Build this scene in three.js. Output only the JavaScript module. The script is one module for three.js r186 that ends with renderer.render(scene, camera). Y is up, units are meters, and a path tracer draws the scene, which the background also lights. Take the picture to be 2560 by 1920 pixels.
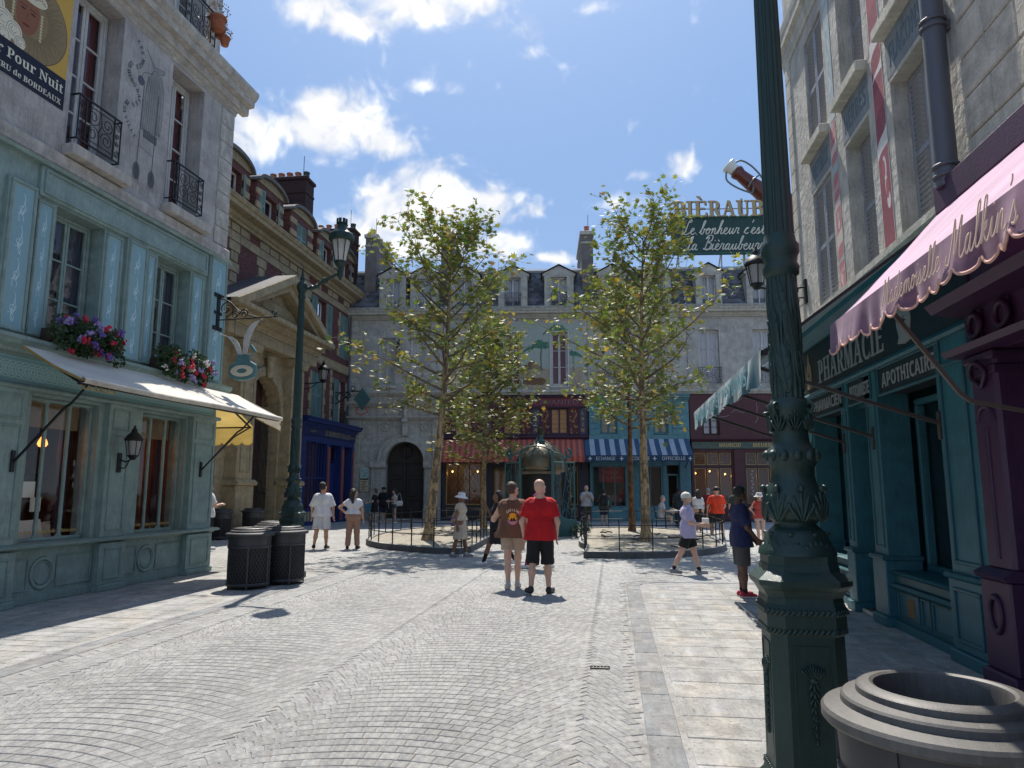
import * as THREE from 'three';
import { mergeGeometries, toCreasedNormals } from 'three/addons/utils/BufferGeometryUtils.js';
import { FontLoader } from 'three/addons/loaders/FontLoader.js';
import { TextGeometry } from 'three/addons/geometries/TextGeometry.js';
import { createNoise2D, createNoise3D } from 'simplex-noise';

// ---------------------------------------------------------------- camera, sky, sun, exposure
const scene = new THREE.Scene();
const camera = new THREE.PerspectiveCamera(56.82, 4 / 3, 0.1, 900);
camera.rotation.order = 'YXZ';
camera.position.set(0, 1.63, 0);
camera.rotation.set(THREE.MathUtils.degToRad(8.4), THREE.MathUtils.degToRad(8), 0);

const renderer = new THREE.WebGLRenderer({ antialias: true });
renderer.setSize(1024, 768);
renderer.toneMapping = THREE.LinearToneMapping;
renderer.toneMappingExposure = 1.58;
renderer.shadowMap.enabled = true;

const SUN_AZ = THREE.MathUtils.degToRad(-11), SUN_EL = THREE.MathUtils.degToRad(60);
const sunDir = new THREE.Vector3(Math.sin(SUN_AZ) * Math.cos(SUN_EL), Math.sin(SUN_EL), -Math.cos(SUN_AZ) * Math.cos(SUN_EL));
const sun = new THREE.DirectionalLight(0xfff7ec, 4.5);
sun.name = 'sun';
sun.position.copy(sunDir).multiplyScalar(80).add(new THREE.Vector3(-4, 0, -18));
sun.target.position.set(-4, 0, -18);
sun.castShadow = true;
sun.shadow.mapSize.set(4096, 4096);
Object.assign(sun.shadow.camera, { left: -45, right: 45, top: 45, bottom: -45, near: 1, far: 200 });
scene.add(sun, sun.target);

let seed = 20240611;
const rnd = () => { seed = (seed + 0x6d2b79f5) | 0; let t = Math.imul(seed ^ (seed >>> 15), 1 | seed); t = (t + Math.imul(t ^ (t >>> 7), 61 | t)) ^ t; return ((t ^ (t >>> 14)) >>> 0) / 4294967296; };
const rr = (a, b) => a + (b - a) * rnd();
const pick = (a) => a[Math.floor(rnd() * a.length)];
const mk = (n) => { let s = n | 0; return () => { s = (s + 0x6d2b79f5) | 0; let t = Math.imul(s ^ (s >>> 15), 1 | s); t = (t + Math.imul(t ^ (t >>> 7), 61 | t)) ^ t; return ((t ^ (t >>> 14)) >>> 0) / 4294967296; }; };
const N2 = createNoise2D(mk(7)), N3 = createNoise3D(mk(11));
const clamp = (x, a = 0, b = 1) => Math.min(b, Math.max(a, x));
const sstep = (a, b, x) => { const t = clamp((x - a) / (b - a)); return t * t * (3 - 2 * t); };
const lerp = (a, b, t) => a + (b - a) * t;
const PI = Math.PI;

// sky: blue air with fair-weather cumulus; cloud = [azimuth from -z to the east, elevation, half width, half height] in degrees
{
  const W = 4096, H = 2048, data = new Float32Array(W * H * 4);
  const clouds = [];
  const C = (az, el, w, h, d = 1) => clouds.push([az, el, w, h, d]);
  C(-22.5, 27.6, 4.6, 3.1); C(-25.2, 26.9, 2.8, 1.8); C(-19.3, 26.6, 2.9, 1.5, .95); C(-29.4, 25.9, 2.7, 2.5, .85); C(-33.5, 24.8, 4, 3, .9);
  C(-22.5, 34.8, 4.0, 1.8); C(-17.5, 36.2, 5, 2.2); C(-12, 36.8, 4, 1.5, .75); C(-7.4, 35.0, 2.4, 1.6, .5); C(-6.6, 33.4, 1.2, .8, .45); C(-27, 38.5, 5, 2.4, .9);
  C(-18.2, 21.6, 3.9, 2.7); C(-14.9, 22.8, 4.0, 3.0); C(-10.6, 22.2, 4.0, 2.1, .95); C(-6.9, 22.4, 1.9, 1.3, .8); C(-21, 20, 4, 2, .9); C(-13, 19.4, 7, 2, .85);
  C(6.2, 24.8, 1.6, 1.45, .8); C(3.0, 24.2, 1.7, .8, .5); C(1.6, 22.4, 2.6, .9, .7); C(-12.9, 30.8, 1.1, .9, .5); C(-15.3, 30.8, 1.5, .6, .4); C(-11.8, 32.6, 1.0, .7, .42); C(-9.4, 31.2, .5, .5, .4); C(-1.0, 36.1, 1.5, .6, .5); C(-13.1, 25.9, 1.2, .5, .4); C(-3.5, 18.4, 3.4, .7, .7);
  C(14, 14.5, 5, 2, .8); C(-40, 30, 5, 3, .9); C(26, 24, 5, 3); C(35, 18, 6, 3); C(19, 33, 4, 2, .7);
  const cr = mk(99);
  for (let i = 0; i < 46; i++) { const az = 42 + cr() * 272, el = 10 + Math.pow(cr(), 1.3) * 55; const w = 3 + cr() * 5; C(az > 180 ? az - 360 : az, el, w, w * (.45 + cr() * .25), .6 + cr() * .4); }
  const zen = [.12, .225, .455], mid = [.195, .315, .535], hor = [.44, .55, .68];
  const fb = (x, y, z) => { let a = 0, s = .5, f = 1; for (let o = 0; o < 5; o++) { a += s * N3(x * f, y * f, z * f); s *= .52; f *= 2.07; } return a; };
  const D = 180 / PI;
  for (let j = 0; j < H; j++) {
    const el = ((j + .5) / H - .5) * PI, eld = el * D;
    const rowC = eld > 3 ? clouds.filter((c) => Math.abs(c[1] - eld) < c[3] * 2.3) : [];
    for (let i = 0; i < W; i++) {
      const ph = ((i + .5) / W - .5) * 2 * PI; // atan2(z, x)
      const ce = Math.cos(el), x = ce * Math.cos(ph), y = Math.sin(el), z = ce * Math.sin(ph);
      const t = Math.max(0, y);
      const k1 = Math.pow(1 - t, 2.2), k2 = Math.pow(1 - t, 7);
      let r = lerp(lerp(zen[0], mid[0], k1), hor[0], k2), g = lerp(lerp(zen[1], mid[1], k1), hor[1], k2), b = lerp(lerp(zen[2], mid[2], k1), hor[2], k2);
      const sd = x * sunDir.x + y * sunDir.y + z * sunDir.z;
      const gl = Math.pow(Math.max(0, sd), 14) * .3 + Math.pow(Math.max(0, sd), 3) * .03; r += gl; g += gl * .95; b += gl * .82;
      if (rowC.length) {
        const azd = Math.atan2(x, -z) * D;
        let m = 0;
        for (const c of rowC) {
          let da = azd - c[0]; if (da > 180) da -= 360; if (da < -180) da += 360;
          da *= ce; const dx = da / c[2], dy = (eld - c[1]) / c[3];
          const dyy = dy < 0 ? dy * 1.35 : dy;
          const q = 1 - (dx * dx + dyy * dyy);
          if (q > -3) m = Math.max(m, c[4] * (q > 0 ? .35 + .65 * q : .35 + q * .33));
        }
        if (m > -.6) {
          const wx = fb(x * 6 + 9, y * 6, z * 6) * .035, wy = fb(x * 6, y * 6 + 4, z * 6 + 2) * .035;
          const n = fb((x + wx) * 11 + 3, (y + wy) * 14, z * 11), n2 = fb((x + wx) * 34, (y + wy) * 38 + 5, z * 34);
          const dens = m + n * .5 + n2 * .26 - .26;
          const a = Math.pow(sstep(-.1, .74, dens), 1.35) * .93;
          if (a > 0) {
            const up = fb((x + wx) * 11 + 3, (y + wy) * 14 + .6, z * 11);
            const thick = sstep(.2, .95, dens);
            const li = clamp(.63 + (n - up) * .24 + n2 * .06 - thick * .06, .6, 1.05);
            r = lerp(r, .97 * li, a); g = lerp(g, .985 * li, a); b = lerp(b, 1.02 * li, a);
          }
        }
      }
      const p = (j * W + i) * 4; data[p] = r * 1.1; data[p + 1] = g * 1.08; data[p + 2] = b * 1.04; data[p + 3] = 1;
    }
  }
  const t = new THREE.DataTexture(data, W, H, THREE.RGBAFormat, THREE.FloatType);
  t.mapping = THREE.EquirectangularReflectionMapping; t.magFilter = THREE.LinearFilter; t.needsUpdate = true; t.name = 'sky';
  scene.background = t; scene.environment = t;
}

// ---------------------------------------------------------------- geometry helpers (metres; y up)
const V = (x, y, z) => new THREE.Vector3(x, y, z);
const prep = (g) => { let h = g.index ? g.toNonIndexed() : g; for (const k of Object.keys(h.attributes)) if (!['position', 'normal', 'uv', 'color'].includes(k)) h.deleteAttribute(k); if (!h.attributes.normal) h.computeVertexNormals(); return h; };
function metreUV(g) {
  const p = g.attributes.position, n = p.count, uv = new Float32Array(n * 2), a = V(), b = V(), c = V(), q = V();
  for (let i = 0; i < n; i += 3) {
    a.fromBufferAttribute(p, i); b.fromBufferAttribute(p, i + 1); c.fromBufferAttribute(p, i + 2);
    q.crossVectors(b.clone().sub(a), c.clone().sub(a));
    const ax = Math.abs(q.x), ay = Math.abs(q.y), az = Math.abs(q.z);
    for (let k = 0; k < 3; k++) { const v = [a, b, c][k]; if (ay > ax && ay > az) { uv[(i + k) * 2] = v.x; uv[(i + k) * 2 + 1] = v.z; } else if (ax > az) { uv[(i + k) * 2] = v.z; uv[(i + k) * 2 + 1] = v.y; } else { uv[(i + k) * 2] = v.x; uv[(i + k) * 2 + 1] = v.y; } }
  }
  g.setAttribute('uv', new THREE.BufferAttribute(uv, 2));
  return g;
}
function poly(tris) { // flat-shaded geometry from a list of [a,b,c] triangles or quads
  const P = [], Nn = [];
  for (const f of tris) for (let k = 1; k + 1 < f.length; k++) {
    const [a, b, c] = [f[0], f[k], f[k + 1]];
    const ux = b[0] - a[0], uy = b[1] - a[1], uz = b[2] - a[2], vx = c[0] - a[0], vy = c[1] - a[1], vz = c[2] - a[2];
    let nx = uy * vz - uz * vy, ny = uz * vx - ux * vz, nz = ux * vy - uy * vx; const l = Math.hypot(nx, ny, nz); if (l < 1e-12) continue; nx /= l; ny /= l; nz /= l;
    P.push(...a, ...b, ...c); for (let t = 0; t < 3; t++) Nn.push(nx, ny, nz);
  }
  const g = new THREE.BufferGeometry(); g.setAttribute('position', new THREE.Float32BufferAttribute(P, 3)); g.setAttribute('normal', new THREE.Float32BufferAttribute(Nn, 3)); g.setAttribute('uv', new THREE.Float32BufferAttribute(new Float32Array(P.length / 3 * 2), 2));
  return g;
}
function box(x0, y0, z0, x1, y1, z1, c = 0) {
  if (x0 > x1) [x0, x1] = [x1, x0]; if (y0 > y1) [y0, y1] = [y1, y0]; if (z0 > z1) [z0, z1] = [z1, z0];
  c = Math.min(c, (x1 - x0) / 2.2, (y1 - y0) / 2.2, (z1 - z0) / 2.2);
  if (c <= 0) {
    const v = (i, j, k) => [i ? x1 : x0, j ? y1 : y0, k ? z1 : z0];
    return poly([[v(0, 0, 1), v(1, 0, 1), v(1, 1, 1), v(0, 1, 1)], [v(1, 0, 0), v(0, 0, 0), v(0, 1, 0), v(1, 1, 0)], [v(1, 0, 1), v(1, 0, 0), v(1, 1, 0), v(1, 1, 1)], [v(0, 0, 0), v(0, 0, 1), v(0, 1, 1), v(0, 1, 0)], [v(0, 1, 1), v(1, 1, 1), v(1, 1, 0), v(0, 1, 0)], [v(0, 0, 0), v(1, 0, 0), v(1, 0, 1), v(0, 0, 1)]]);
  }
  const F = [], X = [x0, x1], Y = [y0, y1], Z = [z0, z1], s = [1, -1];
  const vx = (i, j, k) => [X[i], Y[j] + c * s[j], Z[k] + c * s[k]], vy = (i, j, k) => [X[i] + c * s[i], Y[j], Z[k] + c * s[k]], vz = (i, j, k) => [X[i] + c * s[i], Y[j] + c * s[j], Z[k]];
  const put = (f) => { const cx = (x0 + x1) / 2, cy = (y0 + y1) / 2, cz = (z0 + z1) / 2, [a, b, d] = f; const n = [(b[1] - a[1]) * (d[2] - a[2]) - (b[2] - a[2]) * (d[1] - a[1]), (b[2] - a[2]) * (d[0] - a[0]) - (b[0] - a[0]) * (d[2] - a[2]), (b[0] - a[0]) * (d[1] - a[1]) - (b[1] - a[1]) * (d[0] - a[0])]; const m = f.reduce((t, p) => [t[0] + p[0], t[1] + p[1], t[2] + p[2]], [0, 0, 0]).map((q) => q / f.length); if (n[0] * (m[0] - cx) + n[1] * (m[1] - cy) + n[2] * (m[2] - cz) < 0) f.reverse(); F.push(f); };
  for (const i of [0, 1]) { put([vx(i, 0, 0), vx(i, 1, 0), vx(i, 1, 1), vx(i, 0, 1)]); put([vy(0, i, 0), vy(1, i, 0), vy(1, i, 1), vy(0, i, 1)]); put([vz(0, 0, i), vz(1, 0, i), vz(1, 1, i), vz(0, 1, i)]); }
  for (const i of [0, 1]) for (const j of [0, 1]) { put([vx(i, j, 0), vx(i, j, 1), vy(i, j, 1), vy(i, j, 0)]); put([vx(i, 0, j), vx(i, 1, j), vz(i, 1, j), vz(i, 0, j)]); put([vy(0, i, j), vy(1, i, j), vz(1, i, j), vz(0, i, j)]); for (const k of [0, 1]) put([vx(i, j, k), vy(i, j, k), vz(i, j, k)]); }
  return poly(F);
}
const xf = (g, p = [0, 0, 0], r = [0, 0, 0], s = 1) => g.applyMatrix4(new THREE.Matrix4().compose(V(...p), new THREE.Quaternion().setFromEuler(new THREE.Euler(...r)), Array.isArray(s) ? V(...s) : V(s, s, s)));
function bar(a, b, r0, r1 = r0, seg = 8) { // round bar from a to b
  const A = V(...a), B = V(...b), d = B.clone().sub(A), g = new THREE.CylinderGeometry(r1, r0, d.length(), seg, 1);
  g.applyQuaternion(new THREE.Quaternion().setFromUnitVectors(V(0, 1, 0), d.clone().normalize())); g.translate((a[0] + b[0]) / 2, (a[1] + b[1]) / 2, (a[2] + b[2]) / 2); return g;
}
function beam(a, b, w, h = w) { // square bar from a to b
  const A = V(...a), B = V(...b), d = B.clone().sub(A), L = d.length(), g = box(-w / 2, -L / 2, -h / 2, w / 2, L / 2, h / 2);
  g.applyQuaternion(new THREE.Quaternion().setFromUnitVectors(V(0, 1, 0), d.normalize())); g.translate((a[0] + b[0]) / 2, (a[1] + b[1]) / 2, (a[2] + b[2]) / 2); return g;
}
const tube = (pts, r, seg = 5, n = 0) => new THREE.TubeGeometry(new THREE.CatmullRomCurve3(pts.map((p) => V(...p)), false, 'centripetal'), n || pts.length * 3, r, seg, false);
const lathe = (pts, seg = 20) => new THREE.LatheGeometry(pts.map(([r, y]) => new THREE.Vector2(Math.max(r, 1e-4), y)), seg);
const shape = (pts) => { const s = new THREE.Shape(); pts.forEach(([x, y], i) => (i ? s.lineTo(x, y) : s.moveTo(x, y))); s.closePath(); return s; };
const extr = (pts, d, bev = 0, holes = []) => { const s = Array.isArray(pts) ? shape(pts) : pts; for (const h of holes) s.holes.push(shape(h)); return new THREE.ExtrudeGeometry(s, { depth: d, bevelEnabled: bev > 0, bevelSize: bev, bevelThickness: bev, bevelSegments: 1, curveSegments: 12 }); };
// profile [[out, up], ...] swept along local x from x0 to x1
function mould(prof, x0, x1) {
  const F = [], n = prof.length;
  for (let i = 0; i < n; i++) { const [za, ya] = prof[i], [zb, yb] = prof[(i + 1) % n]; F.push([[x0, ya, za], [x0, yb, zb], [x1, yb, zb], [x1, ya, za]]); }
  const area = prof.reduce((t, [z, y], i) => { const [z2, y2] = prof[(i + 1) % n]; return t + z * y2 - z2 * y; }, 0);
  if (area > 0) F.forEach((f) => f.reverse());
  const tri = THREE.ShapeUtils.triangulateShape(prof.map(([z, y]) => new THREE.Vector2(z, y)), []);
  for (const [a, b, c] of tri) { const f = [prof[a], prof[b], prof[c]]; F.push(f.map(([z, y]) => [x1, y, z]).reverse()); F.push(f.map(([z, y]) => [x0, y, z])); }
  return poly(F);
}
const cornice = (x0, x1, y0, h, out, z0 = 0) => mould([[z0 - .02, y0], [z0 + out * .18, y0], [z0 + out * .22, y0 + h * .14], [z0 + out * .34, y0 + h * .2], [z0 + out * .40, y0 + h * .42], [z0 + out * .82, y0 + h * .5], [z0 + out * .84, y0 + h * .72], [z0 + out * .92, y0 + h * .78], [z0 + out, y0 + h * .94], [z0 + out, y0 + h], [z0 - .02, y0 + h + .03]], x0, x1);
// wall slab with rectangular openings [x0, y0, x1, y1]
function wall(x0, y0, x1, y1, z0, z1, holes = []) {
  const xs = [...new Set([x0, x1, ...holes.flatMap((h) => [h[0], h[2]])])].filter((x) => x >= x0 && x <= x1).sort((a, b) => a - b), ys = [...new Set([y0, y1, ...holes.flatMap((h) => [h[1], h[3]])])].filter((y) => y >= y0 && y <= y1).sort((a, b) => a - b);
  const solid = (i, j) => { if (i < 0 || j < 0 || i >= xs.length - 1 || j >= ys.length - 1) return false; const cx = (xs[i] + xs[i + 1]) / 2, cy = (ys[j] + ys[j + 1]) / 2; return !holes.some((h) => cx > h[0] && cx < h[2] && cy > h[1] && cy < h[3]); };
  const F = [];
  for (let i = 0; i < xs.length - 1; i++) for (let j = 0; j < ys.length - 1; j++) if (solid(i, j)) {
    const a = xs[i], b = xs[i + 1], c = ys[j], d = ys[j + 1];
    F.push([[a, c, z1], [b, c, z1], [b, d, z1], [a, d, z1]], [[b, c, z0], [a, c, z0], [a, d, z0], [b, d, z0]]);
    if (!solid(i - 1, j)) F.push([[a, c, z0], [a, c, z1], [a, d, z1], [a, d, z0]]);
    if (!solid(i + 1, j)) F.push([[b, c, z1], [b, c, z0], [b, d, z0], [b, d, z1]]);
    if (!solid(i, j - 1)) F.push([[a, c, z0], [b, c, z0], [b, c, z1], [a, c, z1]]);
    if (!solid(i, j + 1)) F.push([[a, d, z1], [b, d, z1], [b, d, z0], [a, d, z0]]);
  }
  return poly(F);
}
// rectangular moulding frame standing on a face at z
function frame(x0, y0, x1, y1, w, z0, z1, c = .006) { return [box(x0, y0, z0, x1, y0 + w, z1, c), box(x0, y1 - w, z0, x1, y1, z1, c), box(x0, y0 + w, z0, x0 + w, y1 - w, z1, c), box(x1 - w, y0 + w, z0, x1, y1 - w, z1, c)]; }
function mesh(name, geos, mat, parent, o = {}) {
  const l = (Array.isArray(geos) ? geos.flat(3) : [geos]).map(prep);
  const anyColor = l.some((g) => g.attributes.color); if (anyColor) l.forEach((g) => { if (!g.attributes.color) g.setAttribute('color', new THREE.Float32BufferAttribute(new Float32Array(g.attributes.position.count * 3).fill(1), 3)); });
  l.forEach((g) => { if (!g.attributes.uv) g.setAttribute('uv', new THREE.Float32BufferAttribute(new Float32Array(g.attributes.position.count * 2), 2)); });
  const g = l.length > 1 ? mergeGeometries(l) : l[0];
  if (!o.keepUV) metreUV(g);
  const m = new THREE.Mesh(g, mat); m.name = name; m.castShadow = m.receiveShadow = true;
  if (o.kind) m.userData.kind = o.kind; if (o.label) m.userData.label = o.label; if (o.p) m.position.set(...o.p); if (o.r) m.rotation.set(...o.r);
  if (parent) parent.add(m); return m;
}
const meshes = (name, list, mat, parent, o = {}) => list.map((g) => mesh(name, g, mat, parent, o));
const used = {};
const numbered = (n) => { const k = (used[n] = (used[n] ?? -1) + 1); return k ? `${n}_${String(k).padStart(3, '0')}` : n; };
function thing(name, label, category, p = [0, 0, 0], ry = 0, group, kind) {
  const o = new THREE.Group(); o.name = numbered(name); o.position.set(...p); o.rotation.y = ry; o.userData = kind ? { kind } : { label, category }; if (kind && label) o.userData.label = label; if (group) o.userData.group = group; scene.add(o); return o;
}
const part = (name, parent, label) => { const o = new THREE.Group(); o.name = name; if (label) o.userData.label = label; parent.add(o); return o; };
const put = (m, parent, p = [0, 0, 0], r = [0, 0, 0], s = 1) => { const o = m; o.position.set(...p); o.rotation.set(...r); o.scale.setScalar(s); parent.add(o); return o; };
const copyTo = (m, parent, p, r = [0, 0, 0]) => { const o = m.clone(); o.position.set(...p); o.rotation.set(...r); parent.add(o); return o; };
function fixUp(l) { return l; }

// ---------------------------------------------------------------- textures and materials
function noiseTex(n, fn, srgb = true) { const d = new Uint8Array(n * n * 4); for (let j = 0; j < n; j++) for (let i = 0; i < n; i++) { const v = fn(i / n, j / n); const p = (j * n + i) * 4; if (typeof v === 'number') d[p] = d[p + 1] = d[p + 2] = clamp(v) * 255; else { d[p] = clamp(v[0]) * 255; d[p + 1] = clamp(v[1]) * 255; d[p + 2] = clamp(v[2]) * 255; } d[p + 3] = 255; } const t = new THREE.DataTexture(d, n, n); t.wrapS = t.wrapT = THREE.RepeatWrapping; t.magFilter = THREE.LinearFilter; t.minFilter = THREE.LinearMipmapLinearFilter; t.generateMipmaps = true; if (srgb) t.colorSpace = THREE.SRGBColorSpace; t.needsUpdate = true; return t; }
const loopN = (u, v, f, s) => { const a = u * 2 * PI, b = v * 2 * PI, R = f / (2 * PI); return N3(Math.cos(a) * R + s, Math.sin(a) * R, Math.cos(b) * R + s) * .6 + N3(Math.sin(a) * R, Math.sin(b) * R + s, Math.cos(b) * R) * .4; };
const fbl = (u, v, f, s, o = 5) => { let a = 0, k = .5; for (let i = 0; i < o; i++) { a += k * loopN(u, v, f * Math.pow(2, i), s + i * 7.3); k *= .55; } return a; };
const T = {
  plaster: noiseTex(512, (u, v) => { const a = fbl(u, v, 6, 1), b = fbl(u, v, 40, 5, 3), st = fbl((u * 3) % 1, v * .25, 24, 9, 3); const k = .86 + a * .17 + b * .08 + Math.min(0, st) * .18; return [k, k * .995, k * .985]; }),
  stone: noiseTex(512, (u, v) => { const a = fbl(u, v, 8, 21), b = fbl(u, v, 60, 25, 3); const k = .86 + a * .2 + b * .12; return [k * 1.01, k, k * .97]; }),
  paint: noiseTex(512, (u, v) => { const a = fbl(u, v, 5, 31), b = fbl((u * 2) % 1, (v * .3) % 1, 30, 35, 3); const ch = fbl(u, v, 46, 38, 3); const k = .89 + a * .13 + b * .13 + (ch > .32 ? .07 : ch < -.36 ? -.08 : 0); return k; }),
  fine: noiseTex(256, (u, v) => .5 + fbl(u, v, 24, 41, 4) * .7, false),
  rough: noiseTex(512, (u, v) => .5 + fbl(u, v, 12, 45, 5) * .65 + fbl(u, v, 90, 47, 2) * .2, false),
  weave: noiseTex(128, (u, v) => .5 + .25 * Math.sin(u * 2 * PI * 32) * Math.sin(v * 2 * PI * 32) + fbl(u, v, 8, 51, 3) * .2, false),
  cloth: noiseTex(256, (u, v) => { const k = .92 + fbl(u, v, 6, 55, 4) * .14; return k; }),
  slab: noiseTex(512, (u, v) => { const a = fbl(u, v, 7, 61), b = fbl(u, v, 50, 63, 3), c = fbl(u, (v * .5) % 1, 4, 66, 3); const sp = fbl(u, v, 55, 68, 2), bl = fbl(u, v, 5, 69, 4); const k = (.87 + a * .2 + b * .14) * (sp > .36 ? .72 : 1) * (bl > .16 ? .93 : 1); return [k * (1 + c * .035), k, k * (.992 - c * .045)]; }),
  brick: noiseTex(512, (u, v) => { const rows = 28, cols = 9, y = v * rows, r = Math.floor(y), x = u * cols + (r % 2) * .5, fx = x - Math.floor(x), fy = y - r; const m = fx < .045 || fy < .14; const h = N2(Math.floor(x) % cols * 3.1, r * 1.7); const k = .82 + h * .14 + fbl(u, v, 40, 71, 3) * .2; return m ? [.6, .56, .52] : [k * .72, k * .46, k * .42]; }),
  bark: noiseTex(256, (u, v) => { const a = fbl(u, v, 5, 81, 4); const k = .8 + fbl(u, v, 30, 83, 3) * .2; return a > .12 ? [k * .60, k * .56, k * .5] : a > -.1 ? [k * .84, k * .77, k * .66] : [k * .98, k * .9, k * .76]; }),
};
const tx = (t, rx, ry = rx) => { const c = t.clone(); c.repeat.set(1 / rx, 1 / ry); c.needsUpdate = true; return c; };
const lin = (r, g, b) => new THREE.Color().setRGB(r, g, b);
const hex = (h) => new THREE.Color(h);
const TX = { plaster3: tx(T.plaster, 3.1), stone2: tx(T.stone, 2.3), stone5: tx(T.stone, 1.1), paint2: tx(T.paint, 1.7), fine1: tx(T.fine, .6), fineS: tx(T.fine, .12), rough1: tx(T.rough, 1.6), rough3: tx(T.rough, .5), cloth1: tx(T.cloth, 1.4), weave: tx(T.weave, .08), slab2: tx(T.slab, 1.9), brick: tx(T.brick, 2.1), bark: tx(T.bark, .9, 1.3) };
const M = (color, o = {}) => new THREE.MeshStandardMaterial({ color, roughness: .85, ...o });
const MP = (color, o = {}) => new THREE.MeshPhysicalMaterial({ color, roughness: .85, ...o });
const plaster = (c) => M(c, { map: TX.plaster3, bumpMap: TX.rough1, bumpScale: .012, roughness: .93 });
const stoneM = (c) => M(c, { map: TX.stone2, bumpMap: TX.rough3, bumpScale: .006, roughness: .92 });
const paintM = (c, r = .55) => M(c, { map: TX.paint2, bumpMap: TX.fine1, bumpScale: .0015, roughness: r });
const ironM = M(lin(.012, .013, .014), { roughness: .5, metalness: .3, bumpMap: TX.fineS, bumpScale: .0006 });
const glassM = new THREE.MeshPhysicalMaterial({ color: 0xffffff, roughness: .03, transmission: 1, thickness: 0, ior: 1.5, specularIntensity: .45 });
const darkIn = M(lin(.17, .16, .15), { roughness: .95 });
const woodDark = M(lin(.05, .028, .016), { map: TX.paint2, roughness: .6 });
const whitePaint = paintM(lin(.62, .61, .58));
const brass = M(lin(.42, .29, .1), { metalness: .8, roughness: .35 });
const curtainRed = M(lin(.11, .022, .024), { roughness: .95 });
const curtainBlue = M(lin(.03, .036, .055), { roughness: .95 });
function canvasTex(w, h, draw) { const c = document.createElement('canvas'); c.width = w; c.height = h; const x = c.getContext('2d'); draw(x, w, h); const t = new THREE.CanvasTexture(c); t.colorSpace = THREE.SRGBColorSpace; t.magFilter = THREE.LinearFilter; t.anisotropy = 8; return t; }
// flat print: a sheet w x h metres with uv 0..1, standing at z
function sheet(x0, y0, x1, y1, z) { const g = new THREE.PlaneGeometry(x1 - x0, y1 - y0); g.translate((x0 + x1) / 2, (y0 + y1) / 2, z); return g; }
const printM = (t, o = {}) => M(0xffffff, { map: t, roughness: .8, ...o });
const fonts = {};
for (const k of ['sans_bold', 'serif_bold', 'serif_regular', 'sans_regular']) fonts[k] = await new FontLoader().loadAsync(`fonts/droid/droid_${k}.typeface.json`);
// letters as thin solids; centred on (cx, y0), lying at z; sx stretches, sl slants
function text(s, size, cx, y0, z, { font = 'sans_bold', d = .012, sx = 1, sl = 0, w = 0, curve = 3 } = {}) {
  const g = new TextGeometry(s, { font: fonts[font], size, depth: d, curveSegments: curve, bevelEnabled: false }); g.computeBoundingBox();
  const b = g.boundingBox, cw = b.max.x - b.min.x; if (w) sx = w / cw;
  g.translate(-(b.min.x + b.max.x) / 2, 0, 0); if (sl) g.applyMatrix4(new THREE.Matrix4().makeShear(0, 0, sl, 0, 0, 0)); g.scale(sx, 1, 1); g.translate(cx, y0, z); return g;
}
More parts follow.
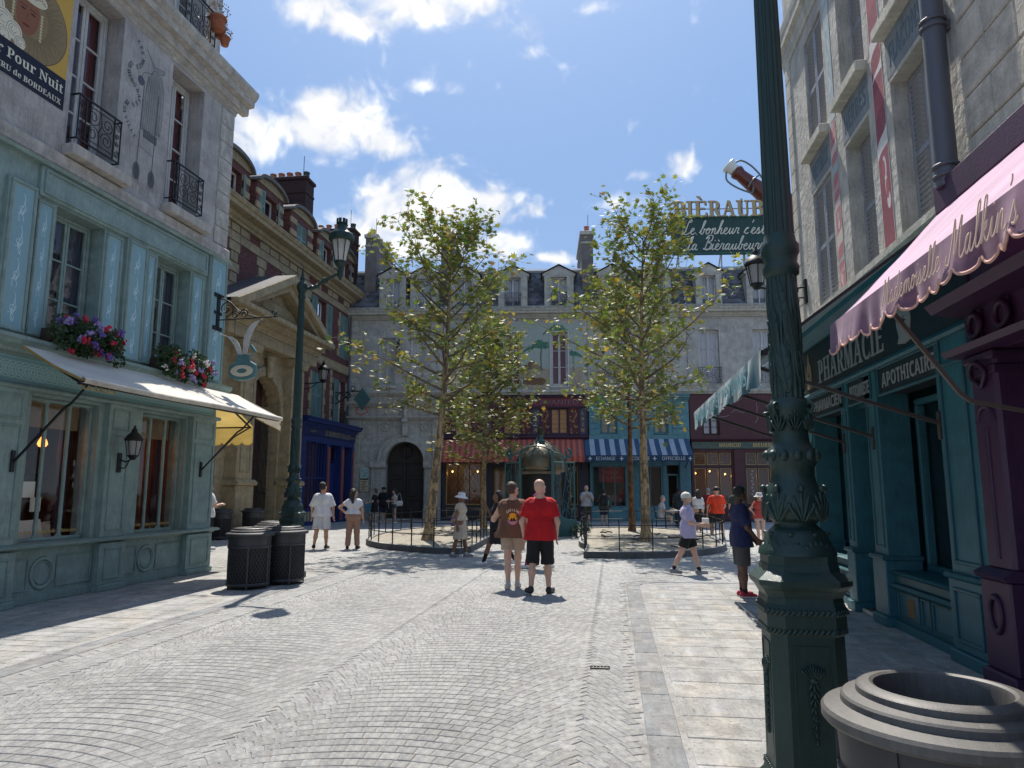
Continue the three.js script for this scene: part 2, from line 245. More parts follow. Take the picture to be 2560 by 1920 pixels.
// ================================================================ ground, road, pavements, kerbs
const mortarM = M(lin(.38, .375, .365), { map: TX.slab2, bumpMap: TX.rough3, bumpScale: .004, roughness: .97 });
const cobbleM = M(lin(.50, .50, .492), { map: TX.slab2, bumpMap: TX.rough3, bumpScale: .006, roughness: .92 });
const slabMs = [[.385, .382, .37], [.41, .402, .388], [.36, .358, .352], [.395, .385, .365], [.37, .362, .35]].map((c) => M(lin(...c), { map: TX.slab2, bumpMap: TX.rough3, bumpScale: .005, roughness: .9 }));
const kerbMs = [[.285, .295, .305], [.315, .32, .325], [.26, .27, .28]].map((c) => M(lin(...c), { map: TX.slab2, bumpMap: TX.rough3, bumpScale: .004, roughness: .9 }));
{
  const g = mesh('ground', box(-160, -.3, -220, 160, -.05, 90), M(lin(.25, .245, .235), { map: TX.slab2, bumpMap: TX.rough3, bumpScale: .004, roughness: .95 }), scene, { kind: 'structure', label: 'pale concrete ground running on under the whole street' });
  const road = thing('road', 'pale grey cobbled street laid in arched courses', null, [0, 0, 0], 0, null, 'structure');
  mesh('joint_bed', box(-16, -.05, -37.5, 12, -.006, 6), mortarM, road);
  const cob = []; // [x, z, angle, width, depth]
  const R = 1.7, half = 1.14, cr = mk(5);
  const inRoad = (x, z) => { if (z > -13.1) return x > -5.30 && x < .17; if (z > -13.7 && x > .2) return x < .9 ? Math.hypot(x - .91, z + 12.6) > .78 : z < -13.32; if (z > -14.3) return x > -5.35; if (x > 9 || x < -13.6) return false; return z > -35.6; };
  for (let s = -5; s <= 4; s++) {
    const xc = -1.41 + s * 2.28; let k = 0;
    for (let z0 = 1.5; z0 > -37; z0 -= .118, k++) {
      const am = Math.asin(half / R); let a = -am + (cr() * .05);
      while (a < am - .03) {
        let w = (.088 + cr() * .05) * (z0 < -16 ? 1.6 : 1); let da = w / R; if (a + da > am - .035) da = am - a;
        const mid = a + da / 2, x = xc + Math.sin(mid) * R, z = z0 + R - Math.cos(mid) * R;
        if (inRoad(x - .05, z) && inRoad(x + .05, z) && z < 1 && z > -35.8) cob.push([x, z, mid, da * R - .005, .106 + (cr() - .5) * .008]);
        a += da;
      }
    }
  }
  // block with chamfered top, unit width and depth
  const blk = (c) => { const F = [], q = (s, y) => [[-s, y, -s], [s, y, -s], [s, y, s], [-s, y, s]]; const b = q(.5, -.03), m = q(.5, -.004), t = q(.5 - c, 0); F.push([...t].reverse()); for (let i = 0; i < 4; i++) { const j = (i + 1) % 4; F.push([m[j], m[i], t[i], t[j]], [b[j], b[i], m[i], m[j]]); } return poly(F); };
  const bg = metreUV(prep(blk(.03)));
  const dist = (c) => { const dx = c[0], dz = c[1]; const inView = dz < -3.6 && Math.abs(dx - dz * .14) < -dz * .74; return inView ? -dz : 1e3 - dz; };
  cob.sort((a, b) => dist(a) - dist(b));
  const tints = [.86, .93, 1, 1.06, 1.12].map((k) => { const m = cobbleM.clone(); m.color.multiplyScalar(k); return m; });
  const place = (c) => new THREE.Matrix4().compose(V(c[0], (cr() - .5) * .002, c[1]), new THREE.Quaternion().setFromEuler(new THREE.Euler((cr() - .5) * .008, -c[2], (cr() - .5) * .008)), V(c[3], 1, c[4]));
  cob.slice(0, 300).forEach((c) => { const m = new THREE.Mesh(bg, tints[Math.floor(cr() * 5)]); m.name = 'cobble'; m.applyMatrix4(place(c)); m.castShadow = m.receiveShadow = true; road.add(m); });
  const rest = cob.slice(300), im = new THREE.InstancedMesh(bg, cobbleM, rest.length); im.name = 'cobbles'; im.userData.kind = 'stuff'; im.castShadow = im.receiveShadow = true;
  rest.forEach((c, i) => { im.setMatrixAt(i, place(c)); const k = .86 + cr() * .26 + N2(c[0] * .5, c[1] * .5) * .07; im.setColorAt(i, new THREE.Color(k, k, k * (.98 + cr() * .03))); });
  road.add(im);
  // drain grate beside the kerb
  const dr = thing('drain_grate', 'small rectangular drain grate set in the cobbles near the kerb', 'drain', [-.15, 0, -6.88], .02);
  mesh('rim', frame(-.09, -.045, .09, .045, .012, 0, .012).map((q) => xf(q, [0, 0, 0], [-PI / 2, 0, 0])), ironM, dr);
  for (let i = 0; i < 5; i++) mesh('grate_bar', box(-.066 + i * .031, .001, -.033, -.056 + i * .031, .009, .033), M(lin(.2, .19, .16), { roughness: .8 }), dr);
}
// pavement slabs
function paving(name, label, x0, x1, z0, z1, rowD, wMin, wMax, gap, sd, keep = () => true, limit = 300) {
  const g = thing(name, label, null, [0, 0, 0], 0, null, 'structure'), r = mk(sd); let n = 0;
  mesh('bed', box(x0, -.05, z1, x1, -.012, z0), mortarM, g);
  const extra = [];
  for (let z = z0; z > z1 + .05; z -= rowD) {
    let x = x0 - r() * wMax;
    while (x < x1 - .02) {
      const w = wMin + r() * (wMax - wMin), a = Math.max(x, x0), b = Math.min(x + w, x1), zb = Math.max(z - rowD, z1);
      if (b - a > .04 && keep((a + b) / 2, (z + zb) / 2)) { const hg = (r() - .5) * .003, q = box(a + gap, -.04, zb + gap, b - gap, hg, z - gap, .006); if (n++ < limit) mesh('slab', q, slabMs[Math.floor(r() * 5)], g); else extra.push(q); }
      x += w;
    }
  }
  if (extra.length) mesh('slabs', extra, slabMs[0], g, { kind: 'stuff' });
  return g;
}
paving('pavement', 'warm grey stone slab pavement beside the dark shopfronts', .455, 4.6, 1, -12.98, .47, .5, 1.15, .005, 31, (x, z) => !(z < -12.4 && x < .9) || Math.hypot(x - .95, z + 12.5) < .55);
paving('pavement', 'pale stone slab pavement along the teal shop', -9.6, -5.62, -7.98, -13.75, .62, .7, 1.4, .005, 32);
paving('pavement', 'small block pavement in front of the teal shop by the street', -9.8, -5.70, 1, -7.94, .235, .36, .44, .004, 33, (x, z) => z > -7.9, 300);
{
  const r = mk(77), kerb = (n, label) => thing('kerb', label, null, [0, 0, 0], 0, null, 'structure');
  const kR = kerb('kerb', 'flush grey granite kerb along the slab pavement'), kL = kerb('kerb', 'flush grey granite kerb along the teal shop pavement');
  mesh('bed', box(.155, -.05, -12.7, .458, -.011, 1), M(lin(.2, .18, .14), { map: TX.slab2, roughness: .97 }), kR); mesh('bed', box(-5.73, -.05, -14.2, -5.3, -.011, 1), mortarM, kL);
  for (let z = 1; z > -12.55;) { const L = .7 + r() * .35; mesh('kerb_stone', box(.19, -.04, Math.max(-12.6, z - L) + .004, .415, .002, z - .004, .006), pick(kerbMs), kR); z -= L; }
  for (let a = 0; a < 4; a++) { const f = (t, q) => [.95 - Math.cos(t) * q, -12.6 - Math.sin(t) * q], t0 = a * PI / 8 + .01, t1 = (a + 1) * PI / 8 - .01, P = [f(t0, .76), f((t0 + t1) / 2, .76), f(t1, .76), f(t1, .535), f((t0 + t1) / 2, .535), f(t0, .535)]; mesh('kerb_stone', xf(extr(P.map(([x, z]) => [x, -z]), .04), [0, -.038, 0], [-PI / 2, 0, 0]), pick(kerbMs), kR); }
  for (let x = .96; x < 8;) { const L = .7 + r() * .3; mesh('kerb_stone', box(x + .004, -.04, -13.36, x + L - .004, .002, -13.135, .006), pick(kerbMs), kR); x += L; }
  for (let z = 1; z > -13.6;) { const L = .8 + r() * .4; mesh('kerb_stone', box(-5.56, -.04, Math.max(-13.7, z - L) + .004, -5.33, .002, z - .004, .006), pick(kerbMs), kL); mesh('kerb_stone', box(-5.70, -.04, Math.max(-13.7, z - L) + .004, -5.585, .002, z - .004, .006), slabMs[1], kL); z -= L; }
  for (let x = -5.36; x > -9.5;) { const L = .8 + r() * .4; mesh('kerb_stone', box(x - L + .004, -.04, -13.99, x - .004, .002, -13.77, .006), pick(kerbMs), kL); x -= L; }
}
// ================================================================ shared building pieces
function glassPane(parent, x0, y0, x1, y1, z) { return mesh('pane', box(x0, y0, z - .002, x1, y1, z + .002), glassM, parent); }
// window with two leaves: frame, leaves with cross bars, panes; local coordinates of the facade
function casement(parent, x0, y0, x1, y1, z, { mat = whitePaint, rows = 3, w = .05, leaves = 2, back = curtainBlue, backZ = .3, curtain = null, deep = .05 } = {}) {
  const g = part('window', parent);
  mesh('frame', frame(x0, y0, x1, y1, w, z - deep, z + deep * .6, .008), mat, g);
  const lw = (x1 - x0 - 2 * w) / leaves;
  for (let i = 0; i < leaves; i++) {
    const a = x0 + w + i * lw + .004, b = a + lw - .008, c = y0 + w + .004, d = y1 - w - .004, q = [frame(a, c, b, d, w * .85, z - deep * .7, z + deep * .35, .006)], ia = a + w * .85, ib = b - w * .85, ic = c + w * .85, id = d - w * .85;
    for (let k = 1; k < rows; k++) { const y = ic + (id - ic) * k / rows; q.push(box(ia, y - w * .22, z - deep * .35, ib, y + w * .22, z + deep * .2)); }
    mesh('leaf_frame', q, mat, g);
    for (let k = 0; k < rows; k++) glassPane(g, ia, ic + (id - ic) * k / rows + .004, ib, ic + (id - ic) * (k + 1) / rows - .004, z - deep * .15);
  }
  if (back) mesh('backing', box(x0 - .25, y0 - .25, z - backZ - 1.2, x1 + .25, y1 + .25, z - backZ - 1.16), back === curtainBlue || back === curtainRed ? darkIn : back, g);
  if (curtain) { const q = [], n = Math.round((x1 - x0) / .07); for (let i = 0; i < n; i++) { const xa = x0 + w + (x1 - x0 - 2 * w) * (i + .5) / n; q.push(bar([xa, y0 + .05, z - backZ * .6 + (i % 2) * .012], [xa, y1 - .03, z - backZ * .6 + (i % 2) * .012], (x1 - x0) / n * .62, (x1 - x0) / n * .62, 6)); } mesh('curtain', q, curtain, g); }
  return g;
}
function railing(parent, x0, x1, y0, y1, z, depth = .0) { // wrought-iron window guard with scrolls
  const q = [box(x0, y1 - .025, z - .014, x1, y1, z + .014), box(x0, y0, z - .012, x1, y0 + .02, z + .012), box(x0, y0 + .09, z - .006, x1, y0 + .1, z + .006), box(x0, y1 - .1, z - .006, x1, y1 - .09, z + .006)], W = x1 - x0, Hh = y1 - y0;
  for (const x of [x0 + .01, x1 - .01, x0 + W * .17, x1 - W * .17]) q.push(box(x - .009, y0, z - .009, x + .009, y1, z + .009));
  const spiral = (cx, cy, r, s, d, turns = 1.6) => { const p = []; for (let t = 0; t <= 22; t++) { const a = s + d * t / 22 * turns * 2 * PI, k = r * (1 - t / 22 * .78); p.push([cx + Math.cos(a) * k, cy + Math.sin(a) * k, z]); } return tube(p, .008, 4, 30); };
  const xc = (x0 + x1) / 2, yc = (y0 + y1) / 2, r = Math.min(W * .145, Hh * .2);
  for (const sx of [-1, 1]) for (const sy of [-1, 1]) { q.push(spiral(xc + sx * r * 1.15, yc + sy * r * .98, r, sx > 0 ? PI : 0, sx * sy)); q.push(spiral(xc + sx * W * .415, yc + sy * Hh * .3, W * .06, sy > 0 ? -PI / 2 : PI / 2, sx * sy)); q.push(spiral(xc + sx * W * .415, yc + sy * Hh * .09, W * .05, sy > 0 ? -PI / 2 : PI / 2, -sx * sy)); }
  q.push(tube([[xc, y0 + .1, z], [xc - r * .25, yc - r * .6, z], [xc, yc, z], [xc + r * .25, yc + r * .6, z], [xc, y1 - .1, z]], .008, 4, 16));
  if (depth) for (const x of [x0, x1]) q.push(box(x - .01, y1 - .025, z - depth, x + .01, y1, z), box(x - .01, y0, z - depth, x + .01, y0 + .02, z));
  return mesh('railing', q, ironM, parent);
}
function louvre(parent, x0, y0, x1, y1, z, mat, { n = 26, single = false, ry = 0, pivot = null, t = .035 } = {}) { // shutter leaf with slats
  const g = part('shutter', parent), px = pivot ?? 0, ax = x0 - px, bx = x1 - px, w = .055; g.position.set(px, 0, z); g.rotation.y = ry;
  const fr = [frame(ax, y0, bx, y1, w, -t / 2, t / 2, .005), box(ax + w, (y0 + y1) / 2 - .035, -t / 2, bx - w, (y0 + y1) / 2 + .035, t / 2)], L = bx - ax - 2 * w - .002;
  const sl = (y) => xf(box(-L / 2, -.024, -.004, L / 2, .024, .004), [(ax + bx) / 2, y, 0], [.75, 0, 0]), ys = [];
  for (let i = 0; i < n; i++) { const y = y0 + w + .03 + (y1 - y0 - 2 * w - .06) * i / (n - 1); if (Math.abs(y - (y0 + y1) / 2) > .055) ys.push(y); }
  if (single) mesh('louvre_panel', [fr, ys.map(sl), box(ax + w, y0 + w, -.012, bx - w, y1 - w, -.009)], mat, g);
  else { mesh('shutter_frame', fr, mat, g); const sg = metreUV(prep(xf(box(-L / 2, -.024, -.004, L / 2, .024, .004), [0, 0, 0], [.75, 0, 0]))); for (const y of ys) { const m = new THREE.Mesh(sg, mat); m.name = 'slat'; m.position.set((ax + bx) / 2, y, 0); m.castShadow = m.receiveShadow = true; g.add(m); } }
  return g;
}
const awnGeo = (x0, x1, zW, yW, zF, yF, nx = 24, nz = 8, sag = .04, uvw = 1) => { // canvas sheet from the wall line to the front bar
  const g = new THREE.PlaneGeometry(1, 1, nx, nz), p = g.attributes.position;
  for (let i = 0; i < p.count; i++) { const s = p.getX(i) + .5, t = .5 - p.getY(i), x = lerp(x0, x1, s); p.setXYZ(i, x, lerp(yW, yF, t) - Math.sin(t * PI) * sag + N2(x * 1.7 + 3, t * 2) * .012 * Math.sin(t * PI), lerp(zW, zF, t)); }
  g.computeVertexNormals(); return g;
};
function valance(x0, x1, y, h, z, n, { drop = .05, tilt = .02, wob = .02, dir = 'x' } = {}) { // scalloped strip hanging from y
  const nx = Math.max(8, n * 8), g = new THREE.PlaneGeometry(1, 1, nx, 4), p = g.attributes.position;
  for (let i = 0; i < p.count; i++) { const s = p.getX(i) + .5, t = .5 - p.getY(i), x = lerp(x0, x1, s), sc = Math.abs(Math.sin(s * n * PI)); const hh = h - drop + drop * Math.sqrt(sc); const zz = z + t * tilt + N2(x * 2.3, 1) * wob * t; if (dir === 'x') p.setXYZ(i, x, y - t * hh, zz); else p.setXYZ(i, zz, y - t * hh, x); }
  g.computeVertexNormals(); return g;
}
function trimLine(x0, x1, y, h, z, n, { drop = .05, tilt = .02, wob = .02, r = .008, dir = 'x' } = {}) { const P = []; for (let i = 0; i <= n * 8; i++) { const s = i / (n * 8), x = lerp(x0, x1, s), sc = Math.abs(Math.sin(s * n * PI)), zz = z + tilt + N2(x * 2.3, 1) * wob; const yy = y - (h - drop + drop * Math.sqrt(sc)); P.push(dir === 'x' ? [x, yy, zz] : [zz, yy, x]); } return tube(P, r, 4, n * 12); }
const fabric = (c, tr = .35, o = {}) => MP(c, { map: TX.cloth1, bumpMap: TX.weave, bumpScale: .0006, roughness: .95, transmission: tr, thickness: 0, side: THREE.DoubleSide, ...o });
function scrollTex(w, h, bg, line, gold, sd) { // painted panel: thin gold border and white pen flourishes
  return canvasTex(w, h, (c) => {
    c.fillStyle = bg; c.fillRect(0, 0, w, h); const r = mk(sd);
    for (let i = 0; i < 260; i++) { c.globalAlpha = .05; c.fillStyle = r() < .5 ? '#fff' : '#123a44'; c.fillRect(r() * w, r() * h, 1 + r() * 3, 6 + r() * 40); } c.globalAlpha = 1;
    c.strokeStyle = gold; c.lineWidth = w * .018; c.strokeRect(w * .08, w * .08, w * .84, h - w * .16);
    c.strokeStyle = line; c.lineCap = 'round'; const X = w / 2; let y = h * .06;
    c.lineWidth = w * .02; c.beginPath(); c.moveTo(X, h * .04);
    for (let k = 0; k < 4; k++) { const y1 = h * (.06 + k * .23), y2 = y1 + h * .2, A = w * .2; c.moveTo(X, y1); c.bezierCurveTo(X + A * 1.6, y1 + h * .06, X - A * 1.6, y1 + h * .14, X + (k % 2 ? A * .5 : -A * .5), y2); c.moveTo(X + A * .3, y1 + h * .05); for (let t = 0; t < 40; t++) { const a = t / 40 * PI * 5, q = A * (1 - t / 50); c.lineTo(X + Math.cos(a) * q * .75, y1 + h * .1 + Math.sin(a) * q * .9 + t * h * .0012); } c.moveTo(X - A, y1 + h * .15); c.bezierCurveTo(X - A * .2, y1 + h * .13, X + A * .9, y1 + h * .17, X + A * .2, y1 + h * .195); }
    c.moveTo(X, h * .95); c.bezierCurveTo(X + w * .1, h * .97, X - w * .15, h * .93, X, h * .9); c.stroke();
  });
}
function wallLantern(name, label, p, ry, s = 1, arm = .28, glow = false) { // black bracket lantern with a crown and tapered panes
  const g = thing(name, label, 'lantern', p, ry);
  const q = [tube([[0, 0, 0], [0, -.04, arm * .5], [0, .02 * s, arm]], .016 * s, 6), tube([[0, -.16 * s, 0], [0, -.17 * s, arm * .45], [0, -.03 * s, arm * .75]], .012 * s, 6), box(-.05 * s, -.26 * s, -.02, .05 * s, .12 * s, .015, .008)];
  mesh('bracket', q, ironM, g);
  const b = part('lamp_head', g); b.position.set(0, 0, arm);
  mesh('cage', [lathe([[0, -.02], [.05, -.01], [.07, .03], [.105, .06], [.105, .075], [.09, .08]], 8), [0, 1, 2, 3, 4, 5].map((i) => { const a = i * PI / 3; return bar([Math.cos(a) * .1, .07, Math.sin(a) * .1], [Math.cos(a) * .15, .36, Math.sin(a) * .15], .008, .008, 5); }), lathe([[.165, .36], [.175, .375], [.175, .4], [.15, .43], [.13, .47], [.07, .52], [.05, .55], [.06, .57], [.03, .6], [.012, .66], [0, .67]], 12)].flat().map((q2) => xf(q2, [0, 0, 0], [0, 0, 0], s)), ironM, b);
  mesh('lamp_glass', xf(lathe([[.088, .08], [.138, .355]], 6), [0, 0, 0], [0, 0, 0], s), MP(lin(.5, .49, .47), { roughness: .5, transmission: .5, thickness: 0 }), b);
  return g;
}
const leafClump = (r, n, cx, cy, cz, rx, ry, rz, s0, s1) => { const F = []; for (let i = 0; i < n; i++) { const a = r() * 2 * PI, b = Math.acos(2 * r() - 1), q = Math.cbrt(.25 + .75 * r()); const x = cx + Math.sin(b) * Math.cos(a) * q * rx, y = cy + Math.cos(b) * q * ry, z = cz + Math.sin(b) * Math.sin(a) * q * rz, s = s0 + r() * (s1 - s0), e = new THREE.Euler(r() * 6, r() * 6, r() * 6); const P = [[0, -s, 0], [s * .55, -s * .1, s * .15], [0, s, 0], [-s * .55, -s * .1, s * .15]].map((v) => { const w = V(...v).applyEuler(e); return [x + w.x, y + w.y, z + w.z]; }); F.push(P); } return poly(F); };
// ================================================================ teal stationery shop with grey storeys above
const tealM = paintM(lin(.265, .37, .34)), tealD = paintM(lin(.235, .335, .305)), tealPale = '#8fb4bb';
const greyP = plaster(lin(.56, .535, .515)), greyTrim = stoneM(lin(.57, .545, .52));
{
  const b = thing('shop_building', 'teal panelled shop with grey plastered storeys, iron window guards and a heavy cornice', 'building', [-8.19, 0, -13.8], THREE.MathUtils.degToRad(88));
  const XL = -11.5, GH = [[-7.0, .86, -5.6, 2.98], [-4.62, .86, -3.28, 2.98], [-2.24, .86, -.98, 2.98]], FH = [[-6.75, 3.82, -5.75, 5.92], [-4.5, 3.82, -3.5, 5.92], [-2.15, 3.82, -1.16, 5.92]], SH = [[-7.4, 6.96, -6.4, 9.84], [-4.45, 6.96, -3.43, 9.84], [-2.1, 6.96, -1.09, 9.8]];
  mesh('shop_wall', [wall(XL, 0, -.02, 3.62, -.35, 0, GH), wall(XL, 3.62, -.02, 6.49, -.35, 0, FH), box(-.25, 0, -9, -.02, 6.49, -.35)], tealM, b);
  mesh('upper_wall', [wall(XL, 6.49, -.03, 9.97, -.45, -.02, SH), box(-.3, 6.49, -9, -.03, 9.97, -.45)], greyP, b);
  mesh('core', [box(XL, 3.2, -9, -.25, 3.4, -.35), box(XL, 6.2, -9, -.25, 6.4, -.35), box(XL, 10.4, -9, -.1, 10.58, -.05), box(XL, 0, -9, XL + .2, 11, -.35), box(XL, 0, -9, -.1, 11, -8.8)], darkIn, b);
  // plinth, pilasters, sills
  for (const [a, c] of [[-5.38, -4.77], [-3.16, -2.6], [-.9, -.13], [-7.7, -7.1]]) {
    const g = part('pilaster', b);
    mesh('shaft', box(a, .85, -.01, c, 3.03, .1, .008), tealM, g); mesh('pedestal', [box(a - .03, 0, -.01, c + .03, .1, .17, .01), box(a - .02, .1, -.01, c + .02, .76, .13, .008)], tealM, g);
    meshes('panel_moulding', [frame(a + .08, .95, c - .08, 2.52, .03, .095, .118), frame(a + .08, 2.6, c - .08, 2.95, .03, .095, .118), frame(a + .09, .18, c - .09, .68, .03, .125, .148)], tealD, g);
  }
  mesh('skirting', box(XL, 0, -.01, -.9, .12, .05, .01), tealD, b);
  mesh('sill_moulding', mould([[-.02, .76], [.06, .76], [.07, .785], [.19, .8], [.2, .83], [.16, .85], [-.02, .86]], XL, .05), tealD, b);
  for (const [x, l, r] of [[-4.15, -4.72, -3.2], [-1.9, -2.56, -.95], [-6.4, -7.05, -5.45]]) { const g = part('stall_riser', b); meshes('ring', [xf(new THREE.TorusGeometry(.2, .03, 8, 40), [x, .41, .01], [0, 0, 0], [1, 1.05, .7]), xf(new THREE.TorusGeometry(.155, .012, 6, 36), [x, .41, .01])], tealM, g); meshes('panel_moulding', [frame(l, .18, x - .25, .65, .03, -.005, .02), frame(x + .25, .18, r, .65, .03, -.005, .02)], tealD, g); }
  // shop windows with three lights each and gilt lettering low on the glass
  const shopGlass = glassM.clone(); shopGlass.specularIntensity = .4; const giltM = M(lin(.5, .36, .12), { metalness: .4, roughness: .45 });
  GH.forEach(([x0, y0, x1, y1], wi) => {
    const g = part('shop_window', b), z = -.18, W = x1 - x0;
    mesh('frame', frame(x0 - .002, y0, x1 + .002, y1, .05, z - .04, z + .06, .01), tealM, g);
    const mx = [x0 + .05, x0 + .05 + (W - .1) * .32, x0 + .05 + (W - .1) * .68, x1 - .05];
    for (const x of mx.slice(1, 3)) mesh('mullion', bar([x, y0 + .04, z + .02], [x, y1 - .04, z + .02], .03, .03, 10), tealM, g);
    for (let k = 0; k < 3; k++) {
      const a = mx[k] + (k ? .02 : 0), c = mx[k + 1] - (k < 2 ? .02 : 0); glassPane(g, a, y0 + .04, c, y1 - .04, z).material = shopGlass;
      const R = .075, cor = []; for (const [X, Y, sx, sy] of [[a, y1 - .05, 1, -1], [c, y1 - .05, -1, -1], [a, y0 + .05, 1, 1], [c, y0 + .05, -1, 1]]) { const P = [[X, Y]]; for (let t = 0; t <= 6; t++) { const an = t / 6 * PI / 2; P.push([X + sx * (R - R * Math.sin(an)), Y + sy * (R - R * Math.cos(an))]); } cor.push(xf(extr(P, .03), [0, 0, z])); }
      meshes('corner_fillet', cor, tealM, g);
      mesh('gilt_lettering', text('Maison Scribe', .052, (a + c) / 2, y0 + .11, z + .006, { font: 'serif_bold', d: .002, sl: .3, w: (c - a) * .86 }), giltM, g);
    }
    mesh('valance_blind', box(x0 + .05, y1 - .42, z - .18, x1 - .05, y1 - .02, z - .16), M(lin(.22, .15, .075), { bumpMap: TX.weave, bumpScale: .004, roughness: .95 }), g);
    const dr = []; for (let i = 0; i < 3; i++) dr.push(bar([x1 - .05 - i * .075, y0, z - .3 + (i % 2) * .03], [x1 - .05 - i * .075, y1, z - .3 + (i % 2) * .03], .05, .05, 7)); mesh('drape', dr, M(lin(.035, .014, .02), { roughness: .95 }), g);
  });
  // shop interior: floor, back wall, shelves, lamps
  const room = part('interior', b); mesh('room_shell', [box(XL, .0, -4.2, -.3, .04, -.36), box(XL, 0, -4.3, -.3, 3.2, -4.2), box(XL, 3.1, -4.2, -.3, 3.15, -.36), box(-.32, 0, -4.2, -.26, 3.2, -.36)], M(lin(.16, .11, .08), { roughness: .9 }), room);
  mesh('window_shelf', [box(-7, .5, -1.2, -.35, .8, -.4)], woodDark, room);
  mesh('shelving', [0, 1, 2, 3].map((k) => box(-11, .9 + k * .5, -4.15, -.4, .94 + k * .5, -3.75)), woodDark, room);
  // grey storey: string course, sills, windows, guards, quoins
  mesh('string_course', mould([[-.03, 6.49], [.03, 6.49], [.06, 6.53], [.06, 6.72], [.03, 6.75], [-.03, 6.76]], XL, .03), greyTrim, b);
  SH.forEach(([x0, y0, x1, y1], i) => { mesh('sill', [box(x0 - .06, 6.77, -.03, x1 + .22, 6.95, .2, .015)], greyTrim, b); casement(b, x0 + .03, y0, x1 - .03, y1 - .02, -.36, { rows: 4, w: .07, curtain: curtainRed, backZ: .25 }); const r = railing(b, x0 + .02, x1 - .06, 7.06, 7.82, .14, .16); });
  for (let k = 0; k < 8; k++) { const y0 = 6.78 + k * .384, w = k % 2 ? .43 : .45; mesh('quoin', box(-.03 - w, y0 + .006, -.04, .0, y0 + .378, .01, .008), greyTrim, b); }
  mesh('cornice', [cornice(XL, .06, 9.87, .16, .08, -.02), mould([[-.04, 10.03], [.1, 10.03], [.12, 10.06], [.12, 10.2], [.25, 10.22], [.26, 10.34], [.3, 10.38], [.355, 10.47], [.355, 10.55], [-.04, 10.6]], XL, .355)], greyTrim, b);
  // attic storey set back behind the cornice
  mesh('attic_wall', [wall(XL, 10.56, -.4, 14.2, -.6, -.2, [[-1.95, 10.9, -1.05, 13.0], [-4.4, 10.9, -3.4, 13.0]]), box(-.75, 10.56, -9, -.4, 14.2, -.6), box(XL, 14.2, -9, -.3, 14.4, -.3)], greyP, b);
  casement(b, -1.95, 10.9, -1.05, 13.0, -.5, { rows: 3, backZ: .2 });
  louvre(b, -1.03, 10.75, -.6, 13.0, -.17, whitePaint, { n: 40, single: true });
  louvre(b, -2.4, 10.75, -1.97, 13.0, -.17, whitePaint, { n: 40, single: true });
  railing(b, -2.0, -1.0, 10.62, 11.6, .08, .28);
  // first storey: painted panels, frieze, windows
  const panel = (x0, x1, y0, y1, z, sd) => { const g = part('painted_panel', b); mesh('moulding', frame(x0, y0, x1, y1, .045, z - .02, z + .03, .012), tealM, g); mesh('painted_field', sheet(x0 + .04, y0 + .04, x1 - .04, y1 - .04, z + .004), printM(scrollTex(128, 768, '#7ea4ad', '#d3e2e4', '#b3ab8a', sd), { roughness: .6 }), g, { keepUV: true }); };
  for (const [x0, x1, y0, y1, out, sd] of [[-5.40, -4.92, 3.82, 6.0, .06, 1], [-4.88, -4.52, 3.84, 5.9, .0, 2], [-3.48, -3.06, 3.84, 5.9, .0, 3], [-3.0, -2.5, 3.82, 5.93, .06, 4], [-2.47, -2.17, 3.84, 5.88, .0, 5], [-1.14, -.72, 3.84, 5.9, 0, 6], [-.63, -.02, 3.82, 6.42, .07, 7]]) { if (out) mesh('pilaster', box(x0 - .01, 3.78, -.01, x1 + .01, y1 + .02, out, .008), tealM, b); panel(x0 + .02, x1 - .02, y0, y1, out + .002, sd); }
  mesh('frieze', [box(-4.88, 5.95, -.01, -.68, 6.42, .05, .01), frame(-4.82, 6.0, -.74, 6.38, .035, .045, .075), mould([[-.02, 6.42], [.1, 6.42], [.12, 6.47], [.09, 6.488], [-.02, 6.49]], XL, .08)], tealM, b);
  FH.forEach(([x0, y0, x1, y1]) => casement(b, x0 + .02, y0, x1 - .02, y1, -.27, { mat: tealM, rows: 3, w: .055, backZ: .15, curtain: curtainBlue }));
  mesh('ledge', mould([[-.02, 3.55], [.06, 3.55], [.08, 3.6], [.2, 3.64], [.26, 3.7], [.26, 3.75], [-.02, 3.8]], XL, .12), tealM, b);
  // curled lettering frieze under the ledge
  const fr = canvasTex(2048, 128, (c, w, h) => { c.fillStyle = '#6f989b'; c.fillRect(0, 0, w, h); c.strokeStyle = '#a9c2c0'; c.lineWidth = 3; for (let i = 0; i < 48; i++) { const x = 30 + i * 42; for (const q of [40, 26, 12]) { c.beginPath(); c.arc(x + (40 - q) * .3, h / 2, q, 0, 2 * PI); c.stroke(); } } c.lineWidth = 2; c.strokeRect(6, 6, w - 12, h - 12); });
  mesh('painted_frieze', sheet(-5.4, 3.12, -.15, 3.5, .006), printM(fr, { roughness: .6 }), b, { keepUV: true });
  mesh('lower_cornice', mould([[-.02, 3.03], [.1, 3.03], [.12, 3.07], [.1, 3.1], [-.02, 3.1]], XL, .0), tealD, b);
  // painted wall picture: robed figure between two brooms, with curved lettering
  const mural = canvasTex(640, 1408, (c, w, h) => {
    c.clearRect(0, 0, w, h); c.strokeStyle = 'rgba(74,79,87,.75)'; c.fillStyle = 'rgba(128,136,130,.2)'; c.lineWidth = 4; c.lineJoin = 'round';
    const X = (x) => x * w, Y = (y) => y * h;
    c.beginPath(); c.moveTo(X(.42), Y(.02)); c.lineTo(X(.62), Y(.10)); c.lineTo(X(.84), Y(.075)); c.quadraticCurveTo(X(.86), Y(.11), X(.74), Y(.125)); c.lineTo(X(.60), Y(.115)); c.lineTo(X(.5), Y(.06)); c.closePath(); c.fill(); c.stroke();
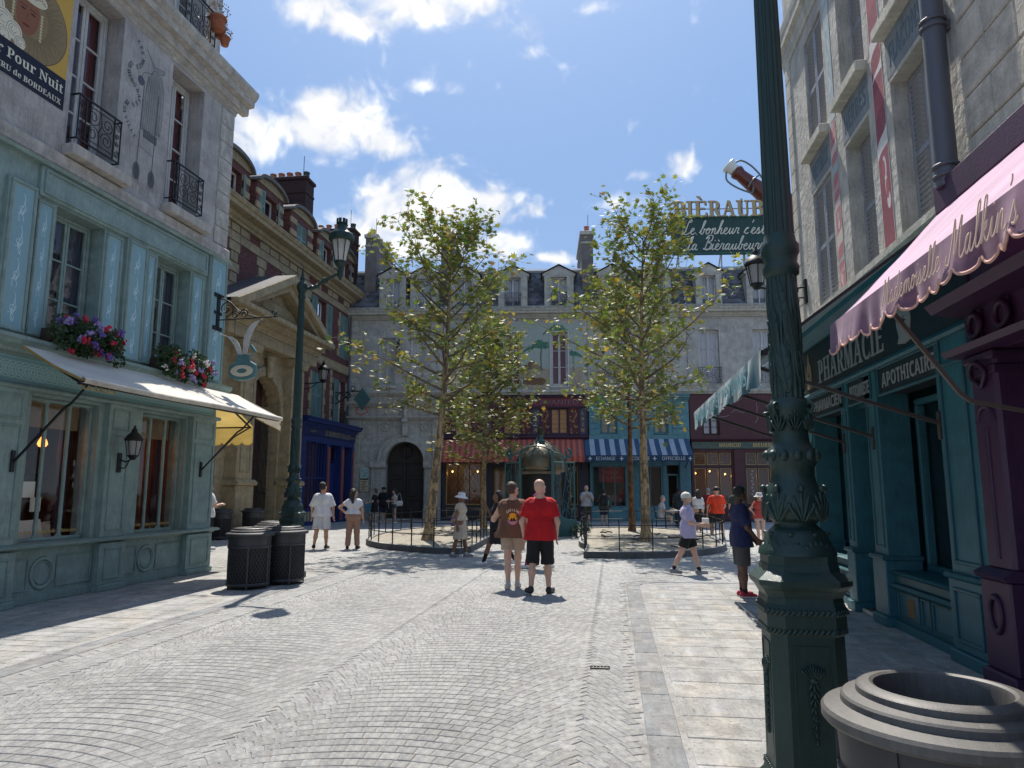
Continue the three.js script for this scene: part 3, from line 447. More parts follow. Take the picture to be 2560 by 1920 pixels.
    c.beginPath(); c.moveTo(X(.62), Y(.125)); c.lineTo(X(.78), Y(.14)); c.bezierCurveTo(X(.9), Y(.22), X(.86), Y(.4), X(.84), Y(.56)); c.lineTo(X(.42), Y(.6)); c.bezierCurveTo(X(.45), Y(.42), X(.42), Y(.25), X(.62), Y(.125)); c.fill(); c.stroke();
    for (let i = 0; i < 9; i++) { c.beginPath(); c.moveTo(X(.5 + i * .035), Y(.2)); c.bezierCurveTo(X(.46 + i * .045), Y(.35), X(.5 + i * .035), Y(.45), X(.45 + i * .045), Y(.585)); c.stroke(); }
    c.beginPath(); c.moveTo(X(.6), Y(.16)); c.lineTo(X(.4), Y(.2)); c.lineTo(X(.36), Y(.25)); c.lineTo(X(.5), Y(.27)); c.stroke(); c.beginPath(); c.arc(X(.36), Y(.27), w * .07, 0, 7); c.fillStyle = '#565b66'; c.fill();
    c.fillStyle = 'rgba(86,91,98,.6)'; c.fillRect(X(.48), Y(.585), w * .3, h * .06);
    for (const x of [.40, .72]) { c.lineWidth = 9; c.beginPath(); c.moveTo(X(x + .03), Y(.28)); c.lineTo(X(x), Y(.84)); c.stroke(); c.beginPath(); c.ellipse(X(x), Y(.9), w * .075, h * .06, 0, 0, 7); c.fill(); c.lineWidth = 3; for (let i = -4; i <= 4; i++) { c.beginPath(); c.moveTo(X(x), Y(.84)); c.lineTo(X(x + i * .022), Y(.985)); c.stroke(); } }
    c.lineWidth = 5; c.beginPath(); c.moveTo(X(.4), Y(.72)); c.lineTo(X(.72), Y(.735)); c.stroke();
    c.fillStyle = '#454a52'; c.font = 'bold 54px serif'; c.textAlign = 'center';
    const arc = (s, P) => { const n = s.length; for (let i = 0; i < n; i++) { const t = i / (n - 1), q = (u) => { const a = (1 - u) ** 2, d = 2 * u * (1 - u), e = u * u; return [a * P[0][0] + d * P[1][0] + e * P[2][0], a * P[0][1] + d * P[1][1] + e * P[2][1]]; }; const [x, y] = q(t), [x2, y2] = q(Math.min(1, t + .02)), [x0, y0] = q(Math.max(0, t - .02)); c.save(); c.translate(X(x), Y(y)); c.rotate(Math.atan2((y2 - y0) * h, (x2 - x0) * w)); c.fillText(s[i], 0, 0); c.restore(); } };
    arc('LES MAUX', [[.24, .03], [.44, .12], [.24, .19]]); arc('LES PLUS', [[.12, .2], [.0, .27], [.16, .33]]); arc('GRAVES', [[.22, .345], [.42, .4], [.22, .465]]); arc('DE LA VILLE', [[.1, .48], [-.06, .58], [.3, .69]]);
  });
  mesh('painted_figure', sheet(-3.38, 6.98, -2.14, 9.68, -.015), printM(mural, { transparent: true, roughness: .95 }), b, { keepUV: true });
  // wine advertisement painted on the wall at the near end
  const ad = canvasTex(1024, 1400, (c, w, h) => {
    c.fillStyle = '#c9a24f'; c.fillRect(0, 0, w, h); c.save(); c.translate(w * .5, h * .44); c.fillStyle = '#8d7a5a'; c.beginPath(); c.arc(0, 0, w * .47, 0, 7); c.fill();
    c.strokeStyle = '#2f2a24'; for (let i = 0; i < 110; i++) { const a = i / 110 * 2 * PI, r0 = w * .22, r1 = w * (.3 + .16 * ((i * 7) % 5) / 5); c.lineWidth = 3; c.beginPath(); c.moveTo(Math.cos(a) * r0, Math.sin(a) * r0); c.lineTo(Math.cos(a) * r1, Math.sin(a) * r1); c.stroke(); } c.lineWidth = 9; c.setLineDash([10, 8]); c.beginPath(); c.arc(0, 0, w * .465, 0, 7); c.stroke(); c.setLineDash([]);
    c.fillStyle = '#8a5c46'; c.beginPath(); c.ellipse(-w * .04, 0, w * .14, h * .17, .08, 0, 7); c.fill(); c.fillStyle = '#d8ccae'; c.beginPath(); c.ellipse(-w * .02, -h * .17, w * .2, h * .07, 0, 0, 7); c.fill(); c.strokeStyle = '#3a342c'; c.lineWidth = 4; for (let i = 0; i < 14; i++) { c.beginPath(); c.arc(-w * .18 + i * w * .025, -h * .17 + Math.sin(i) * 20, 14, 0, 7); c.stroke(); }
    c.fillStyle = '#3a2018'; for (const s of [-1, 1]) { c.beginPath(); c.ellipse(-w * .04 + s * w * .06, -h * .02, w * .032, 9, 0, 0, 7); c.fill(); c.fillRect(-w * .04 + s * w * .06 - w * .045, -h * .05, w * .09, 7); } c.fillStyle = '#6c2a22'; c.beginPath(); c.ellipse(-w * .05, h * .095, w * .045, 12, 0, 0, 7); c.fill(); c.strokeStyle = '#5c3c30'; c.lineWidth = 5; c.beginPath(); c.moveTo(-w * .04, -h * .01); c.lineTo(-w * .055, h * .05); c.lineTo(-w * .03, h * .06); c.stroke();
    c.fillStyle = '#cdbf95'; for (const s of [-1, 1]) for (let i = 0; i < 9; i++) { c.beginPath(); c.arc(-w * .04 + s * w * .17, -h * .06 + i * h * .025, 15, 0, 7); c.fill(); }
    c.fillStyle = '#dcd5bd'; c.strokeStyle = '#3b372f'; c.lineWidth = 4; for (const [x, y, r] of [[-.42, .08, .12], [-.3, .17, .12], [-.18, .2, .1], [-.45, .22, .13], [-.3, .28, .1], [-.1, .26, .07]]) { c.beginPath(); c.arc(w * x, h * y, w * r, 0, 7); c.fill(); for (let q = 0; q < 3; q++) { c.beginPath(); c.arc(w * x, h * y, w * r * (.3 + q * .25), q, q + 4.4); c.stroke(); } }
    c.restore(); c.fillStyle = '#23283a'; c.fillRect(0, h * .74, w, h * .26); c.fillStyle = '#dcd6c2'; c.textAlign = 'right'; c.font = 'bold 150px serif'; c.fillText('Amour Pour Nuit', w - 24, h * .865, w * 1.25); c.font = 'bold 84px serif'; c.fillText('CRU de BORDEAUX', w - 40, h * .965, w * 1.1);
    c.globalAlpha = .10; const r = mk(3); for (let i = 0; i < 500; i++) { c.fillStyle = r() < .5 ? '#e8e2d4' : '#4a443c'; c.fillRect(r() * w, r() * h, 2 + r() * 6, 5 + r() * 50); }
  });
  mesh('painted_advertisement', sheet(-6.0, 7.45, -4.56, 9.42, -.014), printM(ad, { roughness: .95 }), b, { keepUV: true });
  // pendant lamps and goods in the windows
  const lampGlow = M(lin(1, .45, .12), { emissive: lin(1, .36, .07), emissiveIntensity: 1.5, roughness: .5 });
  for (const [x, y, z] of [[-4.15, 2.45, -.75], [-3.72, 2.38, -.6], [-1.95, 2.42, -.8], [-1.55, 2.42, -.7], [-1.1, 2.5, -1.2]]) {
    const l = thing('pendant_lamp', `glowing orange pendant lamp hanging inside the teal shop${({ '-4.15': ', deeper of two in the wide window', '-3.72': ', beside the drape of the wide window', '-1.95': ', first of three in the far window', '-1.55': ', middle of three in the far window', '-1.1': ', last of three in the far window' })[x]}`, 'lamp', [0, 0, 0], 0, 'lamps inside the teal shop'); b.updateMatrixWorld(true); l.position.copy(b.localToWorld(V(x, y, z)));
    mesh('lamp_globe', lathe([[0, -.1], [.05, -.09], [.075, -.05], [.06, .0], [.035, .05], [.02, .08]], 14), lampGlow, l); mesh('cord', bar([0, .07, 0], [0, 3.12 - y, 0], .005, .005, 5), ironM, l);
    const pl = new THREE.PointLight(0xff8a30, .07); pl.position.set(0, -.14, 0); pl.castShadow = true; l.add(pl);
  }
  const toW = (x, y, z) => { const v = b.localToWorld(V(x, y, z)); return [v.x, v.y, v.z]; }, RY = b.rotation.y;
  const paper = M(lin(.7, .66, .58), { roughness: .9 }), paper2 = M(lin(.4, .35, .27), { roughness: .9 });
  const books = [[-4.4, .82, -.42, .17, .24, 'cream'], [-4.02, .82, -.45, .26, .34, 'open white'], [-3.66, .82, -.5, .2, .3, 'pale']];
  books.forEach(([x, y, z, w, h, k]) => { const o = thing('open_book', `${k} open book standing in the wide window of the teal shop`, 'book', toW(x, y, z), RY); mesh('page', [xf(box(-w, 0, -.012, 0, h, .012), [0, 0, 0], [-.25, .25, 0]), xf(box(0, 0, -.012, w, h, .012), [0, 0, 0], [-.25, -.25, 0])], k === 'pale' ? paper2 : paper, o); mesh('stand', [bar([-.02, 0, -.14], [-.02, h * .8, -.06], .01), bar([.02, 0, -.14], [.02, h * .8, -.06], .01)], woodDark, o); });
  [[-4.42, 1.3, -.45, .16, .28], [-4.0, 1.5, -.5, .22, .24], [-4.25, 1.85, -.45, .18, .22], [-3.8, 1.28, -.55, .2, .22]].forEach(([x, y, z, w, h], i) => { const o = thing('writing_card', ['small cream writing card hung low', 'large writing card hung in the middle', 'writing card hung highest, under the lamps', 'writing card hung above the open books'][i] + ' in the wide shop window', 'card', toW(x, y, z), RY); mesh('card', box(-w / 2, 0, -.004, w / 2, h, .004), i % 2 ? paper : paper2, o); mesh('string', bar([0, h, 0], [0, 3.1 - y, 0], .002, .002, 4), ironM, o); });
  const globe = thing('round_mirror_frame', 'pale wooden hand mirror lying in the far shop window', 'mirror', toW(-1.75, .83, -.6), RY); mesh('mirror_face', xf(new THREE.SphereGeometry(.1, 16, 10), [0, .1, 0], [0, 0, 0], [1.4, .6, .4]), paper, globe); mesh('handle', bar([.1, .08, 0], [.26, .02, .02], .014), woodDark, globe);
  // awnings
  const cream = fabric(lin(.72, .67, .58), .3), goldF = fabric(lin(.5, .33, .08), .3), yellowF = fabric(lin(.6, .43, .13), .5);
  const aw = thing('awning', 'cream canvas awning with gold trim folded out over the teal shop windows', 'awning', [b.position.x, 0, b.position.z], RY);
  mesh('canopy', awnGeo(-5.12, .38, .24, 3.62, 1.25, 3.12, 40, 8, .03), cream, aw, { keepUV: true });
  mesh('side_valance', [valance(.26, 1.25, 3.6, .3, .39, 5, { dir: 'z' })].map((g) => { const p = g.attributes.position; for (let i = 0; i < p.count; i++) { const t = (p.getZ(i) - .26) / .99; p.setY(i, p.getY(i) - t * .48); } return g; }), cream, aw, { keepUV: true });
  mesh('front_roll', [tube([[-5.12, 3.1, 1.26], [-3.4, 3.08, 1.28], [-1.6, 3.1, 1.27], [.38, 3.09, 1.26]], .045, 8, 30)], cream, aw);
  mesh('front_bar', [box(-5.12, 3.04, 1.17, .38, 3.09, 1.23, .008)], ironM, aw);
  mesh('trim', [trimLine(-5.15, -4.5, 3.05, .07, 1.25, 5, { r: .012 }), trimLine(.34, .4, 3.05, .1, 1.24, 1, { r: .012 }), tube([[.395, 3.3, .27], [.4, 3.05, .8], [.4, 2.83, 1.25]], .012, 5), tube([[-5.12, 3.6, .26], [-5.13, 3.3, .8], [-5.13, 3.1, 1.25]], .02, 5)], goldF, aw);
  for (const x of [-4.95, -.6]) { const s = part('strut', aw); mesh('wall_plate', box(x - .03, 1.86, .1, x + .03, 2.16, .13, .005), ironM, s); mesh('arm', [beam([x, 2.0, .13], [x, 2.74, .86], .026), beam([x, 2.74, .86], [x, 2.8, .96], .026), beam([x, 2.8, .96], [x, 3.05, 1.2], .026)], ironM, s); }
  mesh('inner_frame', [beam([-5.0, 3.05, 1.18], [-5.0, 3.55, .28], .03), beam([.3, 3.05, 1.18], [.3, 3.55, .28], .03)], ironM, aw);
  const sa = thing('awning', 'yellow lined awning with a scalloped valance on the side wall of the teal shop', 'awning', [b.position.x, 0, b.position.z], RY);
  { const g = awnGeo(-3.4, .12, .02, 3.62, 1.25, 3.02, 20, 6, .02); xf(g, [0, 0, 0], [0, PI / 2, 0], 1); const p = g.attributes.position; for (let i = 0; i < p.count; i++) p.setZ(i, p.getZ(i)); g.computeVertexNormals(); mesh('canopy', xf(g, [0, 0, -3.28]), yellowF, sa, { keepUV: true }); }
  mesh('valance', valance(-3.4, .12, 3.02, .42, 1.25, 14, { dir: 'z', drop: .06 }), yellowF, sa, { keepUV: true });
  mesh('trim', trimLine(-3.4, .12, 3.02, .42, 1.25, 14, { dir: 'z', drop: .06, r: .009 }), goldF, sa);
  mesh('frame_bars', [beam([1.2, 3.0, -3.4], [1.2, 3.0, .1], .03), beam([0, 3.5, .08], [1.2, 3.0, .08], .03), beam([.02, 2.2, -.1], [.7, 2.75, 0], .025), beam([.7, 2.75, 0], [1.2, 3.0, .08], .025)], ironM, sa);
  // flower boxes
  const petal = { purple: M(lin(.15, .09, .32), { roughness: .7 }), red: M(lin(.5, .02, .05), { roughness: .7 }), white: M(lin(.7, .66, .6), { roughness: .7 }), lilac: M(lin(.28, .23, .45), { roughness: .7 }) };
  const leafM = MP(lin(.035, .075, .018), { roughness: .8, transmission: .25, thickness: 0 });
  [[-4.02, .66, 41, ['purple', 'lilac', 'purple', 'red'], 'violet and red flowers below the nearer teal window'], [-1.62, .66, 43, ['red', 'white', 'red', 'lilac'], 'red and white flowers below the teal window beside the hanging sign']].forEach(([x, w, sd, cols, lb]) => {
    const f = thing('flower_box', `window box of ${lb}`, 'flower box', toW(x, 3.78, .1), RY, 'flower boxes on the ledge'), r = mk(sd);
    mesh('trough', box(-w + .05, .0, -.06, w - .05, .2, .12, .01), woodDark, f);
    const cl = []; for (let i = 0; i < 34; i++) cl.push(leafClump(r, 60, lerp(-w, w, r()), .24 + (r() - .5) * .42 - .1, .16 + r() * .18, .14, .13, .13, .022, .045)); mesh('foliage', cl, leafM, f);
    for (let i = 0; i < 30; i++) { const px = lerp(-w, w, r()), py = -.15 + r() * .62, pz = .26 + r() * .2 - Math.max(0, py - .2) * .4, q = []; for (let k = 0; k < 9; k++) { const s = .022 + r() * .014; q.push(xf(new THREE.IcosahedronGeometry(s, 0), [px + (r() - .5) * .1, py + (r() - .5) * .09, pz + (r() - .5) * .06], [r() * 3, r() * 3, 0], [1, 1, .6])); } mesh('blossom', q, petal[cols[Math.floor(r() * 4)]], f); }
  });
  // flower pots on the attic balcony
  [[-1.12, 11.15, .2, .16], [-.9, 10.95, .24, .1], [-.82, 11.2, .06, .1]].forEach(([x, y, z, s], i) => { const f = thing('flower_pot', ['large terracotta pot hung on the attic railing above the cornice', 'small terracotta pot at the end of the attic railing', 'terracotta pot with dry blooms behind the attic railing'][i], 'flower pot', toW(x, y, z), RY), r = mk(i + 60); mesh('pot', lathe([[0, 0], [s * .75, 0], [s, s * 1.5], [s * 1.12, s * 1.5], [s * 1.12, s * 1.85], [s * .95, s * 1.85], [s * .9, s * 1.6], [0, s * 1.6]], 18), M(lin(.42, .14, .07), { roughness: .8, map: TX.stone5 }), f); mesh('plant', leafClump(r, 160, 0, s * 2.6, 0, s * 1.6, s * 1.4, s * 1.6, .012, .03), M(lin(.2, .14, .08), { roughness: .9 }), f); });
  // hanging ink-pot sign with two quills
  const sg = thing('hanging_sign', 'teal ink bottle sign with two white quills hanging from an iron bracket', 'sign', toW(-.3, 0, .07), RY);
  const sp = (cx, cy, r, a0, d, t = 1.4) => { const P = []; for (let i = 0; i <= 20; i++) { const a = a0 + d * i / 20 * t * 2 * PI, k = r * (1 - i / 20 * .75); P.push([0, cy + Math.sin(a) * k, cx + Math.cos(a) * k]); } return tube(P, .012, 5, 30); };
  mesh('bracket', [box(-.05, 4.9, -.01, .05, 5.68, .03), box(-.16, 5.6, -.01, .16, 5.68, .03), box(-.13, 5.24, -.01, .13, 5.3, .03), box(-.16, 4.9, -.01, .16, 4.98, .03), bar([0, 5.12, 0], [0, 5.14, 1.36], .014), sp(.2, 5.36, .18, -PI / 2, 1), sp(.62, 5.24, .1, PI, -1), sp(.42, 5.22, .09, 0, 1), sp(1.28, 5.22, .06, -PI / 2, 1), tube([[0, 5.6, .03], [0, 5.52, .25], [0, 5.3, .5], [0, 5.15, .9]], .012)], ironM, sg);
  const chain = (z, y0, y1) => { const q = []; const n = Math.round((y1 - y0) / .045); for (let i = 0; i < n; i++) q.push(xf(new THREE.TorusGeometry(.02, .005, 4, 8), [0, y0 + .045 * (i + .5), z], [0, i % 2 ? PI / 2 : 0, 0], [.7, 1, 1])); return q; };
  mesh('chain', [chain(.42, 4.55, 5.12), chain(.98, 4.98, 5.12)], ironM, sg);
  const inkP = []; for (const [x, y] of [[-.3, .0], [-.28, .12], [-.14, .2], [-.12, .3], [-.17, .34], [.17, .34], [.12, .3], [.14, .2], [.28, .12], [.3, 0], [.26, -.12], [.1, -.18], [-.1, -.18], [-.26, -.12]]) inkP.push([x, y]);
  const ZY = (g) => xf(g, [0, 0, 0], [0, PI / 2, 0]);
  mesh('bottle', xf(ZY(extr(inkP.map(([x, y]) => [-x, y]), .06, .012)), [-.03, 4.02, .66]), paintM(lin(.1, .22, .23)), sg);
  const ov = []; for (let i = 0; i < 28; i++) { const a = i / 28 * 2 * PI; ov.push([Math.cos(a) * .25 * (1 + .03 * Math.cos(i * 3.5)), Math.sin(a) * .12]); } const oi = ov.map(([x, y]) => [x * .45, y * .42]);
  mesh('label_ring', [-1, 1].map((s) => xf(ZY(extr(ov, .008, 0, [oi])), [s > 0 ? .043 : -.053, 4.02, .66])), M(lin(.55, .5, .38), { roughness: .7 }), sg);
  mesh('stopper', xf(box(-.03, -.03, -.1, .03, .03, .1, .01), [0, 4.48, .86], [.9, 0, 0]), paintM(lin(.1, .22, .23)), sg);
  const quill = (P, w) => { const c = new THREE.CatmullRomCurve3(P.map((p) => V(0, p[1], p[0]))), L = [], Rr = []; for (let i = 0; i <= 18; i++) { const t = i / 18, q = c.getPoint(t), d = c.getTangent(t), k = w * Math.sin(Math.min(1, t * 1.15 + .06) * PI) ** .6; L.push([q.z - d.y * k, q.y + d.z * k]); Rr.push([q.z + d.y * k * .9, q.y - d.z * k * .9]); } return [xf(ZY(extr([...L, ...Rr.reverse()].map(([z, y]) => [-z, y]), .012)), [-.006, 0, 0]), tube(P.map((p) => [0, p[1], p[0]]), .01, 5, 20)]; };
  const qm = M(lin(.6, .58, .52), { roughness: .8, map: TX.cloth1 });
  mesh('quill', quill([[.68, 4.3], [.72, 4.75], [.85, 5.0], [1.12, 5.2]].map(([z, y]) => [z, y - .02]), .075), qm, sg); mesh('quill', quill([[.6, 4.28], [.5, 4.55], [.35, 4.72], [.08, 4.82]], .06), qm, sg);
  wallLantern('wall_lantern', 'black iron lantern on the pilaster between the two teal shop windows', toW(-2.88, 2.12, .12), RY, .85, .24);
}
// ================================================================ pharmacy on the shaded side: dark teal shopfront, pale plastered storeys
const deepTeal = paintM(lin(.034, .15, .185), .5), deepTealD = paintM(lin(.027, .12, .15), .5), paleP = plaster(lin(.66, .63, .56)), paleStone = stoneM(lin(.67, .64, .57));
const shutterGrey = paintM(lin(.34, .35, .38)), zinc = M(lin(.1, .105, .12), { roughness: .55, metalness: .2, bumpMap: TX.fineS, bumpScale: .001 });
const RX = 3.3, RZ = -6.98, RRY = -PI / 2, toR = (X, y, z) => [RX - z, y, RZ + X];
{
  const b = thing('pharmacy_building', 'pale plastered building with slatted shutters above a dark teal pharmacy front', 'building', [RX, 0, RZ], RRY);
  const win = [[-4.5, -3.55], [-2.87, -1.95], [-1.25, -.29]], H1 = win.map(([a, c]) => [a, 4.42, c, 6.32]), H2 = win.map(([a, c]) => [a, 7.08, c, 8.94]), H3 = win.map(([a, c]) => [a, 10.3, c, 12.2]);
  mesh('upper_wall', [wall(-5.62, 4.36, .34, 14.5, -.4, 0, [...H1, ...H2, ...H3]), box(-5.62, 4.36, -10, -5.3, 14.5, -.4), box(-5.62, 14.5, -10, .34, 14.7, .1)], paleP, b);
  mesh('core', [box(-5.3, 4.1, -10, .34, 4.36, -.4), box(-5.3, 6.7, -10, .34, 6.8, -.42), box(-5.6, 0, -10, -5.3, 4.36, -.9), box(-5.3, 0, -3.2, .34, 4.1, -3.0), box(-5.3, 3.15, -3, .34, 3.25, -.4), box(-5.3, 0, -3.0, .34, .05, -.0)], darkIn, b);
  mesh('string_course', cornice(-5.74, .34, 9.2, .68, .13), paleStone, b);
  mesh('ledge', mould([[-.02, 4.25], [.05, 4.25], [.14, 4.28], [.14, 4.36], [-.02, 4.39]], -5.66, .34), paleStone, b);
  for (let k = 0; k < 14; k++) mesh('quoin', box(-5.66, 4.40 + k * .345, -.3, -5.36 + (k % 2) * .0, 4.735 + k * .345, .025, .01), paleStone, b);
  [H1, H2].forEach((R, ri) => R.forEach(([x0, y0, x1, y1], wi) => {
    const sz = wi ? -.2 : -.05;
    const g = part('window', b); mesh('reveal_backing', box(x0 - .02, y0 - .02, -.46, x1 + .02, y1 + .02, -.41), darkIn, g);
    const m = (x0 + x1) / 2; louvre(b, x0 + .01, y0 + .02, m - .005, y1 - .02, sz, shutterGrey, { n: 27 }); louvre(b, m + .005, y0 + .02, x1 - .01, y1 - .02, sz, shutterGrey, { n: 27 });
    if (ri) mesh('sill', box(x0 - .1, 6.9, -.05, x1 + .06, 7.04, .14, .012), paleStone, b);
  }));
  mesh('end_wall', box(-5.6, 0, -.92, -5.32, 4.24, -.36), deepTeal, b);
  // lettering painted on blue-grey bands below the upper sills
  const names = ['PRETIMUX', 'HERBES', 'FLACONS'], band = M(lin(.30, .335, .36), { map: TX.plaster3, roughness: .95 }), ink = M(lin(.13, .17, .19), { roughness: .95 });
  win.forEach(([a, c], i) => { const g = part('painted_name_band', b); mesh('band', box(a - .05, 6.38, .0, c + .05, 6.88, .004), band, g); mesh('letters', text(names[i], .26, (a + c) / 2, 6.5, .005, { font: 'sans_bold', d: .004, w: (c - a) * .9 }), ink, g); });
  const stripe = (sd, hues) => canvasTex(128, 1024, (c, w, h) => { const r = mk(sd); c.fillStyle = hues[0]; c.fillRect(0, 0, w, h); for (let y = 0; y < h;) { const q = 50 + r() * 110; if (r() < .55) { c.fillStyle = hues[1 + Math.floor(r() * (hues.length - 1))]; c.beginPath(); c.moveTo(0, y + 40); c.bezierCurveTo(w * .4, y, w * .6, y + 30, w, y - 10); c.lineTo(w, y + q * .5); c.bezierCurveTo(w * .6, y + q * .6, w * .3, y + q * .5, 0, y + q * .8); c.fill(); } else for (let k = 0; k < 3; k++) { c.fillStyle = hues[1 + Math.floor(r() * (hues.length - 1))]; c.beginPath(); c.ellipse(w * (.3 + r() * .4), y + r() * q, 10 + r() * 12, 16 + r() * 18, 0, 0, 7); c.fill(); } y += q; } c.globalAlpha = .25; for (let i = 0; i < 700; i++) { c.fillStyle = r() < .6 ? '#cfc7b8' : '#7a4a46'; c.fillRect(r() * w, r() * h, 1 + r() * 4, 1 + r() * 9); } c.globalAlpha = 1; c.strokeStyle = '#c9c8c4'; c.lineWidth = 9; c.strokeRect(0, 0, w, h); });
  mesh('painted_stripe', sheet(-3.46, 4.4, -3.2, 6.95, .005), printM(stripe(8, ['#b9797a', '#c99a95', '#9fb3b2', '#d3c0b4'])), b, { keepUV: true });
  mesh('painted_stripe', sheet(-3.42, 6.97, -3.18, 9.15, .005), printM(stripe(9, ['#a7b6b6', '#bcc6c4', '#8fa5a6', '#c3c8c2'])), b, { keepUV: true });
  mesh('painted_stripe', sheet(-1.76, 4.4, -1.42, 9.15, .005), printM(stripe(4, ['#8f4a55', '#c9c5c6', '#d8d2cc', '#a2545c'])), b, { keepUV: true });
  const p = part('downpipe', b); mesh('pipe', bar([.18, 4.42, .14], [.18, 13, .14], .1, .1, 18), zinc, p); for (const y of [4.52, 4.62, 6.03, 6.1, 8.4, 8.47]) mesh('collar', xf(new THREE.TorusGeometry(.105, .018, 8, 22), [.18, y, .14], [PI / 2, 0, 0]), zinc, p); mesh('clip', box(.14, 6.0, 0, .22, 6.1, .06), zinc, p);
  // shopfront
  const posts = [[-5.62, -5.2], [-3.75, -3.45], [-2.75, -2.34], [-.68, .04]];
  posts.forEach(([a, c], i) => { const g = part('pilaster', b); mesh('shaft', box(a, .82, -.35, c, 3.12, .03, .01), deepTeal, g); mesh('pedestal', [box(a - .02, 0, -.36, c + .02, .12, .11, .012), box(a - .01, .12, -.36, c + .01, .78, .07, .01)], deepTeal, g); mesh('cap', mould([[-.36, .78], [.09, .78], [.11, .8], [.09, .83], [-.36, .83]], a - .03, c + .03), deepTealD, g); if (c - a > .5) meshes('panel_moulding', [frame(a + .1, .92, c - .1, 2.86, .035, .025, .055), frame(a + .1, .2, c - .1, .7, .035, .065, .092)], deepTealD, g); else mesh('panel_moulding', frame(a + .06, .92, c - .06, 2.7, .025, .025, .045), deepTealD, g); });
  // bays: riser with panels and grille, projecting sill, window
  for (const [a, c] of [[-2.34, -.68], [-5.2, -3.75]]) {
    const g = part('window_bay', b); mesh('riser', [box(a, 0, -.35, c, .1, .02), box(a, .1, -.35, c, .48, -.04)], deepTeal, g); mesh('sill', [mould([[-.4, .46], [.02, .46], [.05, .49], [.02, .52], [-.4, .52]], a, c), box(a, .52, -.6, c, .62, -.03, .01), mould([[-.6, .62], [.0, .62], [.04, .645], [.0, .665], [-.6, .665]], a, c)], deepTealD, g);
    const t = (c - a) / 3; meshes('panel_moulding', [frame(a + .05, .13, a + t + .1, .44, .025, -.045, -.02), frame(a + t + .15, .13, a + t + .38, .44, .025, -.045, -.02), frame(a + t + .43, .13, c - .05, .44, .025, -.045, -.02)], deepTealD, g);
    const gr = []; for (let i = 0; i < 7; i++) for (let j = 0; j < 8; j++) gr.push(xf(new THREE.TorusGeometry(.012, .004, 4, 6), [a + .32 + i * .026 + (j % 2) * .013, .19 + j * .026, -.036])); mesh('brass_grille', gr, M(lin(.3, .2, .1), { metalness: .5, roughness: .5 }), g, { kind: 'stuff' });
    mesh('frame', frame(a, .665, c, 2.72, .07, -.5, -.4, .01), deepTeal, g); mesh('mullion', box((a + c) / 2 - .03, .735, -.48, (a + c) / 2 + .03, 2.65, -.42, .008), deepTeal, g); glassPane(g, a + .07, .735, (a + c) / 2 - .03, 2.65, -.45); glassPane(g, (a + c) / 2 + .03, .735, c - .07, 2.65, -.45);
    mesh('display_drape', box(a + .1, .7, -1.5, c - .1, 2.66, -1.46), M(lin(.06, .08, .1), { roughness: .95 }), g);
  }
  { // doorway set back between the posts
    const g = part('door', b); mesh('jamb', [box(-3.45, 0, -.9, -3.38, 2.75, -.35), box(-2.82, 0, -.9, -2.75, 2.75, -.35), box(-3.45, 2.72, -.9, -2.75, 3.1, -.1)], deepTealD, g); mesh('leaf', [frame(-3.37, .05, -2.83, 2.1, .1, -.82, -.76, .01), box(-3.27, .15, -.8, -2.93, .8, -.78)], deepTeal, g); glassPane(g, -3.27, .86, -2.93, 2.0, -.79); mesh('street_reflection', box(-3.22, 1.05, -.83, -2.98, 1.9, -.82), M(lin(.45, .42, .38), { roughness: .9 }), g); mesh('knob', xf(new THREE.SphereGeometry(.03, 10, 8), [-2.88, 1.0, -.73]), brass, g); mesh('threshold', box(-3.45, 0, -.9, -2.75, .05, .02, .008), paleStone, g);  // pale panel behind the door glass is a painted reflection of the bright street
  }
  // sign boxes and fascia
  const dull = M(lin(.26, .27, .27), { roughness: .8 }), ground = paintM(lin(.012, .016, .022), .6);
  [['PHARMACIEN', -5.15, -3.58], ['POTIONNISTE', -3.34, -2.5], ['APOTHICAIRE', -2.2, -.56]].forEach(([s, a, c], i) => { const g = part('name_board', b); mesh('board', box(a, 2.78, -.3, c, 3.08, .03, .008), ground, g); mesh('letters', text(s, .17, (a + c) / 2, 2.845, .031, { font: 'sans_bold', d: .006, w: (c - a) * .88 }), dull, g); mesh('board_moulding', frame(a - .03, 2.75, c + .03, 3.11, .03, .0, .05), deepTealD, g); });
  const f = part('fascia', b); mesh('board', box(-5.6, 3.18, -.3, .1, 3.92, .02, .01), ground, f); meshes('rail', [mould([[-.3, 3.1], [.07, 3.1], [.09, 3.13], [.05, 3.18], [-.3, 3.18]], -5.64, .12), mould([[-.3, 3.92], [.06, 3.92], [.1, 3.97], [.2, 4.05], [.22, 4.12], [-.3, 4.14]], -5.66, .14)], deepTeal, f); mesh('fascia_backing', box(-5.6, 3.1, -.4, .1, 4.25, -.25), deepTealD, f);
  mesh('letters', text('PHARMACIE', .36, -3.35, 3.28, .022, { font: 'serif_bold', d: .012, w: 2.75 }), dull, f);
  const pot = []; for (const [x, y] of [[-.02, .38], [.06, .3], [.05, .22], [.17, .12], [.2, -.05], [.14, -.2], [.2, -.27], [0, -.3], [-.2, -.27], [-.14, -.2], [-.2, -.05], [-.17, .12], [-.08, .2], [-.06, .28]]) pot.push([x, y]); const star = []; for (let i = 0; i < 16; i++) { const a = i / 16 * 2 * PI, r = i % 2 ? .03 : .11; star.push([Math.cos(a) * r, Math.sin(a) * r - .04]); }
  mesh('flask_emblem', xf(extr(pot, .012, 0, [star]), [-1.35, 3.54, .022]), dull, f); mesh('flask_emblem', xf(extr(pot, .012, 0, [star]), [-5.25, 3.52, .022], [0, 0, 0], [.7, .9, 1]), M(lin(.25, .19, .11), { roughness: .8 }), f);
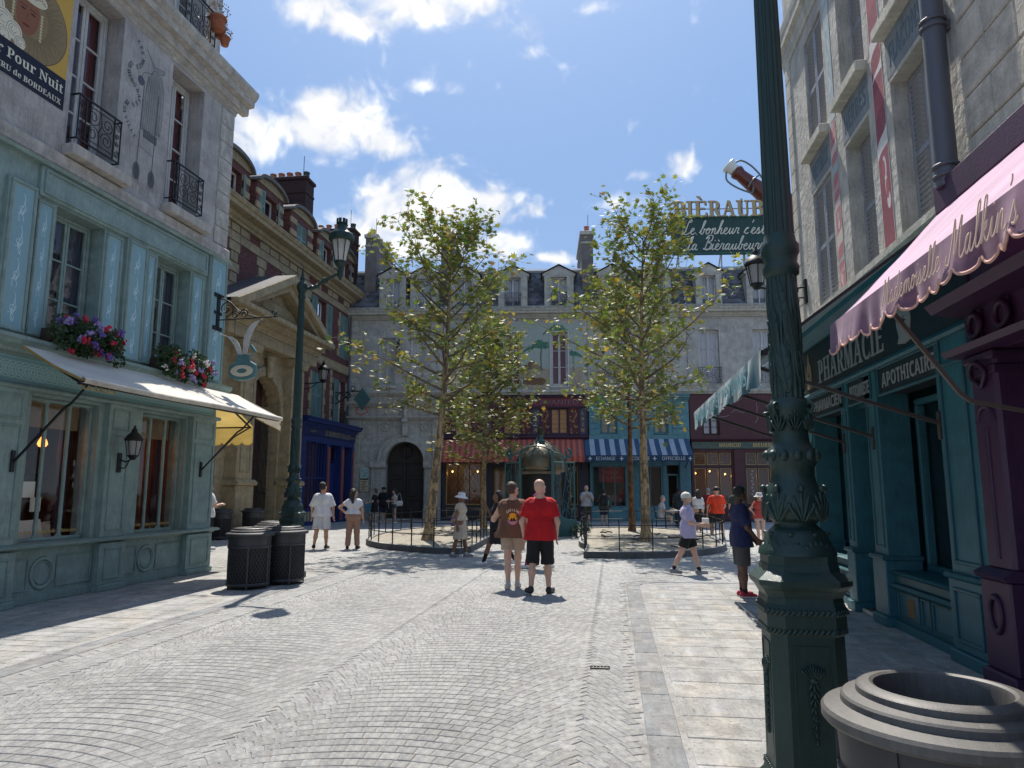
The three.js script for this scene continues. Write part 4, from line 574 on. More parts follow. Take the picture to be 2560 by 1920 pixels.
  // teal awning
  const tealF = fabric(lin(.012, .15, .2), .38);
  const aw = thing('awning', 'teal pharmacy awning with a pale lettered valance on folding arms', 'awning', [RX, 0, RZ], RRY);
  mesh('canopy', awnGeo(-5.72, .02, .06, 4.24, 1.86, 2.94, 40, 10, .03), tealF, aw, { keepUV: true });
  mesh('valance', valance(-5.74, .03, 2.95, .32, 1.87, 9, { drop: .012, wob: .05 }), tealF, aw, { keepUV: true });
  mesh('letters', text('PHARMACIE ET POTIONS', .17, -2.9, 2.7, 1.9, { font: 'sans_bold', d: .003, w: 4.6 }), M(lin(.09, .29, .34), { roughness: .9 }), aw);
  mesh('front_bar', box(-5.72, 2.9, 1.8, .02, 2.96, 1.86, .01), ironM, aw);
  for (const X of [-5.35, -3.66, -2.52, -.66]) mesh('arm', [beam([X, 2.28, .03], [X, 2.58, .9], .035), beam([X, 2.58, .9], [X, 2.62, 1.0], .035), beam([X, 2.62, 1.0], [X, 2.91, 1.82], .035), box(X - .03, 2.12, .02, X + .03, 2.4, .05)], M(lin(.05, .042, .038), { roughness: .6 }), aw);
  for (const X of [-5.6, 0]) mesh('side_bar', beam([X, 4.2, .1], [X, 2.93, 1.83], .03), ironM, aw);
  wallLantern('wall_lantern', 'black bracket lantern high on the far corner of the pharmacy', toR(-5.2, 5.0, .02), RRY, 1.12, .78);
}
{ // ------------------------------------------------ purple robe shop next to it, towards the camera
  const plumM = paintM(lin(.06, .02, .066), .5), plumD = paintM(lin(.045, .014, .05), .5);
  const b = thing('robe_shop_building', 'stone block building with a dark plum shopfront beside the pharmacy', 'building', [RX, 0, RZ], RRY);
  mesh('upper_wall', [box(.36, 4.36, -10, 12, 14.5, -.02), box(.36, 14.5, -10, 12, 14.7, .1)], paleP, b);
  mesh('core', [box(.3, 3.9, -10, 12, 4.36, -.3), box(.1, 0, -4, 12, 3.9, -3.9), box(11.8, 0, -4, 12, 4, .0), box(.1, 0, -4, 12, .04, -.3)], darkIn, b);
  const r = mk(17); for (let k = 0; k < 15; k++) { let x = .37; const y0 = 4.4 + k * .385; for (let j = 0; j < 4; j++) { const w = (j === 0 && k % 2 ? .42 : .85) + r() * .2; mesh('stone_block', box(x, y0 + .008, -.05, x + w - .014, y0 + .377, .03 + r() * .004, .012), paleStone, b); x += w; } }
  for (const [a, c] of [[.16, .58], [2.6, 3.0], [5.2, 5.6], [8, 8.4]]) { const g = part('column', b); mesh('shaft', [box(a, .95, -.3, c, 2.75, .1, .03)], plumM, g); mesh('pedestal', [box(a - .05, 0, -.3, c + .05, .14, .2, .015), box(a - .03, .14, -.3, c + .03, .88, .16, .015), mould([[-.3, .88], [.18, .88], [.21, .92], [.12, .97], [-.3, .97]], a - .04, c + .04)], plumM, g); mesh('capital', [box(a - .04, 2.72, -.3, c + .04, 2.8, .14, .02), box(a - .02, 2.6, -.3, c + .02, 2.68, .12, .015)], plumD, g); mesh('leaf_relief', [xf(new THREE.TorusGeometry((c - a) * .32, .025, 6, 20, PI), [(a + c) / 2, 2.2, .1]), xf(new THREE.TorusGeometry((c - a) * .22, .02, 6, 20), [(a + c) / 2, .6, .17], [0, 0, 0], [1, 1.5, 1]), bar([(a + c) / 2, 1.05, .1], [(a + c) / 2, 2.15, .1], .02), tube([[(a + c) / 2, 2.5, .11], [a + .08, 2.62, .14], [(a + c) / 2, 2.72, .16], [c - .08, 2.62, .14], [(a + c) / 2, 2.5, .11]], .022)], plumD, g); }
  const e = part('entablature', b); mesh('beam', [box(.05, 2.8, -.3, 12, 3.3, .06, .02), box(.05, 3.3, -.3, 12, 3.9, .0)], plumM, e); meshes('moulding', [mould([[0, 2.8], [.22, 2.82], [.26, 2.87], [.16, 2.9], [0, 2.92]], .0, 12), mould([[0, 3.2], [.3, 3.24], [.36, 3.32], [.2, 3.36], [0, 3.38]], -.02, 12)], plumM, e); for (let i = 0; i < 16; i++) mesh('bracket', [xf(new THREE.TorusGeometry(.1, .03, 6, 14), [.32 + i * .45, 3.06, .1]), box(.22 + i * .45, 2.93, .05, .42 + i * .45, 3.19, .09)], plumD, e);
  for (const [a, c] of [[.58, 2.6], [3.0, 5.2], [5.6, 8]]) { const g = part('shop_window', b); mesh('frame', frame(a, .5, c, 2.72, .06, -.3, -.2), plumM, g); glassPane(g, a + .06, .56, c - .06, 2.66, -.25); mesh('riser', box(a, 0, -.3, c, .5, -.02, .01), plumD, g); mesh('curtain', box(a, .5, -.9, c, 2.7, -.86), M(lin(.05, .02, .045), { roughness: .95 }), g); }
  mesh('awning_box', box(.0, 4.2, .0, 12, 4.5, .2, .02), paintM(lin(.055, .012, .05)), b);
  const pinkF = fabric(lin(.5, .2, .4), .38), mauve = fabric(lin(.3, .15, .25), .3), piping = M(lin(.62, .36, .3), { roughness: .9 });
  const aw = thing('awning', 'pink awning with a scalloped mauve valance lettered in cream script', 'awning', [RX, 0, RZ], RRY);
  mesh('canopy', awnGeo(0, 8.5, .12, 4.28, 1.2, 3.17, 60, 10, .02), pinkF, aw, { keepUV: true });
  mesh('valance', valance(-.02, 8.5, 3.18, .3, 1.21, 40, { drop: .06, wob: .05 }), mauve, aw, { keepUV: true });
  mesh('piping', trimLine(-.02, 8.5, 3.18, .3, 1.212, 40, { drop: .06, wob: .05, r: .011 }), piping, aw);
  mesh('front_bar', box(0, 3.1, 1.1, 8.5, 3.15, 1.15, .01), ironM, aw);
  mesh('side_valance', (() => { const g = valance(.12, 1.2, 4.26, .3, .0, 5, { dir: 'z', drop: .06 }), p = g.attributes.position; for (let i = 0; i < p.count; i++) p.setY(i, p.getY(i) - (p.getZ(i) - .12) / 1.08 * 1.1); g.computeVertexNormals(); return g; })(), mauve, aw, { keepUV: true });
  globalThis.scriptSign = aw;
  for (const X of [1.1, 4.2, 7]) mesh('arm', [beam([X, 2.2, .1], [X, 2.3, .55], .03), beam([X, 2.3, .55], [X, 2.36, .62], .03), beam([X, 2.36, .62], [X, 3.1, 1.12], .03)], M(lin(.12, .1, .085), { roughness: .6, metalness: .3 }), aw);
}
// ================================================================ brick and stone building beyond the alley, with its gateway and blue shop
const brickM = M(lin(.34, .29, .31), { map: TX.brick, bumpMap: TX.rough3, bumpScale: .004, roughness: .93 }), warmStone = stoneM(lin(.42, .345, .225)), warmStoneD = stoneM(lin(.36, .30, .20)), slateM = M(lin(.085, .09, .105), { map: TX.stone2, roughness: .75, bumpMap: TX.rough3, bumpScale: .003 }), tealShut = paintM(lin(.17, .29, .29)), terracotta = M(lin(.5, .17, .08), { roughness: .85, map: TX.stone5 }), sootBrick = M(lin(.11, .095, .1), { map: TX.brick, bumpMap: TX.rough3, bumpScale: .004, roughness: .93 });
const blueM = paintM(lin(.012, .035, .17), .45), blueD = paintM(lin(.008, .022, .10), .45), salmon = paintM(lin(.36, .1, .07), .6);
const QX = -14, QZ = -37, toQ = (X, y, z) => [QX + z, y, QZ - X];
{
  const b = thing('brick_building', 'red brick and sandstone building with teal shutters and arched dormers', 'building', [QX, 0, QZ], PI / 2), r = mk(23);
  const WH = [[-5.2, 8.5, -4.08, 10.8], [-2.2, 8.45, -1.0, 10.8], [-5.5, 4.95, -4.15, 7.2], [-2.15, 4.95, -1.2, 7.2]];
  mesh('brick_wall', [wall(-24, 0, -.85, 11.62, -.4, 0, [...WH, [-13.3, 0, -11.3, 5.9]])], brickM, b);
  mesh('core', [box(-24, 0, -9, -23.8, 13, -.4), box(-24, 12, -9, -.9, 12.2, -.3), box(-24, 0, -9, -.9, 12, -8.8), box(-24, 4.5, -9, -.9, 4.6, -.4)], darkIn, b);
  mesh('cornice', cornice(-24, -.5, 11.6, .64, .75), warmStone, b);
  mesh('floor_band', [mould([[-.02, 7.62], [.06, 7.62], [.1, 7.7], [.1, 8.0], [.14, 8.06], [-.02, 8.1]], -7.6, -.86)], warmStone, b);
  // sandstone blocks: courses under the cornice, toothed strips between the brick fields, window surrounds
  const blk = (x0, y0, x1, y1, o = .035) => mesh('stone_block', box(x0 + .008, y0 + .008, -.03, x1 - .008, y1 - .008, o + r() * .012, .012), r() < .5 ? warmStone : warmStoneD, b);
  for (let x = -20.6; x < -1;) { const w = .5 + r() * .5; blk(x, 10.92, Math.min(x + w, -.9), 11.28); if (r() < .8) blk(x, 11.3, Math.min(x + w * .9, -.9), 11.6); x += w; }
  for (const X of [-19.5, -17.2, -15, -12.9, -10.8, -8.6, -7.0, -6.3]) for (let k = 0; k < 7; k++) { const w = k % 2 ? .5 : .78; blk(X - w / 2, 8.12 + k * .4, X + w / 2, 8.5 + k * .4); }
  for (const [x0, y0, x1, y1] of WH) for (let k = 0; k < 6; k++) { const h = (y1 - y0) / 6, w = k % 2 ? .2 : .34; blk(x0 - w, y0 + k * h, x0, y0 + (k + 1) * h); blk(x1, y0 + k * h, x1 + w * .9, y0 + (k + 1) * h); }
  for (let k = 0; k < 8; k++) { blk(-7.4, 4.9 + k * .34, -7.4 + (k % 2 ? .5 : .75), 5.22 + k * .34); blk(-3.3, 4.9 + k * .34, -3.3 + (k % 2 ? .22 : .4), 5.22 + k * .34); }
  const shut = (x0, x1, y0, y1, z = .05, ry = 0, pv = null) => louvre(b, x0, y0, x1, y1, z, tealShut, { n: 30, single: true, ry, pivot: pv });
  casement(b, -5.2, 8.5, -4.08, 10.8, -.28, { rows: 3, curtain: null }); shut(-5.86, -5.24, 8.5, 10.8); shut(-4.04, -3.42, 8.5, 10.8); railing(b, -5.15, -4.12, 8.5, 9.2, .1, .1);
  shut(-2.2, -1.61, 8.46, 10.8, -.05); shut(-1.6, -1.0, 8.46, 10.8, -.05); shut(-5.5, -4.83, 4.96, 7.2, -.05); shut(-4.82, -4.15, 4.96, 7.2, -.05);
  for (const [x0, y0, x1, y1] of [WH[1], WH[2]]) mesh('recess_backing', box(x0 - .1, y0 - .1, -.44, x1 + .1, y1 + .1, -.41), darkIn, b);
  casement(b, -2.15, 4.95, -1.2, 7.2, -.28, { rows: 3 }); shut(-2.8, -2.2, 4.95, 7.2); shut(-1.16, -.9, 4.95, 7.2); railing(b, -2.1, -1.25, 4.95, 5.7, .1, .1);
  mesh('downpipe', bar([-.98, 4.8, .12], [-.98, 11.7, .12], .06, .06, 10), zinc, b);
  // mansard with dormers
  const S = part('roof', b); mesh('slope', poly([[[-24, 12.2, .1], [-.6, 12.2, .1], [-.6, 15.2, -1.5], [-24, 15.2, -1.5]], [[-24, 15.2, -1.5], [-.6, 15.2, -1.5], [-.6, 15.6, -6], [-24, 15.6, -6]], [[-.6, 12.2, .1], [-.6, 12.2, -6], [-.6, 15.6, -6], [-.6, 15.2, -1.5]]]), slateM, S);
  { const n = 24, m = 78, im = new THREE.InstancedMesh(metreUV(prep(box(-.145, -.1, -.008, .145, .1, .008))), slateM, n * m); im.name = 'slates'; im.userData.kind = 'stuff'; const q = new THREE.Quaternion().setFromEuler(new THREE.Euler(-.45, 0, 0)); let i = 0; for (let k = 0; k < n; k++) for (let j = 0; j < m; j++) im.setMatrixAt(i++, new THREE.Matrix4().compose(V(-23.8 + j * .3 + (k % 2) * .15, 12.3 + k * .12, .075 - k * .064 + r() * .006), q, V(1, 1, 1))); im.castShadow = im.receiveShadow = true; S.add(im); }
  for (const [x, open] of [[-16.2, 1], [-13.3, 1], [-10.4, 1], [-7.3, 0], [-4.4, 1], [-1.9, 1]]) {
    const g = part('dormer', b), W = 1.15; mesh('cheek', [wall(x - W, 12.24, x + W, 13.95, -1.7, .05, [[x - .55, 12.35, x + .55, 13.65]]), box(x - W, 12.24, -1.9, x + W, 12.3, -.4)], brickM, g);
    for (let k = 0; k < 6; k++) for (const s of [-1, 1]) if (k % 2 === 0) mesh('stone_block', box(x + s * .58, 12.3 + k * .28, .0, x + s * (W + .02), 12.56 + k * .28, .09, .012), r() < .5 ? warmStone : warmStoneD, g);
    const P = [], Q = []; for (let i = 0; i <= 12; i++) { const a = PI * i / 12; P.push([x - Math.cos(a) * (W + .15), 13.95 + Math.sin(a) * .5]); Q.push([x - Math.cos(a) * (W + .02), 13.95 + Math.sin(a) * .34]); }
    mesh('arched_head', xf(extr([...Q], .1), [0, 0, .0]), warmStoneD, g); mesh('hood', xf(extr([...P, ...Q.reverse()], 2.1), [0, 0, -1.85]), M(lin(.13, .12, .115), { roughness: .7, map: TX.stone2 }), g);
    mesh('window_frame', frame(x - .55, 12.35, x + .55, 13.65, .07, -.25, -.18), whitePaint, g); glassPane(g, x - .48, 12.42, x + .48, 13.58, -.22); mesh('backing', box(x - .6, 12.3, -.6, x + .6, 13.7, -.56), darkIn, g);
    if (open) { louvre(b, x - 1.15, 12.32, x - .6, 13.7, .14, tealShut, { n: 20, single: true, ry: -.25, pivot: x - .58 }); louvre(b, x + .6, 12.32, x + 1.15, 13.7, .14, tealShut, { n: 20, single: true, ry: .25, pivot: x + .58 }); } else { louvre(b, x - .55, 12.35, x - .01, 13.65, .0, tealShut, { n: 20, single: true }); louvre(b, x + .01, 12.35, x + .55, 13.65, .0, tealShut, { n: 20, single: true }); }
  }
  // party-wall chimneys crossing the roof; long side faces the square
  const chim = (name, X0, X1, z0, z1, y1, n) => { const g = part(name, b); mesh('stack', box(X0, 12.7, z0, X1, y1 - .3, z1), sootBrick, g); mesh('cap', [box(X0 - .08, y1 - .3, z0 - .08, X1 + .08, y1 - .12, z1 + .08, .03), box(X0 - .03, y1 - .95, z0 - .03, X1 + .03, y1 - .85, z1 + .03)], sootBrick, g); for (let i = 0; i < n; i++) { const z = lerp(z0 + .2, z1 - .2, i / (n - 1)); mesh('chimney_pot', xf(lathe([[.1, 0], [.15, .05], [.13, .3], [.16, .32], [.16, .38], [.12, .38], [.1, .1]], 12), [(X0 + X1) / 2, y1 - .13, z]), i === n - 1 ? M(lin(.03, .045, .045), { roughness: .8 }) : terracotta, g); } mesh('rod', bar([(X0 + X1) / 2, y1, z1 - .35], [(X0 + X1) / 2, y1 + 1.1, z1 - .35], .015), ironM, g); };
  chim('chimney', -7.0, -6.1, -2.5, .0, 16.35, 6); chim('chimney', -.85, -.0, -3.2, .05, 16.1, 7);
  // blue shop
  const s = part('blue_shopfront', b); const Z = .5;
  mesh('front', wall(-7.4, 0, -.9, 4.05, -.1, Z, [[-6.9, .75, -4.5, 3.75], [-4.1, .0, -2.7, 3.75], [-2.3, .7, -1.2, 3.75]]), blueM, s); mesh('fascia', box(-7.45, 4.05, -.1, -.88, 4.42, Z + .05), blueD, s); mesh('cornice', cornice(-7.55, -.85, 4.42, .4, .45, Z), blueM, s); mesh('inside', [box(-7.3, 0, -1.6, -.95, 4, -1.5), box(-7.3, 3.9, -1.6, -.95, 4.0, -.1)], darkIn, s); mesh('letters', text('LE SERPENT VOLANT', .24, -3.3, 4.13, Z + .052, { font: 'serif_bold', d: .01, w: 3.3 }), M(lin(.25, .21, .15), { roughness: .7 }), s); for (const x of [-6.3, -1.35]) mesh('letters', text('antiquités', .1, x, 4.2, Z + .052, { font: 'serif_regular', d: .01, sl: .25 }), M(lin(.2, .18, .14)), s);
  for (let i = 0; i < 7; i++) mesh('window_bar', box(-6.75 + i * .36, .75, Z - .12, -6.7 + i * .36, 3.75, Z - .07), blueM, s); mesh('window_rail', [box(-6.9, 2.1, Z - .12, -4.5, 2.17, Z - .06)], blueM, s); glassPane(s, -6.9, .75, -4.5, 3.75, Z - .2);
  mesh('door', [box(-4.1, .04, Z - .4, -3.42, 2.9, Z - .34), box(-3.38, .04, Z - .4, -2.7, 2.9, Z - .34)], blueM, s); mesh('door_light', frame(-4.1, 2.95, -2.7, 3.75, .08, Z - .4, Z - .3), blueD, s);
  meshes('accent_strip', [box(-4.42, .1, Z, -4.18, 3.6, Z + .04), box(-2.62, .1, Z, -2.38, 3.6, Z + .04), box(-1.12, .1, Z, -.98, 3.6, Z + .04)], salmon, s); mesh('glass_right', box(-2.3, .7, Z - .2, -1.2, 3.75, Z - .196), glassM, s); meshes('book_spine_panel', [0, 1, 2, 3, 4, 5, 6].map((i) => box(-6.8 + i * .33, .2, Z, -6.58 + i * .33, .62, Z + .02)), M(lin(.35, .3, .2), { roughness: .8 }), s);
}
{ // stone gateway with pediment
  const b = thing('stone_gateway', 'sandstone gateway with a triangular pediment over an arched iron gate', 'gateway', toQ(-11.45, 0, 0), PI / 2), Z = 1.2, r = mk(3), W = 3.75;
  const arch = [[-1.3, 0]]; for (let i = 0; i <= 18; i++) { const a = PI - PI * i / 18; arch.push([Math.cos(a) * 1.3, 4.65 + Math.sin(a) * 1.3]); } arch.push([1.3, 0]);
  const outer = [[-W + .6, 0], [W - .6, 0], [W - .6, 7.1], [-W + .6, 7.1]];
  mesh('gate_wall', xf(extr(outer, .5, 0, [arch.map((p) => [p[0], Math.max(p[1], .001)])]), [0, 0, .25]), warmStone, b);
  mesh('passage', [box(-1.6, 0, -6, -1.3, 6.2, .25), box(1.3, 0, -6, 1.6, 6.2, .25), box(-1.6, 6.0, -6, 1.6, 6.2, .25), box(-1.6, 0, -6.2, 1.6, 6.2, -6), box(-1.3, 0, -6, 1.3, .02, .25)], warmStone, b);
  for (const s of [-1, 1]) { const g = part('pier', b); mesh('shaft', [box(s * 2.0 - .55, 1.9, .7, s * 2.0 + .55, 6.6, Z, .02)], warmStone, g); mesh('pedestal', [box(s * 2 - .68, 0, .7, s * 2 + .68, .35, Z + .12, .02), box(s * 2 - .62, .35, .7, s * 2 + .62, 1.75, Z + .06, .02), mould([[.7, 1.75], [Z + .12, 1.75], [Z + .16, 1.85], [Z + .06, 1.95], [.7, 1.95]], s * 2 - .7, s * 2 + .7)], warmStone, g); mesh('capital', [mould([[.7, 6.55], [Z + .08, 6.55], [Z + .16, 6.72], [Z + .16, 6.85], [.7, 6.9]], s * 2 - .65, s * 2 + .65)], warmStone, g); mesh('pier_panel', frame(s * 2 - .36, 2.2, s * 2 + .36, 6.2, .06, Z - .01, Z + .03), warmStoneD, g); }
  const av = [], aw = []; for (let i = 0; i <= 18; i++) { const a = PI - PI * i / 18; av.push([Math.cos(a) * 1.62, 4.65 + Math.sin(a) * 1.62]); aw.push([Math.cos(a) * 1.3, 4.65 + Math.sin(a) * 1.3]); } mesh('archivolt', xf(extr([...av, ...aw.reverse()], .1, .02), [0, 0, .74]), warmStone, b); meshes('impost', [box(-1.75, 4.45, .7, -1.25, 4.66, .9, .02), box(1.25, 4.45, .7, 1.75, 4.66, .9, .02)], warmStone, b);
  mesh('keystone', [xf(lathe([[.16, 0], [.2, .25], [.14, .5], [.22, .8]], 10), [0, 5.85, .95], [0, 0, 0], [1, 1, .8])], warmStone, b);
  mesh('entablature', [box(-W + .1, 6.9, -.1, W - .1, 7.35, Z + .05, .02), cornice(-W, W, 7.35, .42, .42, Z)], warmStone, b);
  const e = part('pediment', b), A = [[-W - .25, 7.78], [W + .25, 7.78], [0, 9.75]], In = [[-W + .75, 7.98], [W - .75, 7.98], [0, 9.3]]; mesh('tympanum', xf(extr([[-W, 7.78], [W, 7.78], [0, 9.5]], .9), [0, 0, .2]), warmStoneD, e); mesh('raking_cornice', xf(extr(A, .5, .03, [In]), [0, 0, Z - .1]), warmStone, e); mesh('raking_fillet', xf(extr([[-W - .4, 7.8], [W + .4, 7.8], [W + .4, 7.92], [0, 9.92], [-W - .4, 7.92]], .25, .02, [[[-W + .3, 7.95], [W - .3, 7.95], [0, 9.62]]]), [0, 0, Z + .38]), warmStone, e); mesh('roof', poly([[[-W - .4, 7.95, -.1], [-W - .4, 7.95, Z + .6], [0, 9.95, Z + .6], [0, 9.95, -.1]], [[W + .4, 7.95, Z + .6], [W + .4, 7.95, -.1], [0, 9.95, -.1], [0, 9.95, Z + .6]]]), slateM, e);
  for (let k = 0; k < 3; k++) for (let j = -2; j <= 2; j++) { const y0 = 7.99 + k * .4, lim = (9.4 - y0 - .3) / 1.32 * 3; if (Math.abs(j * .95) + .3 < lim * .9) mesh('stone_block', box(j * .95 - .46 + (k % 2) * .2, y0 + .01, 1.08, j * .95 + .46 + (k % 2) * .2, y0 + .38, 1.125, .01), warmStone, e); }
  const g = part('iron_gate', b); for (let i = 0; i < 26; i++) { const x = -1.25 + i * .1; mesh('gate_bar', bar([x, .05, .35], [x, 4.5, .35], .016, .016, 6), ironM, g); } mesh('gate_frame', [box(-1.3, 4.45, .32, 1.3, 4.55, .38), box(-1.3, .05, .32, 1.3, .15, .38), box(-1.3, 1.4, .33, 1.3, 1.48, .37), box(-.04, .05, .32, .04, 4.5, .39)], ironM, g); for (let i = 1; i < 12; i++) { const a = PI * i / 12; mesh('fan_bar', bar([Math.cos(a) * .3, 4.6 + Math.sin(a) * .3, .35], [Math.cos(a) * 1.27, 4.64 + Math.sin(a) * 1.27, .35], .014, .014, 5), ironM, g); }
}
wallLantern('wall_lantern', 'black lantern on a scrolled bracket beside the stone gateway', toQ(-7.05, 6.35, .1), PI / 2, 1.5, 1.15);
{ // diamond sign on a scrolled bracket above the blue shop
  const s = thing('hanging_sign', 'teal diamond sign with a red forked figure on a leafy iron bracket', 'sign', toQ(-2.6, 0, .02), PI / 2);
  mesh('bracket', [bar([0, 6.5, 0], [0, 6.55, 1.35], .025), tube([[0, 5.9, 0], [0, 6.1, .4], [0, 6.45, .8]], .03), xf(new THREE.TorusGeometry(.2, .03, 6, 18), [0, 6.25, .3], [0, PI / 2, 0]), xf(new THREE.TorusGeometry(.14, .025, 6, 18), [0, 6.35, .68], [0, PI / 2, 0]), xf(new THREE.TorusGeometry(.12, .025, 6, 18), [0, 6.7, .95], [0, PI / 2, 0])], ironM, s);
  mesh('board', xf(extr([[0, .55], [.42, 0], [0, -.55], [-.42, 0]], .06, .01), [-.03, 6.15, 1.45], [0, PI / 2, 0]), paintM(lin(.05, .13, .13)), s); mesh('board_rim', xf(extr([[0, .58], [.45, 0], [0, -.58], [-.45, 0]], .03, 0, [[[0, .48], [.36, 0], [0, -.48], [-.36, 0]]]), [.035, 6.15, 1.45], [0, PI / 2, 0]), M(lin(.12, .25, .24)), s);
  mesh('red_figure', [tube([[.06, 5.55, 1.1], [.07, 5.8, 1.3], [.08, 6.05, 1.45], [.08, 6.35, 1.3]], .03), tube([[.08, 6.05, 1.45], [.08, 6.35, 1.62]], .03), tube([[.06, 5.5, 1.75], [.07, 5.75, 1.6], [.08, 6.0, 1.46]], .03), tube([[.06, 5.5, 1.1], [.06, 5.35, 1.35], [.06, 5.5, 1.75]], .026)], M(lin(.4, .06, .05), { roughness: .6 }), s);
}
// ================================================================ terrace closing the square: four houses under one slate mansard
const TX0 = -10.5, TZ0 = -36.5, TRY = THREE.MathUtils.degToRad(5.5);
const toT = (x, y, z) => { const v = V(x, y, z).applyAxisAngle(V(0, 1, 0), TRY); return [v.x + TX0, v.y, v.z + TZ0]; };
const ashM = stoneM(lin(.50, .49, .455)), ashP = plaster(lin(.53, .52, .485)), ashTrim = stoneM(lin(.54, .53, .49)), lead = M(lin(.33, .35, .38), { roughness: .5, metalness: .3 }), sl4 = [.6, .9, 1.15, 1.5].map((k) => { const m = slateM.clone(); m.color = lin(.13 * k, .137 * k, .16 * k); return m; });
const slateG = metreUV(prep(box(-.14, -.105, -.008, .14, .105, .008)));
const netCurtain = M(lin(.42, .42, .43), { roughness: .95 });
function tallWindow(b, x0, y0, x1, y1, mat = whitePaint, z = -.22, cur = netCurtain) { return casement(b, x0, y0, x1, y1, z, { mat, rows: 3, w: .06, curtain: cur, backZ: .14 }); }
function stripes(n, a, c, sd) { return canvasTex(1024, 64, (x, w, h) => { for (let i = 0; i < n; i++) { x.fillStyle = i % 2 ? a : c; x.fillRect(i * w / n, 0, w / n + 1, h); } const r = mk(sd); x.globalAlpha = .06; for (let i = 0; i < 400; i++) { x.fillStyle = r() < .5 ? '#000' : '#fff'; x.fillRect(r() * w, r() * h, 2 + r() * 8, 2 + r() * 10); } }); }
function house(label, x0, x1, holes, dormers, wallMat, chimneyX) {
  const b = thing('terrace_house', label, 'building', [TX0, 0, TZ0], TRY, 'houses of the terrace'), r = mk(Math.round(x0 * 31 + 900));
  mesh('upper_wall', wall(x0, 6.8, x1, 10.75, -.4, 0, holes), wallMat, b); mesh('core', [box(x0, 6.4, -8, x1, 6.6, -.4), box(x0, 0, -8, x1, 11, -7.8), box(x0, 11, -8, x1, 11.15, -.1), box(x0, 0, -7.8, x0 + .1, 11, -3), box(x1 - .1, 0, -7.8, x1, 11, -3)], darkIn, b);
  mesh('string_course', mould([[-.03, 6.56], [.1, 6.56], [.14, 6.64], [.2, 6.7], [.2, 6.78], [-.03, 6.83]], x0, x1), ashTrim, b);
  mesh('cornice', cornice(x0, x1, 10.7, .46, .5), ashTrim, b);
  const R = part('roof', b); mesh('slope', poly([[[x0, 11.15, .15], [x1, 11.15, .15], [x1, 13.55, -.85], [x0, 13.55, -.85]], [[x0, 13.55, -.85], [x1, 13.55, -.85], [x1, 13.9, -6], [x0, 13.9, -6]]]), sl4[1], R); mesh('ridge_roll', [mould([[-.95, 13.5], [-.78, 13.5], [-.72, 13.6], [-.8, 13.72], [-1.1, 13.78], [-1.1, 13.55]], x0, x1)], lead, R); mesh('gutter', mould([[.0, 11.16], [.3, 11.16], [.36, 11.3], [.3, 11.34], [0, 11.36]], x0, x1), ashTrim, R);
  const inD = (x, y) => dormers.some((d) => Math.abs(x - d[0]) < d[1] + .1 && y < 13.35); let n = 0; const stuff = [];
  for (let k = 0; k < 13; k++) for (let x = x0 + .15 + (k % 2) * .14; x < x1 - .1; x += .285) { const y = 11.42 + k * .166, z = .15 - (y - 11.15) * .4167 + .02 + r() * .006; if (inD(x, y)) continue; if (n++ < 290) { const m = new THREE.Mesh(slateG, sl4[Math.floor(r() * 4)]); m.name = 'slate'; m.position.set(x, y, z); m.rotation.set(-.39, 0, (r() - .5) * .015); m.castShadow = m.receiveShadow = true; R.add(m); } else stuff.push(xf(slateG.clone(), [x, y, z], [-.39, 0, 0])); }
  if (stuff.length) mesh('slates', stuff, sl4[1], R, { kind: 'stuff' });
  for (const [x, w, pane] of dormers) {
    const g = part('dormer', b); mesh('cheeks', wall(x - w, 11.2, x + w, 13.0, -1.3, .3, [[x - w * .55, 11.35, x + w * .55, 12.92]]), ashM, g);
    const P = [[x - w - .1, 12.98], [x + w + .1, 12.98], [x + w + .1, 13.1], [x, 13.55], [x - w - .1, 13.1]]; mesh('gable', xf(extr(P, 1.7), [0, 0, -1.4]), ashTrim, g); mesh('gable_roof', poly([[[x - w - .2, 13.1, .4], [x, 13.62, .4], [x, 13.62, -1.5], [x - w - .2, 13.1, -1.5]], [[x, 13.62, .4], [x + w + .2, 13.1, .4], [x + w + .2, 13.1, -1.5], [x, 13.62, -1.5]]]), sl4[0], g);
    const q = w * .55; mesh('window_frame', [frame(x - q, 11.35, x + q, 12.92, .06, .02, .1), box(x - .03, 11.4, .02, x + .03, 12.88, .1)], whitePaint, g); meshes('pane', [box(x - q + .06, 11.41, .05, x - .03, 12.86, .054), box(x + .03, 11.41, .05, x + q - .06, 12.86, .054)], glassM, g); mesh('curtain', (() => { const l = []; for (let i = 0; i < 8; i++) l.push(bar([x - q + .08 + i * (2 * q - .16) / 7, 11.4, -.12 - (i % 2) * .02], [x - q + .08 + i * (2 * q - .16) / 7, 12.9, -.12 - (i % 2) * .02], q * .16, q * .16, 6)); return l; })(), netCurtain, g); mesh('backing', box(x - w + .02, 11.25, -.42, x + w - .02, 12.95, -.38), darkIn, g); if (pane) railing(b, x - q, x + q, 11.36, 12.05, .36, .06);
  }
  if (chimneyX != null) { const g = part('chimney', b); mesh('stack', box(chimneyX - .32, 11.2, -4.6, chimneyX + .32, 15.5, -.35), plaster(lin(.22, .20, .19)), g); mesh('cap', [box(chimneyX - .4, 15.5, -4.7, chimneyX + .4, 15.72, -.27, .03), box(chimneyX - .36, 15.0, -4.64, chimneyX + .36, 15.1, -.31)], ashTrim, g); for (let i = 0; i < 5; i++) mesh('chimney_pot', xf(lathe([[.1, 0], [.15, .05], [.13, .3], [.16, .36], [.12, .38], [.1, .1]], 10), [chimneyX, 15.72, -.7 - i * .8]), terracotta, g); mesh('rod', bar([chimneyX + .1, 15.8, -1], [chimneyX + .1, 16.9, -1], .014), ironM, g); }
  return b;
}
